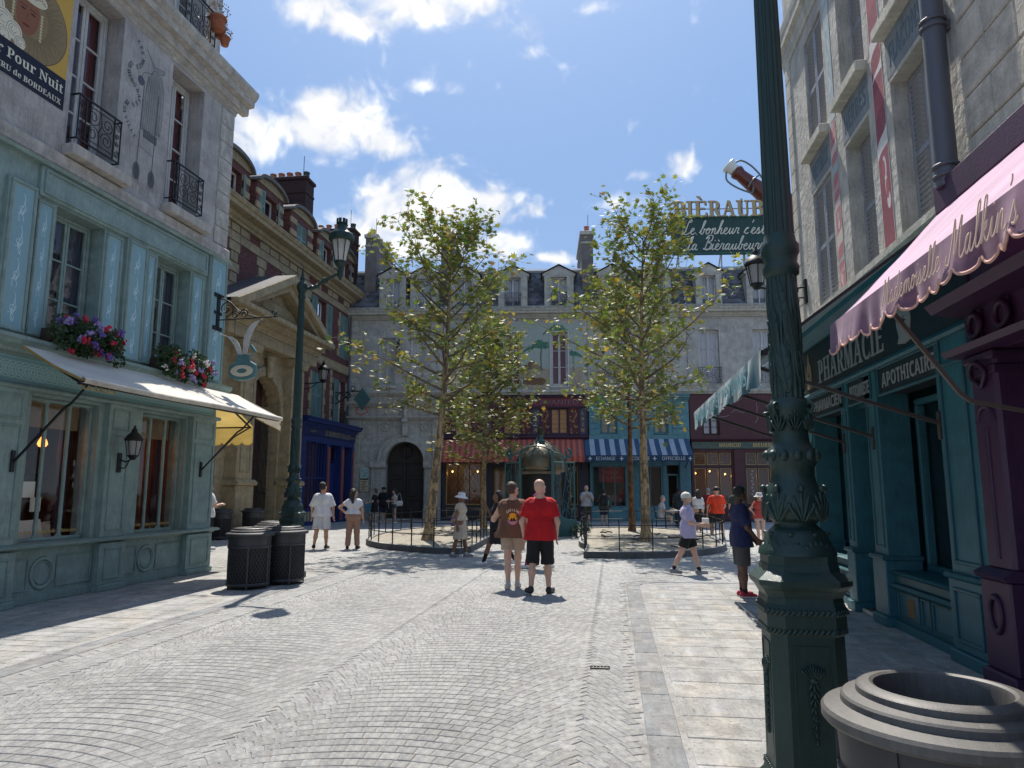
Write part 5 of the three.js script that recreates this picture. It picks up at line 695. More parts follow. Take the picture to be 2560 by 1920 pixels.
// ---- stone house with the arched gateway
{
  const H = [[-1.92, 7.1, -.97, 9.7], [-.18, 7.05, .62, 9.7]], b = house('grey stone house with a tall arched wooden doorway', -3.6, 1.6, H, [[-1.15, .72, 0], [.58, .76, 0]], ashP, -2.55);
  H.forEach((h) => { tallWindow(b, ...h); mesh('sill', box(h[0] - .1, h[1] - .14, -.05, h[2] + .1, h[1] - .01, .15, .01), ashTrim, b); });
  for (let k = 0; k < 11; k++) mesh('quoin', box(-3.55, 6.86 + k * .35, -.02, k % 2 ? -3.05 : -2.9, 7.2 + k * .35, .05, .01), ashTrim, b);
  const cx = -.335, R = 1.02, sp = 3.08, arch = [[cx - R, .002]]; for (let i = 0; i <= 16; i++) { const a = PI - PI * i / 16; arch.push([cx + Math.cos(a) * R, sp + Math.sin(a) * R]); } arch.push([cx + R, .002]);
  mesh('ground_wall', xf(extr([[-3.6, 0], [1.6, 0], [1.6, 6.56], [-3.6, 6.56]], .6, 0, [arch]), [0, 0, -.6]), ashM, b);
  const o = [], inn = []; for (let i = 0; i <= 16; i++) { const a = PI - PI * i / 16; o.push([cx + Math.cos(a) * (R + .42), sp + Math.sin(a) * (R + .42)]); inn.push([cx + Math.cos(a) * R, sp + Math.sin(a) * R]); } mesh('archivolt', [xf(extr([...o, ...[...inn].reverse()], .12, .02), [0, 0, 0]), xf(extr([...o.map(([x, y]) => [cx + (x - cx) * .86, sp + (y - sp) * .86]), ...[...inn].reverse()], .06, .01), [0, 0, .12])], ashTrim, b);
  for (const s of [-1, 1]) { meshes('impost', [box(cx + s * 1.42 - .42, 2.72, -.02, cx + s * 1.42 + .42, 3.07, .2, .02)], ashTrim, b); mesh('pier', [box(cx + s * 1.42 - .34, .6, -.02, cx + s * 1.42 + .34, 2.72, .12, .015), box(cx + s * 1.42 - .4, 0, -.02, cx + s * 1.42 + .4, .6, .17, .02), frame(cx + s * 1.42 - .22, .9, cx + s * 1.42 + .22, 2.5, .04, .11, .14)], ashM, b); mesh('roundel', [xf(new THREE.TorusGeometry(.22, .035, 8, 26), [cx + s * 1.05, 4.88, .02]), xf(new THREE.SphereGeometry(.15, 14, 8), [cx + s * 1.05, 4.88, 0], [0, 0, 0], [1, 1, .35])], ashTrim, b); }
  const k = part('console', b); mesh('scroll', [box(cx - .14, 4.4, 0, cx + .14, 5.25, .3, .04), xf(new THREE.CylinderGeometry(.13, .13, .3, 14), [cx, 5.2, .28], [0, 0, PI / 2]), xf(new THREE.CylinderGeometry(.09, .09, .28, 14), [cx, 4.45, .2], [0, 0, PI / 2])], ashTrim, k); mesh('statuette', [xf(lathe([[.1, 0], [.13, .1], [.1, .3], [.12, .42], [.06, .5], [.09, .58], [.08, .68], [.0, .74]], 12), [cx, 5.3, .22]), xf(new THREE.ConeGeometry(.035, .1, 6), [cx - .05, 6.06, .22]), xf(new THREE.ConeGeometry(.035, .1, 6), [cx + .05, 6.06, .22])], ashTrim, k);
  mesh('entablature', [mould([[-.02, 5.25], [.1, 5.25], [.14, 5.32], [.22, 5.36], [.22, 5.44], [-.02, 5.48]], -3.6, 1.6), mould([[-.02, 5.95], [.12, 5.95], [.3, 6.1], [.34, 6.22], [-.02, 6.26]], -3.6, 1.6)], ashTrim, b);
  mesh('pilaster', [box(-3.5, 0, -.02, -2.75, 5.25, .1, .02), box(-3.56, 0, -.02, -2.7, .7, .16, .02)], ashM, b); mesh('pilaster', [box(1.1, 0, -.02, 1.58, 5.25, .1, .02), box(1.08, 0, -.02, 1.59, .7, .16, .02)], ashM, b);
  const d = part('door', b), dm = M(lin(.028, .021, .017), { map: TX.paint2, roughness: .6 }); mesh('leaf', [box(cx - R - .05, 0, -.62, cx - .01, 4.2, -.5, .01)], dm, d); mesh('leaf', [box(cx + .01, 0, -.62, cx + R + .05, 4.2, -.5, .01)], dm, d); for (const s of [-1, 1]) for (const [y0, y1] of [[.25, 1.1], [1.25, 2.2], [2.35, 2.95]]) mesh('door_panel', frame(cx + s * .5 - .36, y0, cx + s * .5 + .36, y1, .06, -.51, -.45), dm, d); mesh('lunette_rail', box(cx - R, 3.02, -.52, cx + R, 3.14, -.42), dm, d); mesh('medallion', xf(new THREE.TorusGeometry(.3, .05, 8, 24), [cx, 3.6, -.48]), dm, d); mesh('step', box(cx - 1.5, 0, -.6, cx + 1.5, .08, .12, .01), ashTrim, b);
  const pst = canvasTex(128, 300, (c) => { c.fillStyle = '#9fb6ad'; c.fillRect(0, 0, 128, 140); c.strokeStyle = '#50706c'; c.lineWidth = 5; for (let i = 0; i < 7; i++) { c.beginPath(); c.arc(30 + (i * 37) % 80, 30 + (i * 29) % 90, 14 + i * 2, i, i + 3.5); c.stroke(); } c.fillStyle = '#b9ad90'; c.fillRect(0, 156, 128, 144); c.fillStyle = '#5a4a3c'; for (let i = 0; i < 6; i++) c.fillRect(20 + (i % 2) * 10, 172 + i * 20, 88 - (i % 3) * 18, 9); });
  mesh('wall_notice', sheet(-2.66, 1.5, -2.22, 2.75, .125).translate(0, 0, -.02), printM(pst), b, { keepUV: true });
}
// ---- purple shop under the painted desert wall
const amberGlow = M(lin(.5, .25, .08), { roughness: .4 });
function shopRoom(b, x0, x1, y1, col = lin(.16, .12, .095)) { mesh('shop_interior', [box(x0, 0, -2.4, x1, .03, -.3), box(x0, 0, -2.5, x1, y1, -2.4), box(x0, y1, -2.4, x1, y1 + .05, -.3), box(x0, 0, -2.4, x0 + .06, y1, -.35), box(x1 - .06, 0, -2.4, x1, y1, -.35)], M(col, { roughness: .9 }), b); }
{
  const H = [[2.4, 7.05, 3.3, 9.95], [4.92, 7.05, 5.82, 9.95], [7.4, 7.05, 8.3, 9.95]], b = house('house with a painted desert wall above a dark purple shopfront', 1.64, 9.33, H, [[2.75, .74, 0], [5.38, .78, 1], [7.86, .78, 1]], ashP, 1.7);
  const pr = M(lin(.055, .02, .05), { roughness: .6, map: TX.paint2 }), navy = paintM(lin(.018, .02, .04), .5), red = paintM(lin(.16, .022, .03), .6), gilt = M(lin(.4, .25, .07), { roughness: .5, metalness: .3 });
  H.forEach((h, i) => { tallWindow(b, ...h, whitePaint, -.15, i ? curtainRed : netCurtain); mesh('surround', frame(h[0] - .06, h[1] - .1, h[2] + .06, h[3] + .06, .06, -.02, .05), whitePaint, b); });
  const desert = canvasTex(1024, 520, (c, w, h) => { const r = mk(77); c.fillStyle = '#9aa49c'; c.fillRect(0, 0, w, h); c.fillStyle = '#9c917c'; c.beginPath(); c.moveTo(0, h * .72); c.bezierCurveTo(w * .3, h * .64, w * .6, h * .74, w, h * .66); c.lineTo(w, h); c.lineTo(0, h); c.fill(); for (const [x, y, s] of [[.62, .7, .1], [.1, .72, .12], [.4, .68, .06]]) { c.fillStyle = '#6b5a48'; c.beginPath(); c.moveTo(w * (x - s), h * y); c.lineTo(w * x, h * (y - s * 1.4)); c.lineTo(w * x, h * y); c.fill(); c.fillStyle = '#8a765c'; c.beginPath(); c.moveTo(w * x, h * (y - s * 1.4)); c.lineTo(w * (x + s), h * (y + .02)); c.lineTo(w * x, h * y); c.fill(); } const palm = (x, y, s) => { c.strokeStyle = '#5d6a52'; c.lineWidth = 9 * s; c.beginPath(); c.moveTo(x, y); c.quadraticCurveTo(x - 10 * s, y + 60 * s, x, y + 150 * s); c.stroke(); for (let i = 0; i < 11; i++) { const a = -PI * .05 - PI * .9 * i / 10, L = (80 + r() * 40) * s; c.strokeStyle = i % 2 ? '#4f7a63' : '#3f6a58'; c.lineWidth = 12 * s; c.beginPath(); c.moveTo(x, y); c.quadraticCurveTo(x + Math.cos(a) * L * .6, y + Math.sin(a) * L * .8 - 10, x + Math.cos(a) * L, y + Math.sin(a) * L * .35 + 35 * s); c.stroke(); } }; palm(w * .69, h * .38, 1.2); palm(w * .22, h * .42, 1.1); palm(w * .92, h * .5, .8); palm(w * .80, h * .12, 1.0); c.fillStyle = '#6e563f'; for (let i = 0; i < 3; i++) { c.beginPath(); c.ellipse(w * (.58 + i * .05), h * .88, 40, 30, 0, 0, 7); c.fill(); } c.strokeStyle = '#4d3d2e'; c.lineWidth = 6; c.beginPath(); c.arc(w * .61, h * .8, 26, 0, 5); c.stroke(); c.globalAlpha = .18; for (let i = 0; i < 1400; i++) { c.fillStyle = r() < .5 ? '#c8c2b4' : '#555'; c.fillRect(r() * w, r() * h, 1 + r() * 4, 3 + r() * 22); } });
  const mg = [], ms = [[1.9, 2.3], [3.4, 4.82], [5.92, 7.3], [8.4, 9.1]]; const seg = (a, c, y0, y1) => { const g = sheet(a, y0, c, y1, .004), u = g.attributes.uv; for (let i = 0; i < u.count; i++) u.setXY(i, (lerp(a, c, u.getX(i)) - 1.8) / 7.4, (lerp(y0, y1, u.getY(i)) - 6.85) / 3.6); return g; }; ms.forEach(([a, c]) => mg.push(seg(a, c, 6.87, 10.45))); [[2.3, 3.4], [4.82, 5.92], [7.3, 8.4]].forEach(([a, c]) => mg.push(seg(a, c, 10.02, 10.45))); mesh('painted_desert', mg, printM(desert, { roughness: .95 }), b, { keepUV: true });
  // mezzanine
  mesh('mezzanine_wall', wall(1.66, 4.2, 9.31, 6.56, -.3, 0, [[2.3, 4.5, 3.2, 5.83], [4.87, 4.5, 5.77, 5.83], [7.38, 4.5, 8.26, 5.83]]), pr, b); mesh('mezzanine_interior', box(1.7, 4.3, -1.4, 9.3, 6, -1.3), M(lin(.25, .12, .04), { roughness: .9 }), b);
  const f = part('fascia', b); mesh('board', box(1.75, 5.92, .0, 9.22, 6.4, .08, .01), red, f); mesh('moulding', frame(1.68, 5.86, 9.29, 6.5, .06, 0, .13), pr, f); mesh('letters', text('LOPEZ  ·  MILAN  ·  CAVANIEU', .25, 5.5, 6.03, .082, { font: 'sans_regular', d: .008, w: 6.6 }), M(lin(.16, .10, .13), { roughness: .6 }), f); mesh('letters', text('MILAN', .25, 5.5, 6.03, .092, { font: 'sans_bold', d: .004, w: 1.0 }), gilt, f);
  const floral = (sd) => canvasTex(96, 256, (c, w, h) => { const r = mk(sd); c.fillStyle = '#4a1a20'; c.fillRect(0, 0, w, h); for (let i = 0; i < 46; i++) { c.fillStyle = r() < .55 ? '#a07a34' : '#6e2a2c'; c.beginPath(); c.ellipse(r() * w, r() * h, 5 + r() * 10, 3 + r() * 7, r() * 3, 0, 7); c.fill(); } });
  const fl = printM(floral(5), { roughness: .6 }); for (const [a, c] of [[1.75, 2.22], [3.28, 3.72], [4.3, 4.8], [5.84, 6.3], [6.86, 7.3], [8.34, 8.8]]) { const g = part('floral_panel', b); mesh('print', sheet(a, 4.48, c, 5.84, .012), fl, g, { keepUV: true }); mesh('moulding', frame(a - .03, 4.45, c + .03, 5.87, .035, .0, .035), pr, g); }
  for (const [a, c] of [[3.85, 4.2], [6.4, 6.76], [8.9, 9.2]]) { const g = part('name_panel', b); mesh('panel', box(a, 4.48, 0, c, 5.84, .02), paintM(lin(.06, .06, .10)), g); 'LAIN'.split('').forEach((s, i) => mesh('letter', text(s, .17, (a + c) / 2, 5.5 - i * .3, .022, { d: .006 }), gilt, g)); }
  for (const [a, c] of [[2.3, 3.2], [4.87, 5.77], [7.38, 8.26]]) { const g = part('window', b); mesh('frame', [frame(a, 4.5, c, 5.83, .05, -.2, -.05), box((a + c) / 2 - .04, 4.55, -.2, (a + c) / 2 + .04, 5.78, -.06)], pr, g); const am = new THREE.MeshPhysicalMaterial({ color: lin(.75, .42, .16), roughness: .25, transmission: .55, thickness: 0 }); meshes('pane', [box(a + .05, 4.55, -.13, (a + c) / 2 - .04, 5.78, -.126), box((a + c) / 2 + .04, 4.55, -.13, c - .05, 5.78, -.126)], am, g); for (let k = 0; k < 4; k++) mesh('lead_bar', box(a + .05, 4.75 + k * .26, -.12, c - .05, 4.765 + k * .26, -.11), ironM, g); }
  mesh('ledge', mould([[-.02, 4.2], [.12, 4.2], [.2, 4.3], [.2, 4.38], [-.02, 4.42]], 1.66, 9.31), pr, b);
  // ground floor
  mesh('shop_wall', wall(1.66, 0, 9.31, 4.2, -.3, 0, [[1.85, .8, 3.72, 2.95], [4.3, .0, 5.05, 2.75], [5.5, .8, 7.9, 2.95], [8.35, .8, 8.75, 2.8]]), navy, b); shopRoom(b, 1.7, 9.28, 3.6);
  for (const [a, c, n] of [[1.85, 3.72, 3], [5.5, 7.9, 4], [8.35, 8.75, 1]]) { const g = part('shop_window', b); mesh('frame', frame(a, .8, c, 2.95, .05, -.2, -.08), gilt, g); for (let i = 1; i < n; i++) mesh('mullion', box(a + (c - a) * i / n - .02, .85, -.18, a + (c - a) * i / n + .02, 2.9, -.1), navy, g); for (let i = 0; i < n; i++) glassPane(g, a + .05 + (c - a - .1) * i / n + .02, .85, a + .05 + (c - a - .1) * (i + 1) / n - .02, 2.9, -.15); const lt = []; for (let i = -3; i < 9; i++) for (const s of [-1, 1]) { const x = a + i * .25, x2 = x + s * .8; if (Math.min(x, x2) > a && Math.max(x, x2) < c) lt.push(beam([x, 1.6, -.6], [x2, 2.85, -.6], .012)); } if (lt.length) mesh('lattice', lt, brass, g); mesh('riser_panel', frame(a + .05, .2, c - .05, .65, .03, .0, .025), gilt, g); }
  const d = part('door', b); mesh('leaf', [frame(4.32, .03, 5.03, 2.72, .1, -.28, -.2), box(4.4, .1, -.26, 4.95, .8, -.22)], M(lin(.16, .1, .025), { roughness: .6, map: TX.paint2 }), d); glassPane(d, 4.42, .8, 4.93, 2.62, -.24); mesh('blind', box(4.42, 1.0, -.4, 4.93, 2.6, -.38), M(lin(.3, .13, .04), { roughness: .9 }), d); mesh('knob', xf(new THREE.SphereGeometry(.03, 8, 6), [4.95, 1.1, -.17]), brass, d);
  const tl = [[2.1, 2.55], [3.45, 2.55]]; tl.forEach(([x, y], i) => { const l = thing('window_lamp', `small glowing bulb hanging in the purple shop window, ${i ? 'nearer the ochre door' : 'nearer the stone archway'}`, 'lamp', toT(x, y, -.8)); mesh('lamp_bulb', new THREE.SphereGeometry(.05, 10, 8), M(lin(1, .7, .3), { emissive: lin(1, .6, .2), emissiveIntensity: 2 }), l); mesh('cord', bar([0, .05, 0], [0, 3.6 - y, 0], .006, .006, 4), ironM, l); const p = new THREE.PointLight(0xffb060, .35); p.position.y = -.1; p.castShadow = true; l.add(p); });
  const aw = thing('awning', 'wide red striped awning over the purple shopfront', 'awning', [TX0, 0, TZ0], TRY), st = stripes(52, '#a2524a', '#de7054', 4), am2 = fabric(0xffffff, .3, { map: st }); mesh('canopy', awnGeo(1.6, 9.06, .05, 4.22, 1.3, 3.25, 40, 8, .02), am2, aw, { keepUV: true }); mesh('valance', valance(1.6, 9.06, 3.26, .3, 1.3, 26, { drop: .008, wob: .03 }), am2, aw, { keepUV: true }); mesh('front_bar', box(1.6, 3.2, 1.24, 9.06, 3.25, 1.29), ironM, aw); meshes('arm', [1.75, 5.2, 8.9].map((x) => beam([x, 2.6, .05], [x, 3.22, 1.26], .03)), ironM, aw);
}
// ---- pale teal shop
{
  const H = [[10.1, 7.1, 11.0, 10.0], [12.4, 7.1, 13.3, 10.0]], b = house('grey house above a pale turquoise shopfront', 9.35, 14.6, H, [[10.7, .72, 0], [13.1, .72, 0]], ashP, 9.45);
  H.forEach((h, i) => { tallWindow(b, ...h); railing(b, h[0] - .02, h[2] + .02, 7.1, 7.85, .1, .1); });
  const tq = paintM(lin(.10, .27, .30)), tqD = paintM(lin(.075, .2, .235));
  mesh('shop_wall', wall(9.37, 0, 14.58, 6.56, -.3, 0, [[9.95, 4.45, 10.85, 5.85], [12.72, 4.42, 13.5, 5.85], [9.5, .7, 11.25, 2.82], [11.9, .7, 13.1, 2.82], [13.35, 0, 13.98, 2.85]]), tq, b); shopRoom(b, 9.4, 14.55, 3.5);
  for (let k = 0; k < 5; k++) for (const x of [9.4, 11.2, 11.95, 13.7]) mesh('rusticated_block', box(x, 4.44 + k * .3, -.01, x + .5, 4.72 + k * .3, .03, .012), tq, b);
  mesh('cornice', cornice(9.35, 14.6, 6.2, .34, .3), tq, b); mesh('painted_name', text('bureau de change · cadeaux', .2, 11.95, 5.98, .004, { font: 'serif_regular', d: .006, sl: .3, w: 3.6 }), M(lin(.05, .12, .15)), b);
  for (const [a, c] of [[9.95, 10.85], [12.72, 13.5]]) tallWindow(b, a, 4.45, c, 5.84, tqD, -.15, M(lin(.3, .26, .18)));
  for (const [a, c, n] of [[9.5, 11.25, 3], [11.9, 13.1, 2]]) { const g = part('shop_window', b); mesh('frame', frame(a, .7, c, 2.82, .06, -.2, .02), tqD, g); for (let i = 1; i < n; i++) mesh('mullion', box(a + (c - a) * i / n - .025, .76, -.18, a + (c - a) * i / n + .025, 2.76, -.08), tqD, g); for (let i = 0; i < n; i++) glassPane(g, a + .06 + (c - a - .12) * i / n + .02, .76, a + .06 + (c - a - .12) * (i + 1) / n - .02, 2.76, -.13); }
  meshes('pilaster', [box(9.38, 0, -.01, 9.48, 3, .06), box(11.35, 0, -.01, 11.8, 3, .08, .01), box(13.14, 0, -.01, 13.32, 3, .06), box(14.0, 0, -.01, 14.56, 3.3, .08, .01)], tqD, b); mesh('door', [frame(13.36, .03, 13.97, 2.4, .09, -.28, -.2), box(13.45, .1, -.26, 13.88, .7, -.22)], tqD, b);
  const bn = thing('red_banner', 'red lettered cloth banner inside the turquoise shop window', 'banner', toT(10.5, 0, -.55), TRY), bt = canvasTex(256, 160, (c) => { c.fillStyle = '#8e1c2a'; c.fillRect(0, 0, 256, 160); c.fillStyle = '#c25a3a'; c.font = 'bold 44px serif'; c.textAlign = 'center'; c.fillText('FOIRE', 128, 70); c.fillText('AUX SORTS', 128, 124, 220); }); mesh('cloth', sheet(-.62, 1.95, .72, 2.75, 0), printM(bt), bn, { keepUV: true }); mesh('pole', bar([-.68, 2.76, 0], [.78, 2.76, 0], .015), brass, bn);
  const ob = thing('market_cart', 'wooden display counter piled with goods inside the turquoise shop window', 'counter', toT(10.5, .03, -.9), TRY); mesh('counter', [box(-.7, 0, -.3, .7, .85, .3, .01), box(-.75, .85, -.35, .75, .9, .35)], woodDark, ob); const rg = mk(8); for (let i = 0; i < 12; i++) mesh('parcel', box(-.65 + i * .11, .9, -.2 + rg() * .2, -.56 + i * .11, 1.0 + rg() * .3, .05 + rg() * .2, .01), M(lin(.1 + rg() * .4, .1 + rg() * .25, .06 + rg() * .2)), ob);
  const aw = thing('awning', 'blue and white striped awning lettered along its navy valance', 'awning', [TX0, 0, TZ0], TRY), st = stripes(21, '#b8c2cc', '#36597c', 9), m = fabric(0xffffff, .3, { map: st }), nv = fabric(lin(.03, .075, .14), .25); mesh('canopy', awnGeo(9.1, 14.5, .05, 4.2, 1.2, 3.3, 30, 8, .03), m, aw, { keepUV: true }); mesh('valance', valance(9.1, 14.5, 3.31, .34, 1.2, 18, { drop: .006, wob: .02 }), nv, aw, { keepUV: true });
  const lw = M(lin(.6, .62, .62), { roughness: .9 }); [['ECHANGE', 10.1, .95], ['SCOLAIRE', 11.8, 1.0], ['OFFICIELLE', 13.5, 1.15]].forEach(([s, x, w]) => mesh('letters', text(s, .17, x, 3.06, 1.235, { font: 'sans_regular', d: .004, w }), lw, aw)); for (const x of [9.32, 10.9, 12.55, 14.32]) mesh('cross_mark', [box(x - .02, 3.04, 1.235, x + .02, 3.24, 1.242), box(x - .09, 3.12, 1.236, x + .09, 3.16, 1.241)], lw, aw); mesh('front_bar', box(9.1, 3.25, 1.14, 14.5, 3.3, 1.19), ironM, aw); meshes('arm', [9.3, 14.3].map((x) => beam([x, 2.7, .05], [x, 3.27, 1.16], .03)), ironM, aw);
}
// ---- maroon shop
{
  const H = [[15.2, 7.12, 16.3, 10.0], [18.07, 7.12, 19.15, 10.0], [21, 7.12, 22, 10]], b = house('grey house above a maroon shopfront with chalked drawings', 14.62, 24, H, [[15.82, .68, 0], [18.5, .7, 0], [21.5, .7, 0]], ashP, null);
  H.forEach((h) => { tallWindow(b, ...h); railing(b, h[0] - .05, h[2] + .05, 7.12, 7.95, .12, .12); });
  const mr = paintM(lin(.085, .018, .025), .55), mrD = paintM(lin(.055, .013, .018), .55), gr = paintM(lin(.09, .13, .10), .6), gilt = M(lin(.45, .33, .13), { roughness: .5, metalness: .3 }), chalk = M(lin(.4, .36, .36), { roughness: .95 });
  mesh('shop_wall', wall(14.63, 0, 24, 6.56, -.3, 0, [[15.25, 4.38, 16.15, 5.6], [14.75, .85, 16.7, 3.5], [17.4, .85, 19.2, 3.5], [19.6, 0, 20.4, 3.4], [20.8, .85, 23, 3.5], [18.6, 4.38, 19.4, 5.6]]), mr, b); shopRoom(b, 14.66, 23.9, 3.6, lin(.13, .09, .08));
  tallWindow(b, 15.25, 4.38, 16.15, 5.6, mrD, -.15); tallWindow(b, 18.6, 4.38, 19.4, 5.6, mrD, -.15);
  const rg = mk(44); for (let i = 0; i < 16; i++) { const x = 14.9 + rg() * 7, y = 4.4 + rg() * 1.9, P = []; let a = rg() * 6; let px = x, py = y; for (let k = 0; k < 5; k++) { P.push([px, py, .008]); a += (rg() - .5) * 2.4; px += Math.cos(a) * .28; py = clamp(py + Math.sin(a) * .28, 4.2, 6.4); } if (P.every(([X]) => X > 14.7 && X < 23)) mesh('chalk_line', tube(P, .011, 4, 16), chalk, b); }
  const f = part('fascia', b); mesh('board', box(14.66, 3.68, -.01, 24, 4.05, .12, .01), gr, f); mesh('moulding', mould([[0, 4.05], [.16, 4.05], [.24, 4.13], [0, 4.2]], 14.64, 24), mr, f); [['MAURICIO', 16.6, 1.1], ['MEURICE', 18.35, 1.15]].forEach(([s, x, w]) => mesh('letters', text(s, .2, x, 3.77, .122, { d: .008, w, sl: .1 }), gilt, f));
  for (const [a, c, n] of [[14.75, 16.7, 3], [17.4, 19.2, 3], [20.8, 23, 3]]) { const g = part('shop_window', b), W = (c - a) / n; for (let i = 0; i < n; i++) { const x0 = a + i * W + .03, x1 = a + (i + 1) * W - .03; mesh('transom_frame', frame(x0, 2.85, x1, 3.48, .03, -.16, -.08), gilt, g); glassPane(g, x0 + .03, 2.88, x1 - .03, 3.45, -.12); mesh('light_frame', frame(x0, .87, x1, 2.68, .025, -.16, -.08), gilt, g); glassPane(g, x0 + .025, .9, x1 - .025, 2.65, -.12); const st = []; for (let k = 0; k < 9; k++) st.push(xf(new THREE.SphereGeometry(.018, 6, 5), [lerp(x0 + .08, x1 - .08, rg()), lerp(2.95, 3.4, rg()), -.11])); mesh('gilt_star', st, gilt, g, { kind: 'stuff' }); } mesh('rails', [box(a, 2.68, -.2, c, 2.85, -.06), box(a, .82, -.2, c, .88, .04)], mrD, g); mesh('mullions', Array.from({ length: n + 1 }, (_, i) => box(a + i * W - .03, .85, -.2, a + i * W + .03, 3.5, -.07)), mrD, g); }
  meshes('pilaster', [box(16.78, 0, -.01, 17.32, 3.66, .1, .02), box(19.25, 0, -.01, 19.58, 3.66, .1, .02), box(20.42, 0, -.01, 20.76, 3.66, .1, .02)], mr, b); mesh('door', [frame(19.62, .03, 20.38, 2.5, .1, -.26, -.18), box(19.7, .1, -.25, 20.3, .9, -.2)], mrD, b); mesh('star_strip', Array.from({ length: 8 }, (_, i) => { const P = []; for (let k = 0; k < 10; k++) { const a = k / 10 * 2 * PI, q = k % 2 ? .03 : .075; P.push([17.7 + Math.cos(a) * q + (i % 2) * .05, 1.35 + i * .17 + Math.sin(a) * q]); } return xf(extr(P, .004), [0, 0, -.112]); }), chalk, b, { kind: 'stuff' });
  [[14.95, 2.45], [16.5, 2.4], [17.55, 2.35], [15.7, 2.55]].forEach(([x, y], i) => { const l = thing('window_lamp', ['small warm bulb at the near edge of the maroon shop window', 'small warm bulb beside the maroon pilaster', 'warm bulb in the starry maroon window', 'warm bulb in the middle of the maroon shop window'][i], 'lamp', toT(x, y, -.7)); mesh('lamp_bulb', new THREE.SphereGeometry(.045, 10, 8), M(lin(1, .7, .3), { emissive: lin(1, .55, .16), emissiveIntensity: 2 }), l); mesh('cord', bar([0, .05, 0], [0, 3.65 - y, 0], .006, .006, 4), ironM, l); const p = new THREE.PointLight(0xffb060, .3); p.position.y = -.1; p.castShadow = true; l.add(p); });
}
// ================================================================ script lettering: joined pen strokes laid as thin rounded ribbons
const GL = { e: [.75, [0, .2, .35, .55, .5, .85, .3, 1, .12, .7, .15, .25, .4, 0, .75, .2]], o: [.8, [0, .2, .2, .6, .45, .95, .2, .9, .1, .4, .3, .02, .6, .3, .55, .8, .42, .95, .6, .82, .8, .7]], n: [.95, [0, .2, .15, .8, .22, 1, .22, .4, .2, 0, .3, .6, .5, 1, .62, .8, .62, .2, .75, 0, .95, .2]], m: [1.4, [0, .2, .15, .8, .22, 1, .22, .4, .2, 0, .3, .6, .5, 1, .62, .8, .62, .3, .62, 0, .72, .6, .92, 1, 1.05, .8, 1.05, .2, 1.18, 0, 1.4, .2]], u: [.95, [0, .2, .2, 1, .2, .3, .35, 0, .55, .3, .65, 1, .65, .3, .78, 0, .95, .2]], r: [.75, [0, .2, .2, 1.05, .3, .9, .5, .95, .48, .4, .55, .05, .75, .2]], s: [.7, [0, .2, .3, 1.05, .35, .7, .5, .3, .35, 0, .12, .1, .4, 0, .7, .2]], t: [.65, [0, .2, .25, 1, .35, 1.7, .3, .5, .4, 0, .65, .2]], h: [.92, [0, .2, .35, 1.4, .4, 2.2, .25, 2.1, .2, 1, .18, 0, .28, .6, .48, 1, .6, .8, .6, .2, .72, 0, .92, .2]], b: [.85, [0, .2, .35, 1.4, .4, 2.2, .25, 2.1, .2, 1, .22, .2, .4, 0, .6, .3, .55, .8, .4, .95, .65, .8, .85, .75]], l: [.65, [0, .2, .35, 1.4, .38, 2.2, .22, 2.1, .2, 1, .25, .15, .4, 0, .65, .2]], i: [.55, [0, .2, .2, 1, .2, .3, .32, 0, .55, .2]], k: [.85, [0, .2, .35, 1.4, .38, 2.2, .22, 2.1, .18, 0, .3, .7, .55, 1, .5, .65, .3, .55, .5, .2, .65, 0, .85, .2]], d: [.98, [0, .2, .3, .9, .5, .95, .2, .9, .1, .4, .3, .02, .55, .4, .7, 2.1, .62, 1, .65, .2, .78, 0, .98, .2]], a: [.95, [0, .2, .3, .9, .5, .95, .2, .9, .1, .4, .3, .02, .55, .4, .62, .95, .6, .2, .75, 0, .95, .2]], c: [.7, [0, .2, .3, .8, .55, .9, .4, 1, .15, .8, .12, .3, .35, 0, .7, .2]], L: [1.15, [.6, 1.9, .95, 2.1, .75, 2.35, .5, 1.9, .45, 1, .3, .2, 0, .05, .15, .25, .5, 0, .9, .1, 1.15, .3]], B: [1.25, [.1, .3, .3, .1, .45, 1.2, .5, 2.1, .1, 1.7, .4, 2.3, 1, 2.2, 1, 1.5, .6, 1.2, 1.1, 1, 1.1, .4, .7, 0, .4, .2, .9, .1, 1.25, .2]], M: [1.75, [-.2, .6, -.3, .2, 0, .05, .25, .8, .5, 2.2, .62, 1.2, .68, .3, .95, 1.4, 1.25, 2.2, 1.22, 1, 1.32, .1, 1.5, .05, 1.75, .3]] };
function script(str, size, x, y, z, r, sl = .35) {
  const out = []; let cx = 0, run = []; const flush = () => { if (run.length > 2) out.push(run); run = []; };
  for (const ch of str) { const base = ch === 'è' ? 'e' : ch; if (ch === ' ') { flush(); cx += .7; continue; } if (ch === "'") { flush(); out.push([[cx + .2, 2.2], [cx + .22, 2.0], [cx + .12, 1.75]]); cx += .3; continue; } const [w, p] = GL[base]; for (let i = run.length ? 2 : 0; i < p.length; i += 2) run.push([cx + p[i], p[i + 1]]); if (ch === 'i') out.push([[cx + .26, 1.45], [cx + .3, 1.5], [cx + .32, 1.47]]); if (ch === 'è') out.push([[cx + .15, 1.6], [cx + .3, 1.45], [cx + .42, 1.3]]); if (ch === 't') out.push([[cx + .08, 1.15], [cx + .3, 1.2], [cx + .6, 1.2]]); cx += w; }
  flush(); const k = size / 2.2;
  return out.map((P) => { const g = tube(P.map(([a, c]) => [x + (a + c * sl) * k, y + c * k, 0]), r, 5, P.length * 4); g.scale(1, 1, .35); g.translate(0, 0, z); return g; });
}
const scriptWidth = (str, size) => { let w = 0; for (const c of str) w += c === ' ' ? .7 : c === "'" ? .3 : GL[c === 'è' ? 'e' : c][0]; return w * size / 2.2; };
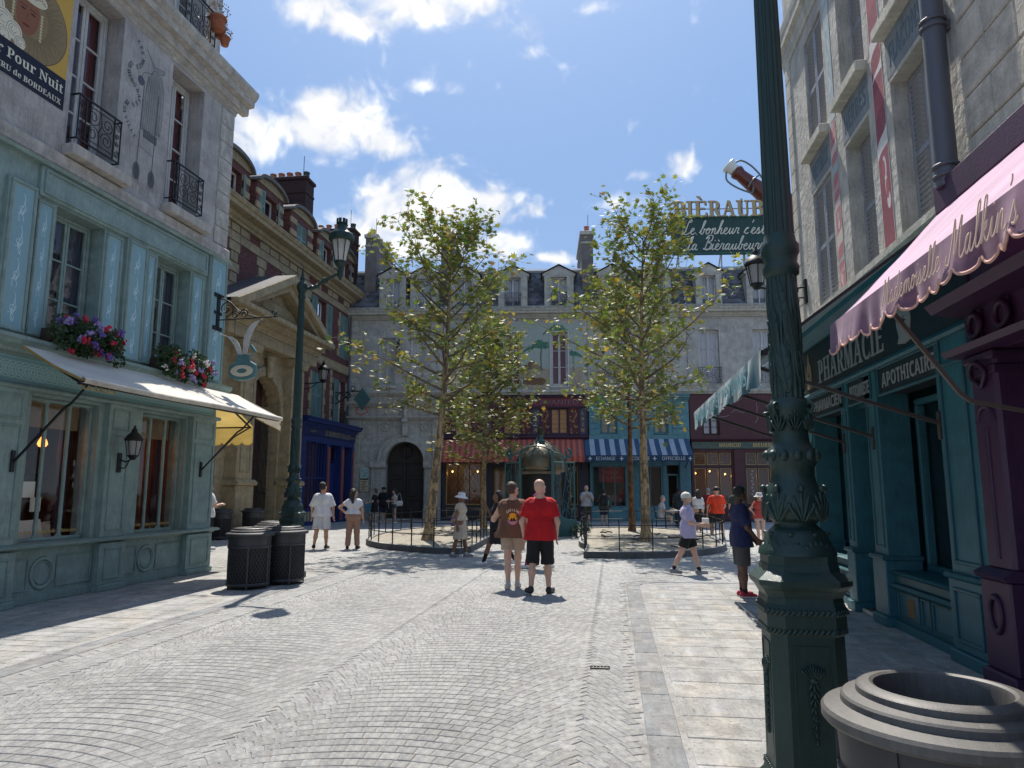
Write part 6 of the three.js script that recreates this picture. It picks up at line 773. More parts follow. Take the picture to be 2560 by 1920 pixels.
{ const pk = M(lin(.62, .45, .36), { roughness: .9 }); mesh('script_lettering', script('Mademoiselle', .2, 1.42, 2.97, 1.262, .007), pk, globalThis.scriptSign); mesh('script_lettering', script("Malkin's", .25, 2.5, 2.96, 1.262, .008), pk, globalThis.scriptSign); }

// ================================================================ roof advertisement: lettered board and giant swing-top bottle
{
  const s = thing('roof_sign', 'dark green roof board with gold slab letters and cream script', 'sign', toT(0, 0, -3), TRY), bg = paintM(lin(.015, .06, .05), .6), gold = M(lin(.4, .29, .14), { roughness: .7 }), cr = M(lin(.66, .62, .5), { roughness: .8 });
  mesh('board', box(14.55, 15.15, -.12, 24.2, 17.5, 0, .02), bg, s); mesh('board_trim', frame(14.6, 15.2, 24.15, 17.45, .06, 0, .03), paintM(lin(.03, .17, .13)), s);
  const L = 'BIÈRAUBEURRE'.split(''); let x = 14.62; for (const c of L) { const w = c === 'I' ? .42 : .82; mesh('raised_letter', text(c, .98, x + w / 2, 17.42, .1, { font: 'serif_bold', d: .06, w: w * .93 }), gold, s); mesh('letter_backing', text(c, .98, x + w / 2 + .07, 17.42, -.0, { font: 'serif_bold', d: .06, w: w * .93 }), bg, s); x += w; }
  mesh('script_lettering', [...script("Le bonheur c'est", .85, 15.15, 16.38, .02, .03), ...script('la Bièraubeurre', .85, 15.4, 15.42, .02, .03)].map((g) => g), cr, s);
  mesh('scaffold', [15, 17.5, 20, 22.5].flatMap((u) => [beam([u, 13.4, -.4], [u, 18.2, -.4], .08), beam([u, 15.5, -.4], [u, 13.7, -2], .06)]).concat([beam([14.7, 18.1, -.4], [24, 18.1, -.4], .05)]), M(lin(.4, .42, .44), { roughness: .6, metalness: .4 }), s);
  const bt = thing('bottle_sign', 'giant tilted brown swing-top bottle with a white stopper above the roof board', 'sign', toT(18.45, 20.55, -3.4), TRY), amber = M(lin(.13, .025, .012), { roughness: .3, map: TX.paint2 });
  const q = part('tilted_bottle', bt); q.rotation.z = .83; // axis runs down to the right
  mesh('glass_body', lathe([[.30, -.1], [.44, -.2], [.42, -.38], [.36, -.55], [.42, -1.3], [.48, -1.75], [.47, -1.85], [.56, -2.6], [.85, -3.2], [1.05, -3.7], [1.1, -6.2], [1.0, -6.4], [0, -6.4]], 28), amber, q); mesh('stopper', lathe([[0, .5], [.45, .46], [.47, .38], [.34, .05], [.36, -.08], [.3, -.12]], 24), M(lin(.6, .6, .55), { roughness: .4 }), q);
  mesh('wire_bail', [tube([[-.42, .2, 0], [-.75, -.1, 0], [-.85, -.5, .1], [-.72, -1.3, .2], [-.5, -1.8, .3], [-.3, -1.6, .45]], .055, 7, 30), tube([[.42, .2, 0], [.72, .05, 0], [.82, -.5, .1], [.7, -1.3, .2], [.5, -1.75, .3]], .055, 7, 30), tube([[-.5, -1.4, .4], [0, -1.3, .5], [.5, -1.4, .4]], .05, 6, 20)], M(lin(.14, .17, .17), { roughness: .4, metalness: .5 }), q);
  mesh('mast', bar([.55, -5.9, -.6], [.55, -1.6, -.6], .08), M(lin(.5, .52, .54), { roughness: .5 }), bt);
}
// ================================================================ cast-iron street lamps
const ironG = M(lin(.012, .04, .033), { roughness: .45, metalness: .1, map: TX.paint2, bumpMap: TX.fineS, bumpScale: .0012 });
function streetLamp(label, p, ry, armLen = .77) {
  const L = thing('street_lamp', label, 'street lamp', p, ry, 'green cast-iron street lamps'), ring = (h, y) => { h *= .87; const e = h * .62; return [[h, y, -e], [h, y, e], [e, y, h], [-e, y, h], [-h, y, e], [-h, y, -e], [-e, y, -h], [e, y, -h]]; };
  const loft = (pts) => { const F = []; for (let i = 0; i + 1 < pts.length; i++) { const A = ring(...pts[i]), B = ring(...pts[i + 1]); for (let q = 0; q < 8; q++) { const j = (q + 1) % 8; F.push([A[j], A[q], B[q], B[j]]); } } return poly(F); };
  mesh('plinth', loft([[.01, 0], [.29, 0], [.29, .1], [.262, .12], [.258, .2], [.225, .235], [.212, .27], [.206, .3], [.2, .92], [.206, .935], [.216, .96], [.216, 1.02], [.226, 1.04], [.21, 1.07], [.205, 1.1], [.225, 1.135], [.252, 1.16], [.255, 1.185], [.2, 1.225], [.195, 1.25], [.19, 1.26], [.19, 1.3], [.05, 1.31]]), ironG, L);
  for (const [y, h] of [[.27, .216], [.945, .212], [1.035, .222]]) { const q = [], V8 = ring(h, y); for (let f = 0; f < 8; f++) { const A = V8[f], B = V8[(f + 1) % 8], d = Math.hypot(B[0] - A[0], B[2] - A[2]), n = Math.round(d / .026), an = Math.atan2(B[2] - A[2], B[0] - A[0]); for (let i = 0; i < n; i++) q.push(xf(xf(new THREE.CapsuleGeometry(.0095, .022, 2, 6), [0, 0, 0], [0, 0, .75]), [lerp(A[0], B[0], (i + .5) / n), y, lerp(A[2], B[2], (i + .5) / n)], [0, -an, 0])); } mesh('rope_moulding', q, ironG, L, { kind: 'stuff' }); }
  for (let f = 0; f < 4; f++) { const g = part('side_panel', L); g.rotation.y = f * PI / 2; const z = .174; mesh('panel_frame', [frame(-.085, .33, .085, .88, .007, z - .004, z + .006, .001)], ironG, g); const q = [], el = (x, y, rz, sx, sy, sz = .012) => q.push(xf(new THREE.SphereGeometry(1, 8, 6), [x, y, z + .004], [0, 0, rz], [sx, sy, sz])); for (let i = -4; i <= 4; i++) el(i * .0085, .765 - Math.abs(i) * .004, -i * .16, .007, .035, .018); el(-.04, .755, .9, .007, .022); el(.04, .755, -.9, .007, .022); el(0, .725, 0, .022, .018, .02); for (let i = 0; i < 8; i++) { const k = 1 - i * .075; for (const d of [-1, 1]) el(d * .014 * k, .70 - i * .035, d * .5, .009 * k, .024 * k, .014); el(0, .69 - i * .035, 0, .008, .02, .018); } mesh('leaf_relief', q, ironG, g); }
  mesh('shaft_base', [lathe([[.19, 1.3], [.185, 1.33], [.16, 1.36], [.155, 1.4], [.12, 1.43], [.1, 1.45], [.115, 1.47], [.15, 1.49], [.155, 1.56], [.14, 1.62], [.115, 1.66], [.105, 1.7], [.108, 1.74], [.125, 1.77], [.13, 1.8], [.125, 1.83], [.1, 1.85], [.09, 1.88], [.085, 1.94], [.1, 1.99], [.108, 2.03], [.11, 2.07], [.092, 2.085], [.09, 2.1]], 28)], ironG, L);
  { const q = []; for (let i = 0; i < 12; i++) { const a = i * PI / 6; q.push(xf(new THREE.SphereGeometry(.026, 8, 6), [Math.cos(a) * .122, 1.8, Math.sin(a) * .122], [0, 0, 0], [1, 1.2, 1])); } mesh('bead', q, ironG, L, { kind: 'stuff' }); }
  // leaf relief: acanthus round the urn, hanging leaves on the lower shaft, scrolls on the foot
  const leafRel = (y, r, n, h, w, tilt, rot0 = 0, simple = false) => { for (let i = 0; i < n; i++) { const g = part('acanthus_leaf', L); g.rotation.y = i * 2 * PI / n + rot0; const q = []; if (simple) { q.push(xf(new THREE.SphereGeometry(1, 9, 8), [0, h * .5, -.004], [0, 0, .12], [w, h * .5, .011]), xf(new THREE.SphereGeometry(1, 6, 6), [0, h * .5, .003], [0, 0, .12], [w * .14, h * .46, .008])); for (const s of [-1, 1]) for (let j = 0; j < 3; j++) q.push(xf(new THREE.SphereGeometry(1, 6, 5), [s * w * .45, h * (.25 + j * .22), .002], [0, 0, -s * .6], [w * .1, h * .1, .006])); } else { for (let j = -2; j <= 2; j++) q.push(xf(new THREE.SphereGeometry(1, 7, 6), [j * w * .42, h * (.5 - Math.abs(j) * .12), 0], [0, 0, -j * .28], [w * .26, h * (.5 - Math.abs(j) * .08), .016])); q.push(xf(new THREE.SphereGeometry(1, 7, 6), [0, h * .95, .012], [0, 0, 0], [w * .34, h * .12, .018])); } mesh('leaf', q.map((e) => xf(e, [0, y, r], [tilt, 0, 0])), ironG, g); } };
  leafRel(1.47, .146, 8, .17, .048, -.04); leafRel(1.3, .168, 8, .11, .055, -.32, .39); leafRel(1.93, .094, 8, .1, .03, .12); leafRel(2.12, .08, 5, .3, .042, -.01, .2, true); leafRel(2.3, .079, 5, .3, .04, -.01, .83, true); leafRel(2.48, .077, 5, .28, .036, -.01, .2, true);
  { const q = []; for (let i = 0; i < 4; i++) { const a = i * PI / 2 + PI / 4; q.push(xf(new THREE.TorusGeometry(.02, .009, 6, 12), [Math.cos(a) * .118, 2.05, Math.sin(a) * .118], [0, -a, 0])); } meshes('volute', q, ironG, L); }
  const fl = (() => { const F = [], n = 64, ys = [2.1, 2.78, 5.35], rs = [.082, .078, .058]; const ring = (y, r) => Array.from({ length: n }, (_, i) => { const a = i / n * 2 * PI, q = r * (i % 4 < 2 ? 1 : .93); return [Math.cos(a) * q, y, Math.sin(a) * q]; }); for (let k = 0; k < 2; k++) { const A = ring(ys[k], rs[k]), B = ring(ys[k + 1], rs[k + 1]); for (let i = 0; i < n; i++) { const j = (i + 1) % n; F.push([A[j], A[i], B[i], B[j]]); } } return poly(F); })();
  mesh('fluted_shaft', fl, ironG, L); mesh('collar', [lathe([[.07, 2.76], [.092, 2.78], [.096, 2.82], [.085, 2.84], [.09, 2.88], [.1, 2.9], [.1, 2.94], [.086, 2.96], [.08, 3.0]], 24)], ironG, L);
  mesh('head', [lathe([[.058, 5.3], [.075, 5.33], [.075, 5.37], [.06, 5.4], [.075, 5.45], [.105, 5.52], [.11, 5.57], [.09, 5.63], [.05, 5.66], [.04, 5.7], [.055, 5.72], [.03, 5.76], [.02, 5.85], [.006, 5.97], [0, 5.98]], 20)], ironG, L);
  const A = part('arm', L); mesh('arm_tube', [tube([[.09, 5.52, 0], [.26, 5.53, 0], [.42, 5.64, 0], [armLen - .08, 5.77, 0], [armLen, 5.79, 0]], .034, 8, 24), xf(new THREE.SphereGeometry(.05, 10, 8), [.2, 5.53, 0]), xf(new THREE.SphereGeometry(.045, 10, 8), [.3, 5.555, 0]), xf(lathe([[.05, -.05], [.06, 0], [.05, .05]], 14), [.46, 5.66, 0], [0, 0, -1.2])], ironG, A);
  const h = part('lantern', L); h.position.set(armLen, 5.74, 0); mesh('lantern_frame', [lathe([[0, -.1], [.025, -.06], [.05, 0], [.06, .1], [.045, .16], [.07, .2], [.11, .24], [.125, .28], [.115, .3]], 12), lathe([[.205, .7], [.235, .71], [.245, .75], [.245, .82], [.22, .86], [.16, .9], [.12, .94], [.11, .98], [.085, 1.02], [.08, 1.06], [.1, 1.08], [0, 1.09]], 16), [0, 1, 2, 3, 4, 5, 6, 7].map((i) => { const a = i * PI / 4; return bar([Math.cos(a) * .118, .28, Math.sin(a) * .118], [Math.cos(a) * .2, .71, Math.sin(a) * .2], .009, .009, 5); }), [0, 1, 2, 3, 4, 5, 6, 7].map((i) => { const a = i * PI / 4; return xf(box(-.025, 0, -.012, .025, .1, .012), [Math.cos(a) * .095, 1.06, Math.sin(a) * .095], [0, -a + PI / 2, 0]); })], ironG, h); mesh('lantern_glass', lathe([[.11, .29], [.192, .705]], 8), MP(lin(.78, .76, .72), { roughness: .6, transmission: .55, thickness: 0 }), h);
  return L;
}
streetLamp('tall green cast-iron lamp post standing close by the round litter bin', [.93, 0, -3.9], PI, .77);
streetLamp('green cast-iron street lamp with a side arm lantern beside two dark bins', [-5.96, 0, -12.81], 0, .77);
// ================================================================ litter bins
const binM = M(lin(.028, .029, .033), { roughness: .5, bumpMap: TX.fineS, bumpScale: .0008 }), lidM = M(lin(.1, .095, .088), { map: TX.paint2, roughness: .55, metalness: .0, bumpMap: TX.fineS, bumpScale: .0006 });
function bin(label, p, ry = 0) {
  const b = thing('litter_bin', label, 'litter bin', p, ry, 'round litter bins'), R = .34;
  mesh('liner', lathe([[0, .06], [R - .03, .06], [R - .02, .8], [R - .06, .8], [R - .08, .1], [0, .1]], 32), M(lin(.02, .02, .022), { roughness: .7 }), b); meshes('rim', [lathe([[R - .02, .05], [R + .01, .05], [R + .01, .1], [R - .02, .1]], 36), lathe([[R - .02, .66], [R + .012, .66], [R + .012, .7], [R - .02, .7]], 36), lathe([[R - .005, .7], [R, .7], [R + .008, .86], [R - .01, .86]], 36)], binM, b);
  const q = []; for (let i = 0; i < 34; i++) for (const s of [-1, 1]) { const P = []; for (let t = 0; t <= 3; t++) { const a = i / 34 * 2 * PI + s * t / 3 * .95; P.push([Math.cos(a) * (R - .006), .1 + t / 3 * .56, Math.sin(a) * (R - .006)]); } q.push(tube(P, .007, 4, 8)); } mesh('lattice', q, binM, b, { kind: 'stuff' });
  for (let i = 0; i < 6; i++) { const a = i * PI / 3 + .3; mesh('strap', xf(box(-.014, 0, -.006, .014, .87, .012), [Math.cos(a) * R, 0, Math.sin(a) * R], [0, -a + PI / 2, 0]), binM, b); }
  mesh('lid', toCreasedNormals(prep(lathe([[R - .02, .845], [R + .045, .85], [R + .055, .862], [R + .055, .888], [R + .045, .9], [R - .012, .915], [R - .014, .935], [R - .022, .943], [R - .065, .952], [R - .067, .972], [R - .078, .98], [R - .112, .986], [R - .124, .98], [R - .13, .965], [R - .135, .86], [R - .15, .84]], 64)), .5), p[2] > -4 ? lidM : binM, b);
  return b;
}
bin('large grey lidded litter bin standing nearest, in front of the lamp post', [1.1, -.0, -2.74]).scale.setScalar(.945 * 1.03);
bin('dark lattice litter bin in front of its twin beside the arm lamp', [-6.05, 0, -11.45], .2); bin('dark lattice litter bin directly behind its twin, against the lamp foot', [-5.74, 0, -12.1], .5); bin('dark lattice litter bin standing behind the pair by the lamp', [-6.75, 0, -13.7], .1);
bin('dark litter bin in the alley before the gateway, nearer the shop corner', [-12.7, 0, -22.0], .4); bin('dark litter bin in the alley before the gateway, nearer the iron gate', [-12.1, 0, -23.0], .1);
// ================================================================ tree beds with low railings
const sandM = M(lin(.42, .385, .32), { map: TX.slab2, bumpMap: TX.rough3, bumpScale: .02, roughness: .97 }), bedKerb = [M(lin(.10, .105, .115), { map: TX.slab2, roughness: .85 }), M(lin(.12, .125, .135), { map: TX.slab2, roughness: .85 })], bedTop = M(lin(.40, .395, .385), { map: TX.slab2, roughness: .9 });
function smoothLoop(pts, n) { const c = new THREE.CatmullRomCurve3(pts.map(([x, z]) => V(x, 0, z)), true, 'centripetal'); return Array.from({ length: n }, (_, i) => { const p = c.getPointAt(i / n); return [p.x, p.z]; }); }
function treeBed(label, pts, sd, railLabel) {
  const b = thing('tree_bed', label, 'tree bed', [0, 0, 0]), r = mk(sd), n = pts.length; const cx = pts.reduce((t, p) => t + p[0], 0) / n, cz = pts.reduce((t, p) => t + p[1], 0) / n, ins = (p, d) => { const l = Math.hypot(p[0] - cx, p[1] - cz); return [cx + (p[0] - cx) * (1 - d / l), cz + (p[1] - cz) * (1 - d / l)]; };
  const inner = pts.map((p) => ins(p, .2)); mesh('sand', xf(extr(inner.map(([x, z]) => [x, -z]), .1), [0, .03, 0], [-PI / 2, 0, 0]), sandM, b);
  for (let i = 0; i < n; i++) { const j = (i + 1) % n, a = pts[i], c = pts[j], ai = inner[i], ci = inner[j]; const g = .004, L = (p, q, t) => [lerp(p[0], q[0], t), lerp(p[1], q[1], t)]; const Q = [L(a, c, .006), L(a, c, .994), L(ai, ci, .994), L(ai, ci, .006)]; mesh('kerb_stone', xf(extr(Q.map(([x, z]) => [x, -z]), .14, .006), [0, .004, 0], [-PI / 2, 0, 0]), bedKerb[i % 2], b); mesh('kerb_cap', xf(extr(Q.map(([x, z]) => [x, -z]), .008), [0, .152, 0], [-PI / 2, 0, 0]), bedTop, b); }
  for (let i = 0; i < 16; i++) { const a = r() * 6.28, t = Math.sqrt(r()) * .8, p = pts[Math.floor(r() * n)], x = lerp(cx, p[0], t), z = lerp(cz, p[1], t); const q = []; let px = x, pz = z, an = a; for (let k = 0; k < 4; k++) { q.push([px, .14 + r() * .04, pz]); an += (r() - .5) * 1.4; px += Math.cos(an) * .14; pz += Math.sin(an) * .14; } mesh('fallen_twig', tube(q, .012 + r() * .012, 5, 8), M(lin(.06, .045, .03), { roughness: .9 }), b); }
  const f = thing('railing', railLabel, 'railing', [0, 0, 0]), mid = pts.map((p) => ins(p, .1)); let acc = 0; const posts = [];
  for (let i = 0; i < n; i++) { const a = mid[i], c = mid[(i + 1) % n], d = Math.hypot(a[0] - c[0], a[1] - c[1]); for (let y of [.46, .76]) mesh('rail', beam([a[0], y, a[1]], [c[0], y, c[1]], .016, .022), ironM, f); let s = -acc; while (s < d) { if (s >= 0) posts.push([lerp(a[0], c[0], s / d), lerp(a[1], c[1], s / d)]); s += .82; } acc = .82 - (s - d); if (acc < 0) acc = 0; acc = (d - (s - .82)); }
  for (const [x, z] of posts) mesh('post', [box(x - .014, .15, z - .014, x + .014, .86, z + .014), xf(new THREE.ConeGeometry(.022, .06, 6), [x, .885, z])], ironM, f);
}
treeBed('kerbed sandy tree bed with a curved front beside the stone archway', smoothLoop([[-7.35, -20.9], [-6.5, -19.4], [-5.3, -18.42], [-4.3, -17.9], [-3.78, -17.95], [-3.72, -19.5], [-3.85, -22.5], [-3.95, -26.5], [-5.5, -29.6], [-7.4, -27.5], [-7.9, -24]], 44), 5, 'low black post railing round the tree bed near the stone archway');
treeBed('kerbed sandy tree bed in front of the turquoise shop', (() => { const P = []; for (let x = -.72; x < .5; x += .6) P.push([x, -17.33 - (x + .72) * .02]); const q = smoothLoop([[.5, -17.38], [1.4, -17.75], [2.4, -18.7], [3.0, -20.2], [3.15, -22.5], [3.0, -26], [1.2, -28.8], [-.95, -28.2], [-1.0, -24], [-.85, -20]], 40).slice(0, 37); const last = [[-.74, -18.4], [-.73, -17.8]]; return [...P, ...q.filter(([x, z]) => !(x < .4 && z > -19)), ...last]; })(), 9, 'low black post railing round the tree bed before the turquoise shop');
// ================================================================ plane trees
const barkM = M(lin(.6, .53, .43), { map: TX.bark, roughness: .9, bumpMap: TX.rough3, bumpScale: .01 }), twigM = M(lin(.12, .09, .06), { roughness: .9 }), leafTM = MP(0xffffff, { vertexColors: true, roughness: .75, transmission: .5, thickness: 0, side: THREE.DoubleSide });
function planeTree(label, p, H, spread, sd, { lean = [.5, 0], crown0 = .34, leaves = 5200, bark = barkM, trunkR = .16, sx = 1 } = {}) {
  const t = thing('plane_tree', label, 'tree', p, 0, 'plane trees in the square'), r = mk(sd), P = [], at = (y) => { const k = y / H; return V(lean[0] * (k * 1.35 - .35 * k * k) + Math.sin(k * 5 + sd) * .06, y, lean[1] * k + Math.cos(k * 4 + sd) * .05); };
  const taper = (pts, r0, r1, seg = 7) => { const n = pts.length, F = [], rings = pts.map((q, i) => { const d = pts[Math.min(n - 1, i + 1)].clone().sub(pts[Math.max(0, i - 1)]).normalize(), u = (Math.abs(d.y) > .9 ? V(1, 0, 0) : V(0, 1, 0)).cross(d).normalize(), w = d.clone().cross(u), R = lerp(r0, r1, i / (n - 1)); return Array.from({ length: seg }, (_, k) => { const a = k / seg * 2 * PI, e = R * (1 + .06 * Math.sin(a * 3 + i)); return [q.x + (u.x * Math.cos(a) + w.x * Math.sin(a)) * e, q.y + (u.y * Math.cos(a) + w.y * Math.sin(a)) * e, q.z + (u.z * Math.cos(a) + w.z * Math.sin(a)) * e]; }); }); for (let i = 0; i < n - 1; i++) for (let k = 0; k < seg; k++) { const l = (k + 1) % seg; F.push([rings[i][k], rings[i][l], rings[i + 1][l], rings[i + 1][k]]); } return poly(F); };
  const tp = Array.from({ length: 26 }, (_, i) => at(H * .97 * i / 25)); const smooth = (g) => toCreasedNormals(prep(g), 1.2);
  mesh('trunk', [smooth(taper(tp.slice(0, 14), trunkR, trunkR * .55, 12)), smooth(taper(tp.slice(13), trunkR * .55, .012, 8)), smooth(taper([at(0).add(V(0, -.05, 0)), at(.12), at(.35)], trunkR * 1.35, trunkR * 1.0, 12))], bark, t);
  const limbs = [], tips = [], nB = 40;
  for (let i = 0; i < nB; i++) {
    const k = crown0 + (1 - crown0) * .95 * (i + .5) / nB, y = H * k, kk = (k - crown0) / (1 - crown0), az = i * 2.4 + r() * .7, shape = (.55 + .45 * sstep(0, .25, kk)) * (1 - .72 * kk * kk), len = spread * shape * (.55 + r() * .75), rise = -.02 + .85 * kk + r() * .3;
    const o = at(y), d = V(Math.cos(az) * sx, rise, Math.sin(az)).normalize(), pts = [o]; let q = o.clone(), dd = d.clone(); const n = 6; for (let s = 0; s < n; s++) { dd.add(V((r() - .5) * .35, .05 + (r() - .5) * .2, (r() - .5) * .35)).normalize(); q = q.clone().addScaledVector(dd, len / n); pts.push(q); }
    limbs.push(taper(pts, .018 + .035 * (1 - kk), .006, 5));
    for (let s = 1; s <= n; s++) { const m = s < 3 ? 2 : 3; for (let j = 0; j < m; j++) { const e = pts[s], sd2 = V(r() - .5, r() * .7 - .25, r() - .5).normalize().add(dd.clone().multiplyScalar(.7)).normalize(), L2 = .3 + r() * .55, e2 = e.clone().addScaledVector(sd2, L2 * .55), e3 = e2.clone().addScaledVector(sd2.add(V(0, -.25, 0)).normalize(), L2 * .45); limbs.push(taper([e, e2, e3], .008, .003, 3)); if (s > 2 || kk > .6) tips.push([e, .35]); tips.push([e2, s > 2 ? 1 : .5], [e3, s > 2 ? 1.4 : .8]); } }
  }
  mesh('limbs', limbs, twigM, t);
  const lobes = [[0, -.25], [.28, -.32], [.30, -.08], [.85, -.1], [.42, .22], [.62, .72], [.2, .5], [0, 1.05], [-.2, .5], [-.62, .72], [-.42, .22], [-.85, -.1], [-.30, -.08], [-.28, -.32]], pos = [], nor = [], col = [];
  const W = tips.map((x) => x[1]), sum = W.reduce((a, b) => a + b, 0), cum = []; W.reduce((a, b, i) => (cum[i] = a + b), 0);
  for (let i = 0; i < leaves; i++) {
    const x = r() * sum; let lo = 0, hi = cum.length - 1; while (lo < hi) { const m = (lo + hi) >> 1; if (cum[m] < x) lo = m + 1; else hi = m; } const c = tips[lo][0], s = .075 + r() * .08, e = new THREE.Euler(-PI / 2 + (r() - .5) * 1.9 + .5, r() * 6.28, (r() - .5) * 1.6, 'YXZ'), o = V(c.x + (r() - .5) * .3, c.y + (r() - .6) * .3, c.z + (r() - .5) * .3), fold = (r() - .3) * .35;
    const k = r(), cl = k < .66 ? [.135 + r() * .08, .18 + r() * .08, .035] : k < .92 ? [.25 + r() * .09, .28 + r() * .07, .05] : k < .98 ? [.45 + r() * .1, .34 + r() * .06, .04] : [.36, .2, .04];
    const Q = lobes.map(([a, b]) => V(a * s, b * s, Math.abs(a) * fold * s).applyEuler(e).add(o)), cen = V(0, .1 * s, 0).applyEuler(e).add(o), nn = V(0, 0, 1).applyEuler(e);
    for (let j = 0; j < 14; j++) { const a = Q[j], b = Q[(j + 1) % 14]; pos.push(cen.x, cen.y, cen.z, a.x, a.y, a.z, b.x, b.y, b.z); for (let z = 0; z < 3; z++) { nor.push(nn.x, nn.y, nn.z); col.push(...cl); } }
  }
  const g = new THREE.BufferGeometry(); g.setAttribute('position', new THREE.Float32BufferAttribute(pos, 3)); g.setAttribute('normal', new THREE.Float32BufferAttribute(nor, 3)); g.setAttribute('color', new THREE.Float32BufferAttribute(col, 3)); g.setAttribute('uv', new THREE.Float32BufferAttribute(new Float32Array(pos.length / 3 * 2), 2));
  mesh('crown', g, leafTM, t); return t;
}
planeTree('tall plane tree with a leaning pale peeling trunk, nearest the stone archway', [-5.42, .12, -20.9], 9.7, 3.3, 12, { lean: [.62, 0], leaves: 3900, crown0: .36, trunkR: .155 });
planeTree('plane tree with a straight pale trunk before the turquoise shop', [.86, .12, -21.3], 9.6, 3.2, 27, { lean: [.2, 0], leaves: 3900, crown0: .36, trunkR: .145 });
planeTree('slender plane tree standing behind the woman in the white hat', [-4.95, .12, -27.4], 7.6, 2.5, 41, { lean: [.15, 0], leaves: 3800, crown0: .32, trunkR: .12 });
planeTree('slender darker plane tree behind the straight one at the turquoise shop', [.72, .12, -26.2], 8.6, 2.3, 55, { lean: [-.2, 0], leaves: 2600, crown0: .42, trunkR: .12, bark: M(lin(.26, .16, .1), { map: TX.bark, roughness: .9 }) });
// ================================================================ bronze domed kiosk with art-nouveau ironwork
{
  const b = thing('kiosk', 'bronze domed kiosk wrapped in green art-nouveau ironwork', 'kiosk', [-2.55, 0, -25.7], -.1), bronze = M(lin(.20, .165, .115), { roughness: .32, metalness: .45, map: TX.stone2 }), gI = M(lin(.035, .11, .115), { roughness: .5 });
  mesh('dome', lathe([[0, 3.32], [.2, 3.3], [.5, 3.16], [.76, 2.93], [.92, 2.62], [.94, 2.38], [.88, 2.24], [.74, 2.2], [.7, 2.14]], 36), bronze, b); mesh('drum', lathe([[.70, 0], [.70, 2.16]], 28), M(lin(.014, .014, .015), { roughness: .6 }), b); mesh('dome_ribs', [0, 1, 2, 3, 4, 5, 6, 7].map((i) => { const P = [], a = i * PI / 4 + .2; for (const [r, y] of [[.15, 3.34], [.5, 3.18], [.77, 2.95], [.94, 2.62], [.96, 2.38]]) P.push([Math.cos(a) * r, y, Math.sin(a) * r]); return tube(P, .016, 5, 14); }), gI, b);
  for (const x of [-.5, 0, .5]) mesh('dome_relief', [tube([[x - .16, 2.32, .82 - Math.abs(x) * .2], [x - .12, 2.62, .86 - Math.abs(x) * .25], [x, 2.75, .8 - Math.abs(x) * .25], [x + .12, 2.62, .86 - Math.abs(x) * .25], [x + .16, 2.32, .82 - Math.abs(x) * .2]], .014, 5, 20)], bronze, b);
  const f = part('finial', b); mesh('stem', lathe([[.16, 3.28], [.18, 3.34], [.09, 3.42], [.06, 3.5], [.1, 3.54], [.1, 3.58]], 14), gI, f); mesh('finial_cage', [lathe([[.1, 3.56], [.13, 3.62], [.12, 3.78], [.07, 3.84]], 8), ...[0, 1, 2, 3, 4, 5].map((i) => bar([Math.cos(i * PI / 3) * .13, 3.58, Math.sin(i * PI / 3) * .13], [Math.cos(i * PI / 3) * .1, 3.92, Math.sin(i * PI / 3) * .1], .014, .01, 5))], M(lin(.05, .045, .03), { roughness: .4, metalness: .5 }), f);
  for (const s of [-1, 1]) { const g = part('entrance_post', b); mesh('post', [box(s * .58 - .045, 0, .82, s * .58 + .045, 2.95, .91, .01), box(s * .58 - .08, 0, .78, s * .58 + .08, .18, .95, .01)], gI, g); mesh('scroll_crest', [tube([[s * .58, 2.9, .87], [s * .8, 2.82, .85], [s * 1.0, 2.7, .6], [s * 1.2, 2.86, .45]], .03, 6, 20), tube([[s * .62, 2.2, .87], [s * .45, 2.35, .87], [s * .1, 2.36, .87]], .02, 5, 14)], gI, g);
    const w = part('side_screen', b), q = [beam([s * .6, 2.55, .86], [s * 1.25, 2.55, .3], .04), beam([s * 1.25, 0, .3], [s * 1.25, 2.55, .3], .05), beam([s * .6, .1, .86], [s * 1.25, .1, .3], .04)], mp = (u, y) => [s * lerp(.6, 1.25, u), y, lerp(.86, .3, u)]; const r = mk(s + 5); for (let i = 0; i < 12; i++) { const u0 = r() * .9 + .05, y0 = .7 + r() * 1.4, R = .1 + r() * .1, P = []; for (let k = 0; k <= 14; k++) { const a = k / 14 * 7 + i, e = R * (1 - k / 18); P.push(mp(clamp(u0 + Math.cos(a) * e * 1.4, 0, 1), y0 + Math.sin(a) * e * 1.6)); } q.push(tube(P, .013, 4, 24)); } for (let i = 0; i < 5; i++) { const P = []; for (let k = 0; k <= 6; k++) P.push(mp(clamp(.1 + i * .2 + Math.sin(k * 1.2 + i) * .1, 0, 1), .1 + k / 6 * 2.45)); q.push(tube(P, .014, 4, 20)); } mesh('ironwork', q, gI, w); mesh('solid_foot', xf(extr([[0, 0], [.9, 0], [.9, .55], [.5, .6], [.2, .75], [0, 1.0]], .05, .01), [s * .6, 0, .86], [0, s > 0 ? .71 : PI - .71, 0]), gI, w); mesh('leaf_crest', [0, 1, 2, 3].map((i) => xf(new THREE.SphereGeometry(.1, 7, 6), [s * (1.0 + (i % 2) * .12), 2.7 + i * .09, .5 - (i % 2) * .12], [0, 0, s * (i - 1.5) * .5], [.5, 1.3, .5])), gI, w); }
  mesh('crest_arch', [tube([[-.58, 2.95, .87], [-.35, 3.05, .87], [0, 3.12, .87], [.35, 3.05, .87], [.58, 2.95, .87]], .03, 6, 24), tube([[-.5, 2.98, .87], [-.3, 2.85, .87], [0, 3.05, .87], [.3, 2.85, .87], [.5, 2.98, .87]], .018, 5, 24), bar([0, 3.1, .87], [0, 3.42, .75], .03)], gI, b); mesh('lintel', box(-.56, 2.14, .66, .56, 2.24, .86, .01), bronze, b);
}
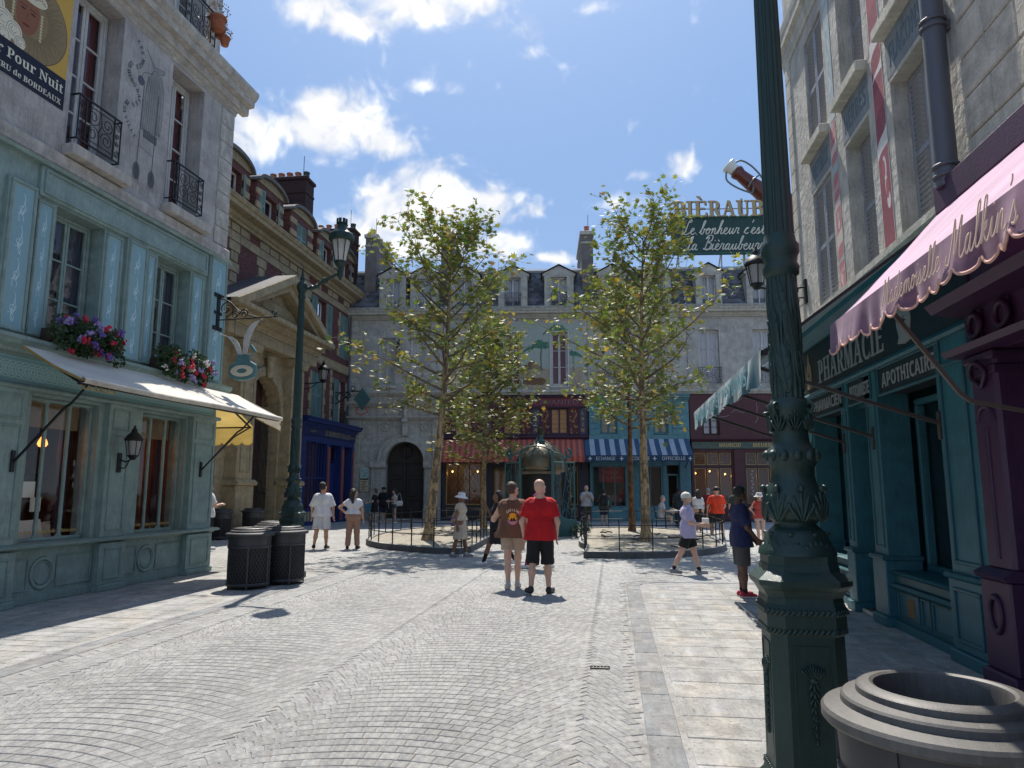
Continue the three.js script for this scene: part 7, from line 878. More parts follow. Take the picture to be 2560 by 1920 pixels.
{ // oval sign on the stone house, plants at the kiosk foot
  const s = thing('hanging_sign', 'black and white oval sign on an iron bracket on the stone house', 'sign', toT(-.72, 0, .02), TRY);
  mesh('bracket', [bar([0, 9.3, 0], [0, 9.3, 1.0], .025), tube([[0, 8.9, 0], [0, 9.1, .35], [0, 9.28, .7]], .02), xf(new THREE.TorusGeometry(.13, .02, 6, 16), [0, 9.45, .3], [0, PI / 2, 0]), bar([0, 9.3, .5], [0, 9.02, .5], .01), bar([0, 9.3, .8], [0, 9.02, .8], .01)], ironM, s);
  mesh('oval_board', xf(new THREE.CylinderGeometry(1, 1, .06, 28), [0, 8.5, .65], [0, 0, PI / 2], [.52, 1, .36]), ironM, s); mesh('oval_ring', xf(new THREE.TorusGeometry(.3, .035, 6, 28), [.04, 8.5, .65], [0, PI / 2, 0], [1, 1.45, .6]), whitePaint, s); mesh('raven_figure', [xf(new THREE.SphereGeometry(.14, 10, 8), [0, 9.0, .65], [.5, 0, 0], [.6, 1, 1.2]), xf(new THREE.ConeGeometry(.08, .25, 6), [0, 9.12, .83], [1.2, 0, 0])], ironM, s);
  const r = mk(91); [[-1.25, -24.6, 'beside its curved green foot'], [-1.05, -25.2, 'against its side screen']].forEach(([x, z, w], i) => { const p = thing('leafy_plant', `low leafy plant growing by the kiosk, ${w}`, 'plant', [x, 0, z]); mesh('foliage', [leafClump(r, 90, 0, .2, 0, .28, .2, .24, .04, .09), leafClump(r, 60, .1, .32, 0, .2, .16, .2, .04, .08)], MP(lin(.05, .1, .05), { roughness: .7, transmission: .25, thickness: 0 }), p); mesh('stem', [bar([0, 0, 0], [.05, .3, .02], .012), bar([.05, 0, .04], [-.08, .25, 0], .01)], twigM, p); });
}

// ================================================================ people: distance fields meshed with surface nets
function netMesh(f, lo, hi, c) {
  const nx = Math.ceil((hi[0] - lo[0]) / c) + 1, ny = Math.ceil((hi[1] - lo[1]) / c) + 1, nz = Math.ceil((hi[2] - lo[2]) / c) + 1, F = new Float32Array(nx * ny * nz), id = (i, j, k) => i + nx * (j + ny * k);
  for (let k = 0; k < nz; k += 1) for (let j = 0; j < ny; j++) { const y = lo[1] + j * c, z = lo[2] + k * c; for (let i = 0; i < nx;) { const d = f(lo[0] + i * c, y, z); F[id(i, j, k)] = d; const skip = Math.min(nx - 1 - i, Math.floor((Math.abs(d) - .05) / c)); if (d > 0 && skip > 1) { for (let s = 1; s <= skip; s++) F[id(i + s, j, k)] = d - s * c; i += skip + 1; } else i++; } }
  const vi = new Int32Array(nx * ny * nz).fill(-1), P = [], I = [];
  const E = [[0, 1], [2, 3], [4, 5], [6, 7], [0, 2], [1, 3], [4, 6], [5, 7], [0, 4], [1, 5], [2, 6], [3, 7]];
  for (let k = 0; k < nz - 1; k++) for (let j = 0; j < ny - 1; j++) for (let i = 0; i < nx - 1; i++) {
    const v = [F[id(i, j, k)], F[id(i + 1, j, k)], F[id(i, j + 1, k)], F[id(i + 1, j + 1, k)], F[id(i, j, k + 1)], F[id(i + 1, j, k + 1)], F[id(i, j + 1, k + 1)], F[id(i + 1, j + 1, k + 1)]]; let m = 0; for (let q = 0; q < 8; q++) if (v[q] < 0) m++; if (m === 0 || m === 8) continue;
    let x = 0, y = 0, z = 0, n = 0; for (const [a, b] of E) if ((v[a] < 0) !== (v[b] < 0)) { const t = v[a] / (v[a] - v[b]); x += (a & 1) + ((b & 1) - (a & 1)) * t; y += ((a >> 1) & 1) + (((b >> 1) & 1) - ((a >> 1) & 1)) * t; z += (a >> 2) + ((b >> 2) - (a >> 2)) * t; n++; }
    vi[id(i, j, k)] = P.length / 3; P.push(lo[0] + (i + x / n) * c, lo[1] + (j + y / n) * c, lo[2] + (k + z / n) * c);
  }
  const quad = (a, b, d, e, flip) => { if (a < 0 || b < 0 || d < 0 || e < 0) return; flip ? I.push(a, d, b, a, e, d) : I.push(a, b, d, a, d, e); };
  for (let k = 1; k < nz - 1; k++) for (let j = 1; j < ny - 1; j++) for (let i = 1; i < nx - 1; i++) { const o = F[id(i, j, k)] < 0; if (o !== F[id(i + 1, j, k)] < 0) quad(vi[id(i, j - 1, k - 1)], vi[id(i, j, k - 1)], vi[id(i, j, k)], vi[id(i, j - 1, k)], !o); if (o !== F[id(i, j + 1, k)] < 0) quad(vi[id(i - 1, j, k - 1)], vi[id(i, j, k - 1)], vi[id(i, j, k)], vi[id(i - 1, j, k)], o); if (o !== F[id(i, j, k + 1)] < 0) quad(vi[id(i - 1, j - 1, k)], vi[id(i, j - 1, k)], vi[id(i, j, k)], vi[id(i - 1, j, k)], !o); }
  const g = new THREE.BufferGeometry(); g.setAttribute('position', new THREE.Float32BufferAttribute(P, 3)); g.setIndex(I); g.computeVertexNormals(); return g;
}
const cap = (a, b, r0, r1 = r0) => { const [ax, ay, az] = a, dx = b[0] - ax, dy = b[1] - ay, dz = b[2] - az, l2 = dx * dx + dy * dy + dz * dz + 1e-9; return (x, y, z) => { const px = x - ax, py = y - ay, pz = z - az; let t = (px * dx + py * dy + pz * dz) / l2; t = t < 0 ? 0 : t > 1 ? 1 : t; return Math.hypot(px - dx * t, py - dy * t, pz - dz * t) - (r0 + (r1 - r0) * t); }; };
const smin = (fs, k) => (x, y, z) => { let d = 1e3; for (const f of fs) { const e = f(x, y, z), h = Math.max(k - Math.abs(d - e), 0); d = Math.min(d, e) - h * h / (4 * k); } return d; };
const cut = (f, p, n) => (x, y, z) => Math.max(f(x, y, z), (x - p[0]) * n[0] + (y - p[1]) * n[1] + (z - p[2]) * n[2]);
const add3 = (a, b, s = 1) => [a[0] + b[0] * s, a[1] + b[1] * s, a[2] + b[2] * s], mix3 = (a, b, t) => [lerp(a[0], b[0], t), lerp(a[1], b[1], t), lerp(a[2], b[2], t)], unit = (a) => { const l = Math.hypot(...a) || 1; return [a[0] / l, a[1] / l, a[2] / l]; };
const skinM = { pale: M(lin(.52, .32, .235), { roughness: .6 }), tan: M(lin(.42, .235, .15), { roughness: .6 }), brown: M(lin(.19, .095, .06), { roughness: .6 }), dark: M(lin(.105, .05, .033), { roughness: .6 }) };
const clothM = (c, o = {}) => M(c, { map: TX.cloth1, bumpMap: TX.weave, bumpScale: .0008, roughness: .92, ...o });
const hairC = { black: lin(.012, .01, .009), brown: lin(.06, .035, .02), grey: lin(.25, .24, .22), pink: lin(.4, .04, .2), dark: lin(.022, .014, .01) };
let people = 0;
function person(label, [px, pz], ry, H, o = {}) {
  const g = thing('person', label, 'person', [px, o.y ?? 0, pz], ry, o.group), k = H / 1.75, c = o.cell ?? .02, w = o.wide ?? 1, bel = o.belly ?? 0, S = (p) => [p[0] * k, p[1] * k, p[2] * k], fem = o.fem ? 1 : 0;
  // joints for a 1.75 m figure facing +z
  const hip = (s) => [s * .095, .93, 0], leg = (s, a, kn, out = 0) => { const h = hip(s), K = add3(h, [s * out * .5, -Math.cos(a) * .43, Math.sin(a) * .43]), A = add3(K, [s * out * .5, -Math.cos(a - kn) * .415, Math.sin(a - kn) * .415]); return { h, K, A, ang: a - kn }; };
  const L = leg(-1, ...(o.legL ?? [.06, .04, .01])), R = leg(1, ...(o.legR ?? [-.03, .03, .01])); let drop = o.seated ? 0 : Math.min(L.A[1], R.A[1]) - .075; if (o.seated) drop = .93 - .53 / k;
  const up = (p) => [p[0], p[1] - drop, p[2]]; for (const q of [L, R]) { q.h = up(q.h); q.K = up(q.K); q.A = up(q.A); const lift = Math.max(0, q.A[1] - .085), pitch = clamp(lift * 3.2, 0, .9) * (q.ang < 0 ? 1 : -.3), yaw = (q === L ? -1 : 1) * (o.toeOut ?? .18); q.toe = add3(q.A, [Math.sin(yaw) * .16 * Math.cos(pitch), -.045 - Math.sin(pitch) * .13, Math.cos(yaw) * .16 * Math.cos(pitch)]); q.heel = add3(q.A, [0, -.045 + Math.max(0, pitch) * .02, -.045]); }
  const lean = o.lean ?? 0, Y = (y, x = 0, z = 0) => [x, y - drop, z + lean * (y - .93)];
  const shW = (.185 - fem * .02) * w, sh = (s) => Y(1.378, s * shW), neck = Y(1.5, 0, -.005), hy = o.headYaw ?? 0, hp = o.headPitch ?? 0;
  const arm = (s, d) => { const a = sh(s), [e, wv] = d ?? [[.055, -.28, -.04], [.075, -.53, .03]], E = add3(a, [s * e[0], e[1], e[2]]), W = add3(a, [s * wv[0], wv[1], wv[2]]); return { a, E, W, T: add3(W, unit([W[0] - E[0], W[1] - E[1], W[2] - E[2]]), .17) }; }, AL = arm(-1, o.armL), AR = arm(1, o.armR);
  const hips = .085 + fem * .012, body = [cap(Y(1.3, -.1 * w), Y(1.3, .1 * w), .112), cap(Y(1.08, -.06 * w), Y(1.08, .06 * w), .105 - fem * .012), cap(Y(.95, -hips * w), Y(.95, hips * w), .118 + fem * .008), cap(Y(1.372, -.14 * w), Y(1.372, .14 * w), .058), cap(Y(1.4), neck, .06, .054), cap(neck, Y(1.57, 0, .005), .052, .05)], trap = [-1, 1].map((s) => cap(Y(1.475, s * .025), Y(1.395, s * .13 * w), .036, .044)); body.push(...[]);
  if (bel) body.push(cap(Y(1.1, -.03, bel * .5), Y(1.02, .03, bel * .5), .12)); if (fem) body.push(cap(Y(1.27, -.075, .075), Y(1.27, .075, .075), .062)); if (fem || o.seat) body.push(cap(Y(.92, -.07, -.05), Y(.92, .07, -.05), .1));
  const ar = (q) => [cap(q.a, q.E, .05 * w, .038), cap(q.E, q.W, .038, .027)], lg = (q) => [cap(q.h, q.K, .083 * w, .055), cap(q.K, mix3(q.K, q.A, .45), .054, .05), cap(mix3(q.K, q.A, .4), q.A, .05, .036)];
  const scale = (f) => (x, y, z) => f(x / k, y / k, z / k) * k, bb = (pts, m) => { const lo = [1e3, 1e3, 1e3], hi = [-1e3, -1e3, -1e3]; for (const p of pts) for (let i = 0; i < 3; i++) { lo[i] = Math.min(lo[i], p[i] * k); hi[i] = Math.max(hi[i], p[i] * k); } return [lo.map((v) => v - m), hi.map((v) => v + m)]; };
  const all = [L.h, L.K, L.A, R.h, R.K, R.A, AL.a, AL.E, AL.W, AR.a, AR.E, AR.W, neck, Y(1.6)], trunk = [Y(.8, -.25 * w, -.1), Y(1.5, .25 * w, .1 + bel)];
  const run = (f, pts, m, cc = c) => netMesh(scale(f), ...bb(pts, m), cc);
  const parts = [run(smin([...body, ...trap, ...ar(AL), ...ar(AR), ...lg(L), ...lg(R)], .045), [...all, ...trunk], .16)];
  // head with face, on its own finer grid, turned and tilted on the neck
  const hc = Math.min(c, .011), HQ = new THREE.Quaternion().setFromEuler(new THREE.Euler(hp, hy, o.headRoll ?? 0, 'YXZ')), hd = [cap([0, .105, -.012], [0, .15, -.018], .086, .084), cap([0, .06, .03], [0, .035, .045], .06, .042), cap([0, .1, .08], [0, .078, .098], .012, .017), cap([-.03, .11, .072], [.03, .11, .072], .02), cap([-.02, .045, .083], [.02, .045, .083], .012), cap([-.084, .1, -.005], [-.088, .075, 0], .017, .013), cap([.084, .1, -.005], [.088, .075, 0], .017, .013), cap([0, -.06, -.012], [0, .06, -.005], .05, .052)];
  const headO = V(...Y(1.53, 0, .005)), headXf = (ge) => { ge.scale(k, k, k); ge.applyQuaternion(HQ); ge.translate(headO.x * k, headO.y * k, headO.z * k); return ge; }; const runH = (f, m = .0, cc = hc) => headXf(netMesh(f, [-.16 - m, -.1 - m * 2, -.18 - m], [.16 + m, .28 + m, .17 + m], cc));
  parts.push(runH(smin(hd, .028)));
  const dirs = (q) => { const d = unit([q.W[0] - q.E[0], q.W[1] - q.E[1], q.W[2] - q.E[2]]), s = q.a[0] < 0 ? -1 : 1; let f = unit(add3([0, 0, 1], d, -d[2])); if (Math.abs(d[2]) > .85) f = unit(add3([0, 1, 0], d, -d[1])); const n = [d[1] * f[2] - d[2] * f[1], d[2] * f[0] - d[0] * f[2], d[0] * f[1] - d[1] * f[0]]; return { d, f, n, s }; };
  for (const q of [AL, AR]) { const { d, f, n, s } = dirs(q), at = (u, v, t) => add3(add3(add3(q.W, d, u), f, v), n, t * -s), cu = o.curl ?? .5, fs = [cap(at(.01, .02, 0), at(.08, .028, 0), .018, .014), cap(at(.01, -.02, 0), at(.08, -.028, 0), .018, .014), cap(at(.01, 0, 0), at(.085, 0, 0), .018, .015)]; [[.033, .075], [.012, .085], [-.011, .08], [-.032, .065]].forEach(([v, l]) => { const a = at(.082, v, 0), b = at(.082 + l * .5, v * 1.1, cu * .018), e = at(.082 + l * (1 - cu * .35), v * 1.1, cu * .055); fs.push(cap(a, b, .0105, .0095), cap(b, e, .0095, .008)); }); fs.push(cap(at(.02, .028, .005), at(.055, .055, .015), .012, .0105), cap(at(.055, .055, .015), at(.085, .058, .022), .0105, .009)); if (c < .03) parts.push(run(smin(fs, .008), [q.W, at(.2, 0, 0), at(.1, .06, .06), at(.1, -.05, -.03)], .03, Math.min(c, .0085))); else parts.push(run(smin(fs, .02), [q.W, at(.2, 0, 0), at(.1, .06, .06), at(.1, -.05, -.03)], .03, .014)); }
  mesh('body', parts, skinM[o.skin ?? 'pale'], g);
  if (c < .03) for (const s of [-1, 1]) { mesh('eye', headXf(xf(new THREE.SphereGeometry(.011, 8, 6), [s * .032, .098, .083])), M(lin(.05, .035, .03), { roughness: .2 }), g); }
  // clothing
  const T = o.top ?? {}, hem = T.hem ?? .86, lo = T.loose ?? .02, sl = T.sleeve ?? .6;
  if (o.top) {
    const q = body.slice(0, 4).map((f) => (x, y, z) => f(x, y, z) - lo); if (bel) q.push((x, y, z) => body[6](x, y, z) - lo); if (fem) q.push((x, y, z) => cap(Y(1.27, -.075, .075), Y(1.27, .075, .075), .062)(x, y, z) - lo * .6);
    q.push(cap(Y(hem, -.095 * w, bel * .3), Y(hem, .095 * w, bel * .3), .125 + lo * (T.flare ?? 1))); q.push(...trap.map((f) => (x, y, z) => f(x, y, z) - lo * .5));
    let f = smin(q, .07); f = cut(f, Y(hem), [0, -1, 0]); f = cut(f, Y(1.475, 0, -.01), unit([0, 1, -.25]));
    const sv = sl > 0 ? [AL, AR].map((a) => { const tot = sl <= 1 ? mix3(a.a, a.E, sl) : mix3(a.E, a.W, sl - 1), d = sl <= 1 ? unit(add3(a.E, a.a, -1)) : unit(add3(a.W, a.E, -1)); let s = sl <= 1 ? cap(mix3(a.a, a.E, .02), mix3(a.a, a.E, 1), .054 * w + lo * .35, .054 + lo) : smin([cap(a.a, a.E, .056 * w + lo * .35, .052 + lo), cap(a.E, a.W, .05 + lo, .042 + lo)], .03); return cut(s, tot, d); }) : [];
    const tot = smin([f, ...sv], .03), wob = T.wrinkle ?? .004, ff = (x, y, z) => tot(x, y, z) + wob * (N3(x * 12, y * 8 + x * 5, z * 12) + .6 * N3(x * 26, y * 15 - x * 10, z * 26)); const tm = mesh('top', run(ff, [...trunk, Y(hem, -.3 * w), Y(1.5), AL.a, AL.E, AR.a, AR.E, ...(sl > 1 ? [AL.W, AR.W] : [])], .16), T.mat ?? clothM(T.color), g);
    if (o.print) { const [x0, y0, x1, y1, tex, side] = o.print, n = 14, ge = new THREE.PlaneGeometry(1, 1, n, n), p = ge.attributes.position; for (let i = 0; i < p.count; i++) { const x = lerp(x0, x1, p.getX(i) + .5) * (side < 0 ? -1 : 1), y = lerp(y0, y1, p.getY(i) + .5) - drop; let z = side * .4; for (let s = 0; s < 60; s++) { const d = ff(x, y, z); if (d < .001) break; z -= side * d * .8; } p.setXYZ(i, x * k, y * k, (z + side * .005) * k); } ge.computeVertexNormals(); mesh('back_print', ge, printM(tex, { transparent: true, roughness: .9 }), g, { keepUV: true }); }
  }
  const Bt = o.bottom; if (Bt) {
    if (Bt.skirt) { const fl = Bt.flare ?? .06; let f = smin([-1, 1].map((s) => cap(Y(1.0, s * .05 * w), Y(Bt.skirt - .05, s * (.08 * w + fl * .4)), .128, .13 + fl)), .12); f = cut(f, Y(Bt.skirt), [0, -1, 0]); f = cut(f, Y(Bt.waist ?? 1.06), [0, 1, 0]); const f2 = f; mesh('skirt', run((x, y, z) => f2(x, y, z) + .005 * Math.sin(Math.atan2(z, x) * 14) * sstep(1.0 - drop, .7 - drop, y), [Y(.4, -.35, -.35), Y(1.1, .35, .35)], .05), Bt.mat ?? clothM(Bt.color), g); }
    else { const ln = Bt.len, lz = Bt.loose ?? .022; const hp2 = [cap(Y(.96, -hips * w), Y(.96, hips * w), .128 + lz * .3), ...(bel ? [cap(Y(1.0, -.02, bel * .35), Y(1.0, .02, bel * .35), .12)] : []), ...(fem || o.seat ? [cap(Y(.92, -.07, -.05), Y(.92, .07, -.05), .112)] : [])]; const lf = [L, R].map((q) => { const end = ln <= 1 ? mix3(q.h, q.K, ln) : mix3(q.K, q.A, ln - 1), d = ln <= 1 ? unit(add3(q.K, q.h, -1)) : unit(add3(q.A, q.K, -1)); let f = ln <= 1 ? cap(q.h, q.K, .098 * w + lz * .4, .075 + lz) : smin([cap(q.h, q.K, .096 * w + lz * .4, .066 + lz), cap(q.K, q.A, .064 + lz, .058 + lz)], .03); return cut(f, end, d); }); let f = smin([...hp2, ...lf], .02); f = cut(f, Y(Bt.waist ?? 1.05), [0, 1, 0]); mesh('shorts', run((x, y, z) => f(x, y, z) + .004 * N3(x * 13 + 5, y * 10, z * 13), [Y(1.05, -.24 * w, -.15), Y(1.05, .24 * w, .15), L.h, L.K, R.h, R.K, ...(ln > 1 ? [L.A, R.A] : [])], .14), Bt.mat ?? clothM(Bt.color), g).name = ln > 1.3 ? 'trousers' : 'shorts'; if (Bt.stripe) for (const q of [L, R]) { const e = mix3(q.h, q.K, ln - .1); mesh('hem_stripe', [0, .05].map((t, i) => { const a = mix3(q.h, q.K, ln - .08 - t), b = mix3(q.h, q.K, ln - .055 - t), rr2 = (.075 + lz + .006) ; return run(cut(cut((x, y, z) => cap(q.h, q.K, .098 * w + lz * .4 + .005, .075 + lz + .005)(x, y, z), b, unit(add3(q.K, q.h, -1))), a, unit(add3(q.h, q.K, -1))), [a, b], .16, .014); }), clothM(Bt.stripe), g, { kind: 'stuff' }); } }
  }
  if (o.socks) [L, R].forEach((q, i) => { const sc = Array.isArray(o.socks) ? o.socks[i] : o.socks; if (!sc) return; const a = mix3(q.K, q.A, 1 - sc.h), f = cut(smin([cap(mix3(q.K, q.A, .3), mix3(q.K, q.A, .45), .056, .054), cap(mix3(q.K, q.A, .45), q.A, .054, .041)], .02), a, unit(add3(q.K, q.A, -1))); mesh('sock', run(f, [a, q.A], .08, Math.min(c, .016)), clothM(sc.c), g); });
  for (const q of [L, R]) { const sw = smin([cap(add3(q.heel, [0, .01, 0]), add3(q.toe, [0, .004, -.01]), .046, .04), cap(add3(q.A, [0, -.02, -.012]), add3(q.heel, [0, .03, .02]), .042, .045)], .025), sole = q.A[1] < .12 ? .004 : -1; let f = cut(sw, [0, sole, 0], [0, -1, 0]); mesh('shoe', run(f, [q.heel, q.toe, q.A], .07, Math.min(c, .012)), M(o.shoe ?? lin(.02, .02, .02), { roughness: .6 }), g); if (o.sole && sole > 0) { const f2 = cut(cut((x, y, z) => sw(x, y, z) - .006, [0, .002, 0], [0, -1, 0]), [0, .026, 0], [0, 1, 0]); mesh('sole', run(f2, [q.heel, q.toe], .07, .011), M(o.sole, { roughness: .7 }), g); } }
  // hair and headwear
  const hr = o.hair; if (hr) { const hs = [cap([0, .11, -.02], [0, .155, -.025], .098, .094)]; if (hr.len) for (let i = -2; i <= 2; i++) hs.push(cap([i * .035, .12, -.06], [i * .045, .08 - hr.len, -.075], .05, .03)); let f = smin(hs, .04); const f0 = f; f = (x, y, z) => Math.max(f0(x, y, z) + (hr.curl ?? .009) * N3(x * 40, y * 40, z * 40), o.cap || o.hat ? y - .112 : -1, z > 0 ? (z * .95 - (y - .125)) * .7 : -1, hr.len ? -1 : (.045 - y) + Math.min(0, z + .02) * .3); mesh('hair', runH(f, hr.len ? hr.len * .62 : .01, Math.min(c, .013)), M(hairC[hr.c], { roughness: hr.gloss ?? .6, bumpMap: TX.fineS, bumpScale: .004 }), g); }
  if (o.cap) { const q = headXf(lathe([[.106, .098], [.109, .13], [.1, .178], [.064, .216], [0, .228]], 20).translate(0, 0, -.014)), br = headXf(xf(new THREE.CylinderGeometry(.08, .08, .008, 16, 1, false), [0, .116, .118], [.15, 0, 0], [1, 1, 1.0])); mesh('cap', [q, br], clothM(o.cap), g); }
  if (o.hat) { mesh('hat', headXf(lathe([[.185, .085], [.19, .08], [.18, .095], [.108, .14], [.106, .19], [.09, .225], [0, .232]], 28)), clothM(o.hat), g); }
  if (o.glasses) mesh('glasses', [headXf(xf(box(-.075, .088, .088, -.012, .118, .094), [0, 0, 0])), headXf(box(.012, .088, .088, .075, .118, .094)), headXf(box(-.012, .104, .09, .012, .11, .094)), headXf(beam([-.075, .11, .088], [-.09, .105, -.0], .005)), headXf(beam([.075, .11, .088], [.09, .105, -.0], .005))], M(lin(.01, .01, .01), { roughness: .2 }), g);
  g.updateMatrixWorld(true); return { g, k, AL, AR, L, R, Y, w: (p) => { const v = g.localToWorld(V(p[0] * k, p[1] * k, p[2] * k)); return [v.x, v.y, v.z]; } };
}
const AWAY = PI + .14, EAST = PI / 2, WEST = -PI / 2;
const black = lin(.012, .012, .014);
const chill = canvasTex(256, 288, (c, w, h) => { c.clearRect(0, 0, w, h); c.fillStyle = '#d9cdb4'; c.font = 'bold 50px sans-serif'; c.textAlign = 'center'; const s = 'CHILLIN'; for (let i = 0; i < 7; i++) { const a = (i - 3) * .24; c.save(); c.translate(w / 2 + Math.sin(a) * 118, 160 - Math.cos(a) * 112); c.rotate(a); c.fillText(s[i], 0, 0); c.restore(); } c.fillStyle = '#d9a02c'; c.beginPath(); c.arc(w / 2, 150, 76, 0, 7); c.fill(); c.fillStyle = '#453018'; c.beginPath(); c.moveTo(70, 190); c.lineTo(110, 140); c.lineTo(130, 165); c.lineTo(150, 130); c.lineTo(190, 190); c.fill(); c.strokeStyle = '#453018'; c.lineWidth = 6; for (const x of [66, 190]) { c.beginPath(); c.moveTo(x, 190); c.lineTo(x, 120); c.stroke(); for (let i = 0; i < 5; i++) { c.beginPath(); c.moveTo(x, 120); c.lineTo(x + Math.cos(i * 1.2 + 3.4) * 24, 120 + Math.sin(i * 1.2 + 3.4) * 12); c.stroke(); } } c.strokeStyle = '#b777a0'; c.lineWidth = 14; c.beginPath(); c.arc(w / 2, 150, 84, .3, PI - .3); c.stroke(); c.fillStyle = '#b777a0'; c.fillRect(66, 192, 124, 20); });
const red = person('bald man in a red shirt and black shorts walking away', [-1.16, -11.5], AWAY - .05, 1.78, { cell: .0135, wide: 1.06, belly: .1, skin: 'pale', headYaw: -.75, legL: [.04, .04, .03], legR: [-.16, .25, .05], armL: [[.07, -.28, -.0], [.06, -.5, .1]], armR: [[.09, -.28, -.02], [.06, -.52, .07]], top: { color: lin(.46, .006, .012), hem: .82, sleeve: .72, loose: .03, flare: 1.3, wrinkle: .006 }, bottom: { color: black, len: 1.12, loose: .035 }, shoe: lin(.015, .015, .016), toeOut: .4 });
person('man in a brown sleeveless shirt with a printed sunset, arm raised to his chest', [-1.68, -12.05], AWAY - .02, 1.74, { cell: .0135, wide: 1.02, skin: 'pale', headYaw: -.95, hair: { c: 'brown' }, glasses: true, legL: [.1, .02, -.02], legR: [-.12, .1, -.02], armR: [[.14, -.24, .06], [-.0, -.1, .27]], armL: [[.05, -.27, .05], [.0, -.42, .22]], top: { color: lin(.15, .075, .045), hem: .84, sleeve: 0, loose: .035, flare: 1.3, wrinkle: .006 }, bottom: { color: lin(.46, .36, .26), len: .68, loose: .035 }, shoe: lin(.42, .4, .36), sole: lin(.5, .48, .44), socks: { h: .12, c: lin(.6, .6, .58) }, print: [-.13, 1.0, .13, 1.34, chill, -1] });
person('person with black hair and long black socks striding behind the two men', [-2.5, -15.5], WEST + .3, 1.64, { cell: .018, skin: 'brown', hair: { c: 'black', curl: .02, len: .06 }, legL: [.42, .1], legR: [-.4, .2], armL: [[.1, -.2, .1], [.02, .05, .25]], top: { color: black, hem: .9, sleeve: .8 }, bottom: { skirt: .56, flare: .05, mat: clothM(lin(.02, .02, .024), { map: tx(T.stone, .3) }) }, socks: { h: .85, c: black }, shoe: lin(.65, .65, .66), sole: lin(.7, .7, .7), fem: true });
person('person with pink hair and one bright pink sock behind the red shirt', [-1.58, -14.9], WEST + .1, 1.56, { cell: .018, skin: 'brown', hair: { c: 'pink', curl: .02 }, legL: [.35, .1], legR: [-.3, .2], top: { color: black, hem: .88, sleeve: .8 }, bottom: { color: black, len: .85 }, socks: [{ h: .5, c: lin(.65, .08, .22) }, { h: .5, c: black }], shoe: lin(.65, .65, .66), sole: lin(.7, .7, .7) });
const hatW = person('woman in a white sun hat and cream dress walking past the tree bed', [-3.68, -17.2], EAST - .1, 1.56, { cell: .015, wide: 1.02, belly: .04, fem: true, skin: 'brown', hat: lin(.72, .72, .72), headPitch: .15, legL: [-.18, .08], legR: [.2, .06], armL: [[.05, -.27, -.06], [.06, -.52, -.02]], armR: [[.04, -.27, -.05], [.03, -.5, .06]], top: { color: lin(.52, .43, .33), hem: 1.0, sleeve: 0, loose: .02 }, bottom: { skirt: .5, flare: .05, waist: 1.2, color: lin(.52, .43, .33) }, socks: { h: .14, c: lin(.6, .6, .6) }, shoe: lin(.16, .16, .18), sole: lin(.4, .4, .4) });
{ const [x, y, z] = hatW.w(hatW.Y(.98, .22, -.2)), b = thing('shoulder_bag', 'striped cream and purple shoulder bag on the woman in the white hat', 'bag', [x, y - .12, z], EAST); mesh('pouch', lathe([[0, 0], [.12, .01], [.14, .08], [.12, .2], [.07, .3], [.05, .34]], 16), M(lin(.4, .3, .16), { roughness: .9, map: TX.cloth1 }), b); mesh('band', [lathe([[.122, .005], [.144, .05], [.142, .07]], 16), lathe([[.128, .16], [.118, .2], [.113, .22]], 16)].map((q) => q.scale(1.02, 1, 1.02)), M(lin(.16, .1, .3), { roughness: .9 }), b, { kind: 'stuff' }); mesh('strap', tube([[.03, .33, 0], [.02, .5, .1], [.0, .62, .22]], .014, 5, 12), M(lin(.2, .13, .3), { roughness: .9 }), b); }
person('man with curly black hair in white shirt and striped white shorts', [-7.96, -19.0], AWAY + .05, 1.8, { cell: .016, wide: 1.0, skin: 'tan', headYaw: -.6, hair: { c: 'black', curl: .016 }, legL: [.05, .04, .03], legR: [-.14, .22, .05], armL: [[.09, -.27, .0], [.1, -.5, .05]], armR: [[.09, -.27, .0], [.1, -.5, .05]], top: { color: lin(.66, .65, .68), hem: .86, sleeve: .95, loose: .04, flare: 1.1, wrinkle: .006 }, bottom: { color: lin(.62, .61, .64), len: .92, loose: .045, stripe: lin(.2, .05, .08) }, shoe: black, sole: lin(.5, .5, .5) });
person('woman with long dark hair, white top and dusty pink trousers, hand on hip', [-7.12, -19.15], AWAY, 1.63, { cell: .016, wide: 1.12, fem: true, skin: 'tan', headYaw: -.9, hair: { c: 'dark', len: .26 }, legL: [.06, .02, .03], legR: [-.08, .06, .03], armR: [[.22, -.16, -.06], [.06, -.34, .06]], armL: [[.08, -.27, -.02], [.1, -.52, .03]], top: { color: lin(.66, .65, .68), hem: 1.02, sleeve: .5, loose: .014, flare: .6 }, bottom: { color: lin(.4, .235, .18), len: 1.97, waist: 1.1, loose: .02, mat: clothM(lin(.4, .235, .18), { map: tx(T.stone, .12) }) }, shoe: black });
const capM = person('man in a lavender polo and white cap walking with a white food box', [1.42, -14.4], EAST, 1.6, { cell: .0145, wide: 1.08, belly: .06, skin: 'pale', hair: { c: 'grey' }, cap: lin(.68, .67, .62), legL: [-.34, .12], legR: [.3, .06], armL: [[.04, -.26, .04], [.0, -.3, .3]], armR: [[.04, -.27, .0], [.0, -.32, .27]], curl: .3, top: { color: lin(.45, .41, .6), hem: .8, sleeve: .85, loose: .03, flare: 1.2, wrinkle: .006 }, bottom: { color: black, len: .8, loose: .035 }, socks: { h: .2, c: black }, shoe: lin(.2, .2, .21), sole: lin(.55, .55, .55) });
{ const p = capM.w(add3(capM.AR.W, [-.12, .05, .12])), b = thing('food_box', 'white paper food box held by the man in the lavender polo', 'box', p, EAST); mesh('carton', extr([[-.055, 0], [.055, 0], [.075, .085], [-.075, .085]], .11, .004).translate(0, 0, -.055), M(lin(.72, .72, .7), { roughness: .8 }), b); }
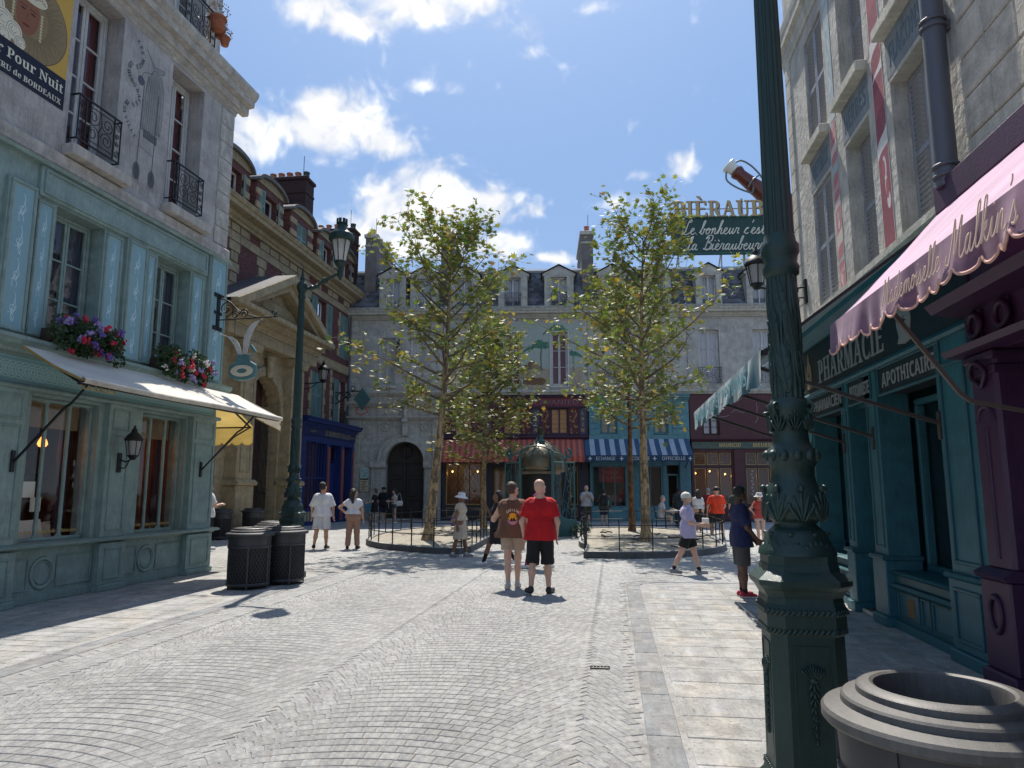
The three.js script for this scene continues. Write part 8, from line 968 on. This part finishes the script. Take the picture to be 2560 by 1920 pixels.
const navy = person('man in a navy shirt and red sneakers holding a black bottle', [1.93, -11.55], EAST + .1, 1.67, { cell: .0135, wide: 1.08, belly: .06, skin: 'dark', headPitch: .3, hair: { c: 'black' }, legL: [.02, .02], legR: [.04, .04], armL: [[.05, -.27, .05], [-.02, -.46, .22]], armR: [[.05, -.27, .03], [-.02, -.46, .24]], curl: .9, top: { color: lin(.018, .024, .085), hem: .8, sleeve: .85, loose: .028, flare: 1.2, wrinkle: .006 }, bottom: { color: lin(.075, .075, .075), len: .98, loose: .035 }, socks: { h: .16, c: black }, shoe: lin(.32, .015, .03), sole: lin(.6, .6, .6) });
{ const p = navy.w(add3(navy.AR.T, [-.03, -.02, .02])), b = thing('water_bottle', 'black drinks bottle hanging from the hand of the man in navy', 'bottle', [p[0], p[1] - .3, p[2]], .2); mesh('bottle', lathe([[0, 0], [.045, .005], [.047, .02], [.047, .22], [.04, .25], [.025, .265], [.025, .29], [0, .292]], 16), M(lin(.012, .012, .013), { roughness: .4 }), b); mesh('badge', xf(new THREE.CylinderGeometry(.026, .026, .004, 16), [-.01, .12, .047], [PI / 2, 0, 0]), brass, b); mesh('loop', xf(new THREE.TorusGeometry(.025, .006, 5, 12), [0, .305, 0]), ironM, b); }
person('man in a bright orange shirt and black cap standing with his back turned', [3.36, -24.3], AWAY, 1.7, { cell: .022, wide: 1.1, skin: 'pale', cap: black, headYaw: .2, legL: [.0, .04, .1], legR: [-.05, .04, .14], armL: [[.08, -.26, .05], [.02, -.45, .15]], armR: [[.1, -.27, -.0], [.1, -.5, .08]], top: { color: lin(.75, .06, .02), hem: .86, sleeve: .75, loose: .03 }, bottom: { color: black, len: .9, loose: .03 }, shoe: lin(.3, .3, .3) });
person('girl in a red flowered top and pale shorts with one hand on her hip', [4.4, -22.7], -.2, 1.52, { cell: .02, fem: true, skin: 'pale', hat: lin(.55, .56, .56), legL: [.04, .04, -.02], legR: [-.12, .2, -.03], armL: [[.15, -.2, -.04], [.05, -.32, .06]], armR: [[.2, -.17, -.04], [.05, -.32, .06]], top: { hem: .86, sleeve: 0, loose: .012, mat: clothM(lin(.55, .08, .07), { map: tx(T.stone, .25) }) }, bottom: { color: lin(.5, .45, .48), len: .35, loose: .02 }, shoe: lin(.3, .16, .1) });
person('man in a grey shirt and olive shorts eating beside the kiosk', [-1.17, -32.1], .35, 1.78, { cell: .026, wide: 1.1, belly: .06, skin: 'pale', armL: [[.06, -.25, .1], [-.12, -.05, .22]], armR: [[.06, -.25, .1], [-.14, -.05, .22]], top: { color: lin(.42, .42, .43), hem: .85, sleeve: .8, loose: .03 }, bottom: { color: lin(.07, .06, .035), len: .98, loose: .035 }, shoe: black });
const bpk = person('person in an olive jacket with a black backpack facing the shop window', [-.4, -32.2], PI, 1.62, { cell: .026, wide: 1.1, skin: 'pale', hair: { c: 'dark' }, armR: [[.1, -.2, .1], [.1, -.2, .35]], top: { color: lin(.075, .08, .06), hem: .8, sleeve: 1.9, loose: .04 }, bottom: { color: lin(.03, .04, .07), len: .9 }, shoe: lin(.2, .2, .2) });
{ const p = bpk.w(bpk.Y(1.0, 0, -.24)), b = thing('backpack', 'black backpack with a turquoise bottle on the person in the olive jacket', 'backpack', p, PI); mesh('pack', box(-.16, 0, -.1, .16, .45, .08, .05), clothM(lin(.02, .02, .022)), b); mesh('pocket', box(-.12, .03, -.14, .12, .22, -.1, .03), clothM(lin(.03, .03, .03)), b); mesh('side_bottle', bar([-.19, .0, 0], [-.19, .2, 0], .035, .035, 10), M(lin(.03, .3, .32), { roughness: .4 }), b); }
person('man in a pale grey shirt sitting at the café table', [1.95, -30.5], EAST, 1.72, { cell: .024, seated: true, skin: 'pale', belly: .06, hair: { c: 'grey' }, headPitch: .3, lean: .12, legL: [1.45, 1.5, .06], legR: [1.4, 1.35, .06], armL: [[.06, -.25, .12], [.0, -.3, .36]], armR: [[.06, -.25, .1], [-.02, -.3, .34]], top: { color: lin(.42, .42, .42), hem: .84, sleeve: .8, loose: .03 }, bottom: { color: lin(.3, .28, .24), len: .95, loose: .03 }, shoe: lin(.4, .4, .4) });
person('person in a dark green shirt and cap sitting across the café table', [3.5, -30.7], WEST, 1.68, { cell: .026, seated: true, skin: 'tan', cap: lin(.05, .08, .09), lean: .1, legL: [1.45, 1.5, .06], legR: [1.4, 1.4, .06], armL: [[.06, -.25, .12], [.0, -.3, .36]], armR: [[.06, -.25, .1], [-.02, -.3, .34]], top: { color: lin(.02, .05, .055), hem: .84, sleeve: .8, loose: .03 }, bottom: { color: lin(.08, .07, .06), len: 1.9 }, shoe: black });
person('woman in a short black dress with a blue shopping bag by the stone archway', [-10.85, -31.9], WEST + .2, 1.64, { cell: .026, fem: true, skin: 'pale', hair: { c: 'brown', len: .05 }, armL: [[.06, -.25, .08], [.02, -.3, .3]], armR: [[.06, -.25, .08], [.02, -.3, .3]], top: { color: black, hem: .85, sleeve: .7 }, bottom: { skirt: .62, color: black }, shoe: lin(.6, .6, .6) });
{ const b = thing('shopping_bag', 'blue and white shopping bag carried by the woman in the black dress', 'bag', [-11.15, .62, -31.85], .1); mesh('bag_body', extr([[-.16, 0], [.16, 0], [.18, .4], [-.18, .4]], .12, .005).translate(0, 0, -.06), M(lin(.08, .25, .36), { roughness: .8, map: TX.cloth1 }), b); meshes('handle', [-.03, .03].map((z) => tube([[-.08, .4, z], [-.06, .55, z], [.06, .55, z], [.08, .4, z]], .007, 5, 14)), M(lin(.6, .6, .6)), b); }
person('man in black standing deep in the stone archway', [-11.2, -34.2], .1, 1.74, { cell: .028, skin: 'tan', cap: black, top: { color: black, hem: .82, sleeve: .9, loose: .03 }, bottom: { color: lin(.02, .02, .03), len: 1.0, loose: .035 }, shoe: lin(.5, .5, .5) });
person('girl in a white top and denim shorts with a white bag by the archway', [-10.35, -33.3], WEST + .5, 1.63, { cell: .026, fem: true, skin: 'pale', hair: { c: 'black', len: .22 }, headPitch: .3, armL: [[.06, -.25, .08], [-.02, -.25, .28]], armR: [[.06, -.25, .08], [-.02, -.25, .28]], top: { color: lin(.55, .52, .47), hem: .98, sleeve: 0, loose: .01 }, bottom: { color: lin(.08, .1, .14), len: .35 }, shoe: lin(.6, .6, .6) });
{ const b = thing('handbag', 'white handbag hanging at the hip of the girl in denim shorts', 'bag', [-10.1, .82, -33.25], .5); mesh('bag_body', box(-.16, 0, -.07, .16, .24, .07, .04), M(lin(.55, .52, .46), { roughness: .7 }), b); mesh('strap', tube([[-.12, .22, 0], [-.08, .5, 0], [.0, .62, 0], [.12, .22, 0]], .01, 5, 14), M(lin(.5, .47, .42)), b); }
person('man in a white shirt and sunglasses half hidden by the teal shop corner', [-10.95, -18.3], EAST + .9, 1.82, { cell: .02, skin: 'pale', hair: { c: 'brown' }, glasses: true, armL: [[.06, -.24, .1], [-.08, -.2, .3]], armR: [[.06, -.24, .1], [-.08, -.22, .3]], top: { color: lin(.6, .6, .62), hem: .84, sleeve: .8, loose: .03 }, bottom: { color: black, len: .95, loose: .03 }, shoe: lin(.6, .6, .6) });
person('woman in a white blouse and long black skirt beside the orange shirt', [3.05, -26.8], AWAY + .3, 1.6, { cell: .026, fem: true, skin: 'tan', hair: { c: 'black', len: .2 }, top: { color: lin(.6, .6, .6), hem: 1.0, sleeve: .8 }, bottom: { skirt: .2, color: black }, shoe: black });
person('person in a dark shirt standing behind the white cap at the turquoise door', [2.85, -32.3], PI, 1.72, { cell: .028, skin: 'dark', hair: { c: 'black', curl: .02 }, top: { color: lin(.03, .04, .045), hem: .82, sleeve: .8 }, bottom: { color: lin(.04, .04, .045), len: 1.9 }, shoe: black });
person('grey-haired person in a dark red shirt near the maroon window', [4.15, -32.6], AWAY, 1.66, { cell: .028, skin: 'pale', hair: { c: 'grey' }, top: { color: lin(.2, .02, .025), hem: .84, sleeve: .8, loose: .03 }, bottom: { color: lin(.03, .03, .035), len: 1.9 }, shoe: black });
person('person in a dark green top and black shorts facing the maroon shop', [4.45, -27.2], AWAY - .3, 1.68, { cell: .028, skin: 'pale', hair: { c: 'dark' }, top: { color: lin(.03, .05, .05), hem: .86, sleeve: .8, loose: .03 }, bottom: { color: black, len: .7 }, shoe: lin(.6, .6, .6) });
// ---- café table, chairs and what is on the table
{
  const t = thing('cafe_table', 'small stone-topped café table before the turquoise shop', 'table', [2.72, 0, -30.5], .1); mesh('table_top', box(-.55, .72, -.35, .55, .75, .35, .012), M(lin(.5, .47, .42), { roughness: .6, map: TX.slab2 }), t); meshes('leg', [[-.35, 0], [.35, 0]].map(([x]) => bar([x, 0, 0], [x, .72, 0], .03, .03, 10)), ironM, t); meshes('foot', [-.35, .35].map((x) => box(x - .03, 0, -.25, x + .03, .03, .25, .008)), ironM, t);
  const cup = thing('drink_cup', 'clear cup of orange drink on the café table', 'cup', [2.85, .75, -30.35]); mesh('cup', lathe([[.03, 0], [.042, .13], [.044, .13]], 14), glassM, cup); mesh('drink', lathe([[0, .004], [.029, .004], [.037, .09], [0, .09]], 14), M(lin(.6, .26, .03), { roughness: .3 }), cup);
  const tray = thing('food_tray', 'paper tray with leftovers on the café table', 'tray', [2.42, .75, -30.42], .2); mesh('tray_base', extr([[-.13, 0], [.13, 0], [.16, .04], [-.16, .04]], .18, .004).translate(0, 0, -.09), M(lin(.6, .57, .5), { roughness: .85 }), tray); meshes('food_piece', [[-.05, .0], [.04, .03], [0, -.04]].map(([x, z]) => xf(new THREE.IcosahedronGeometry(.035, 1), [x, .055, z], [x * 9, z * 7, 0])), M(lin(.35, .2, .08), { roughness: .9 }), tray);
  [[1.95, EAST, 'black iron café chair under the man in pale grey'], [3.5, WEST, 'black iron café chair across the table, under the capped person']].forEach(([x, ry, lb]) => { const c = thing('cafe_chair', lb, 'chair', [x, 0, x < 3 ? -30.5 : -30.7], ry, 'chairs at the café table'); mesh('seat', box(-.2, .43, -.2, .2, .46, .2, .01), ironM, c); mesh('backrest', [tube([[-.2, .46, -.2], [-.19, .8, -.25], [0, .88, -.26], [.19, .8, -.25], [.2, .46, -.2]], .013, 6, 24), bar([-.07, .46, -.2], [-.07, .85, -.255], .008), bar([.07, .46, -.2], [.07, .85, -.255], .008)], ironM, c); for (const [a, z] of [[-.18, -.18], [.18, -.18], [-.18, .18], [.18, .18]]) mesh('leg', bar([a, .44, z], [a * 1.1, 0, z * 1.1], .012, .012, 6), ironM, c); });
}
renderer.render(scene, camera);
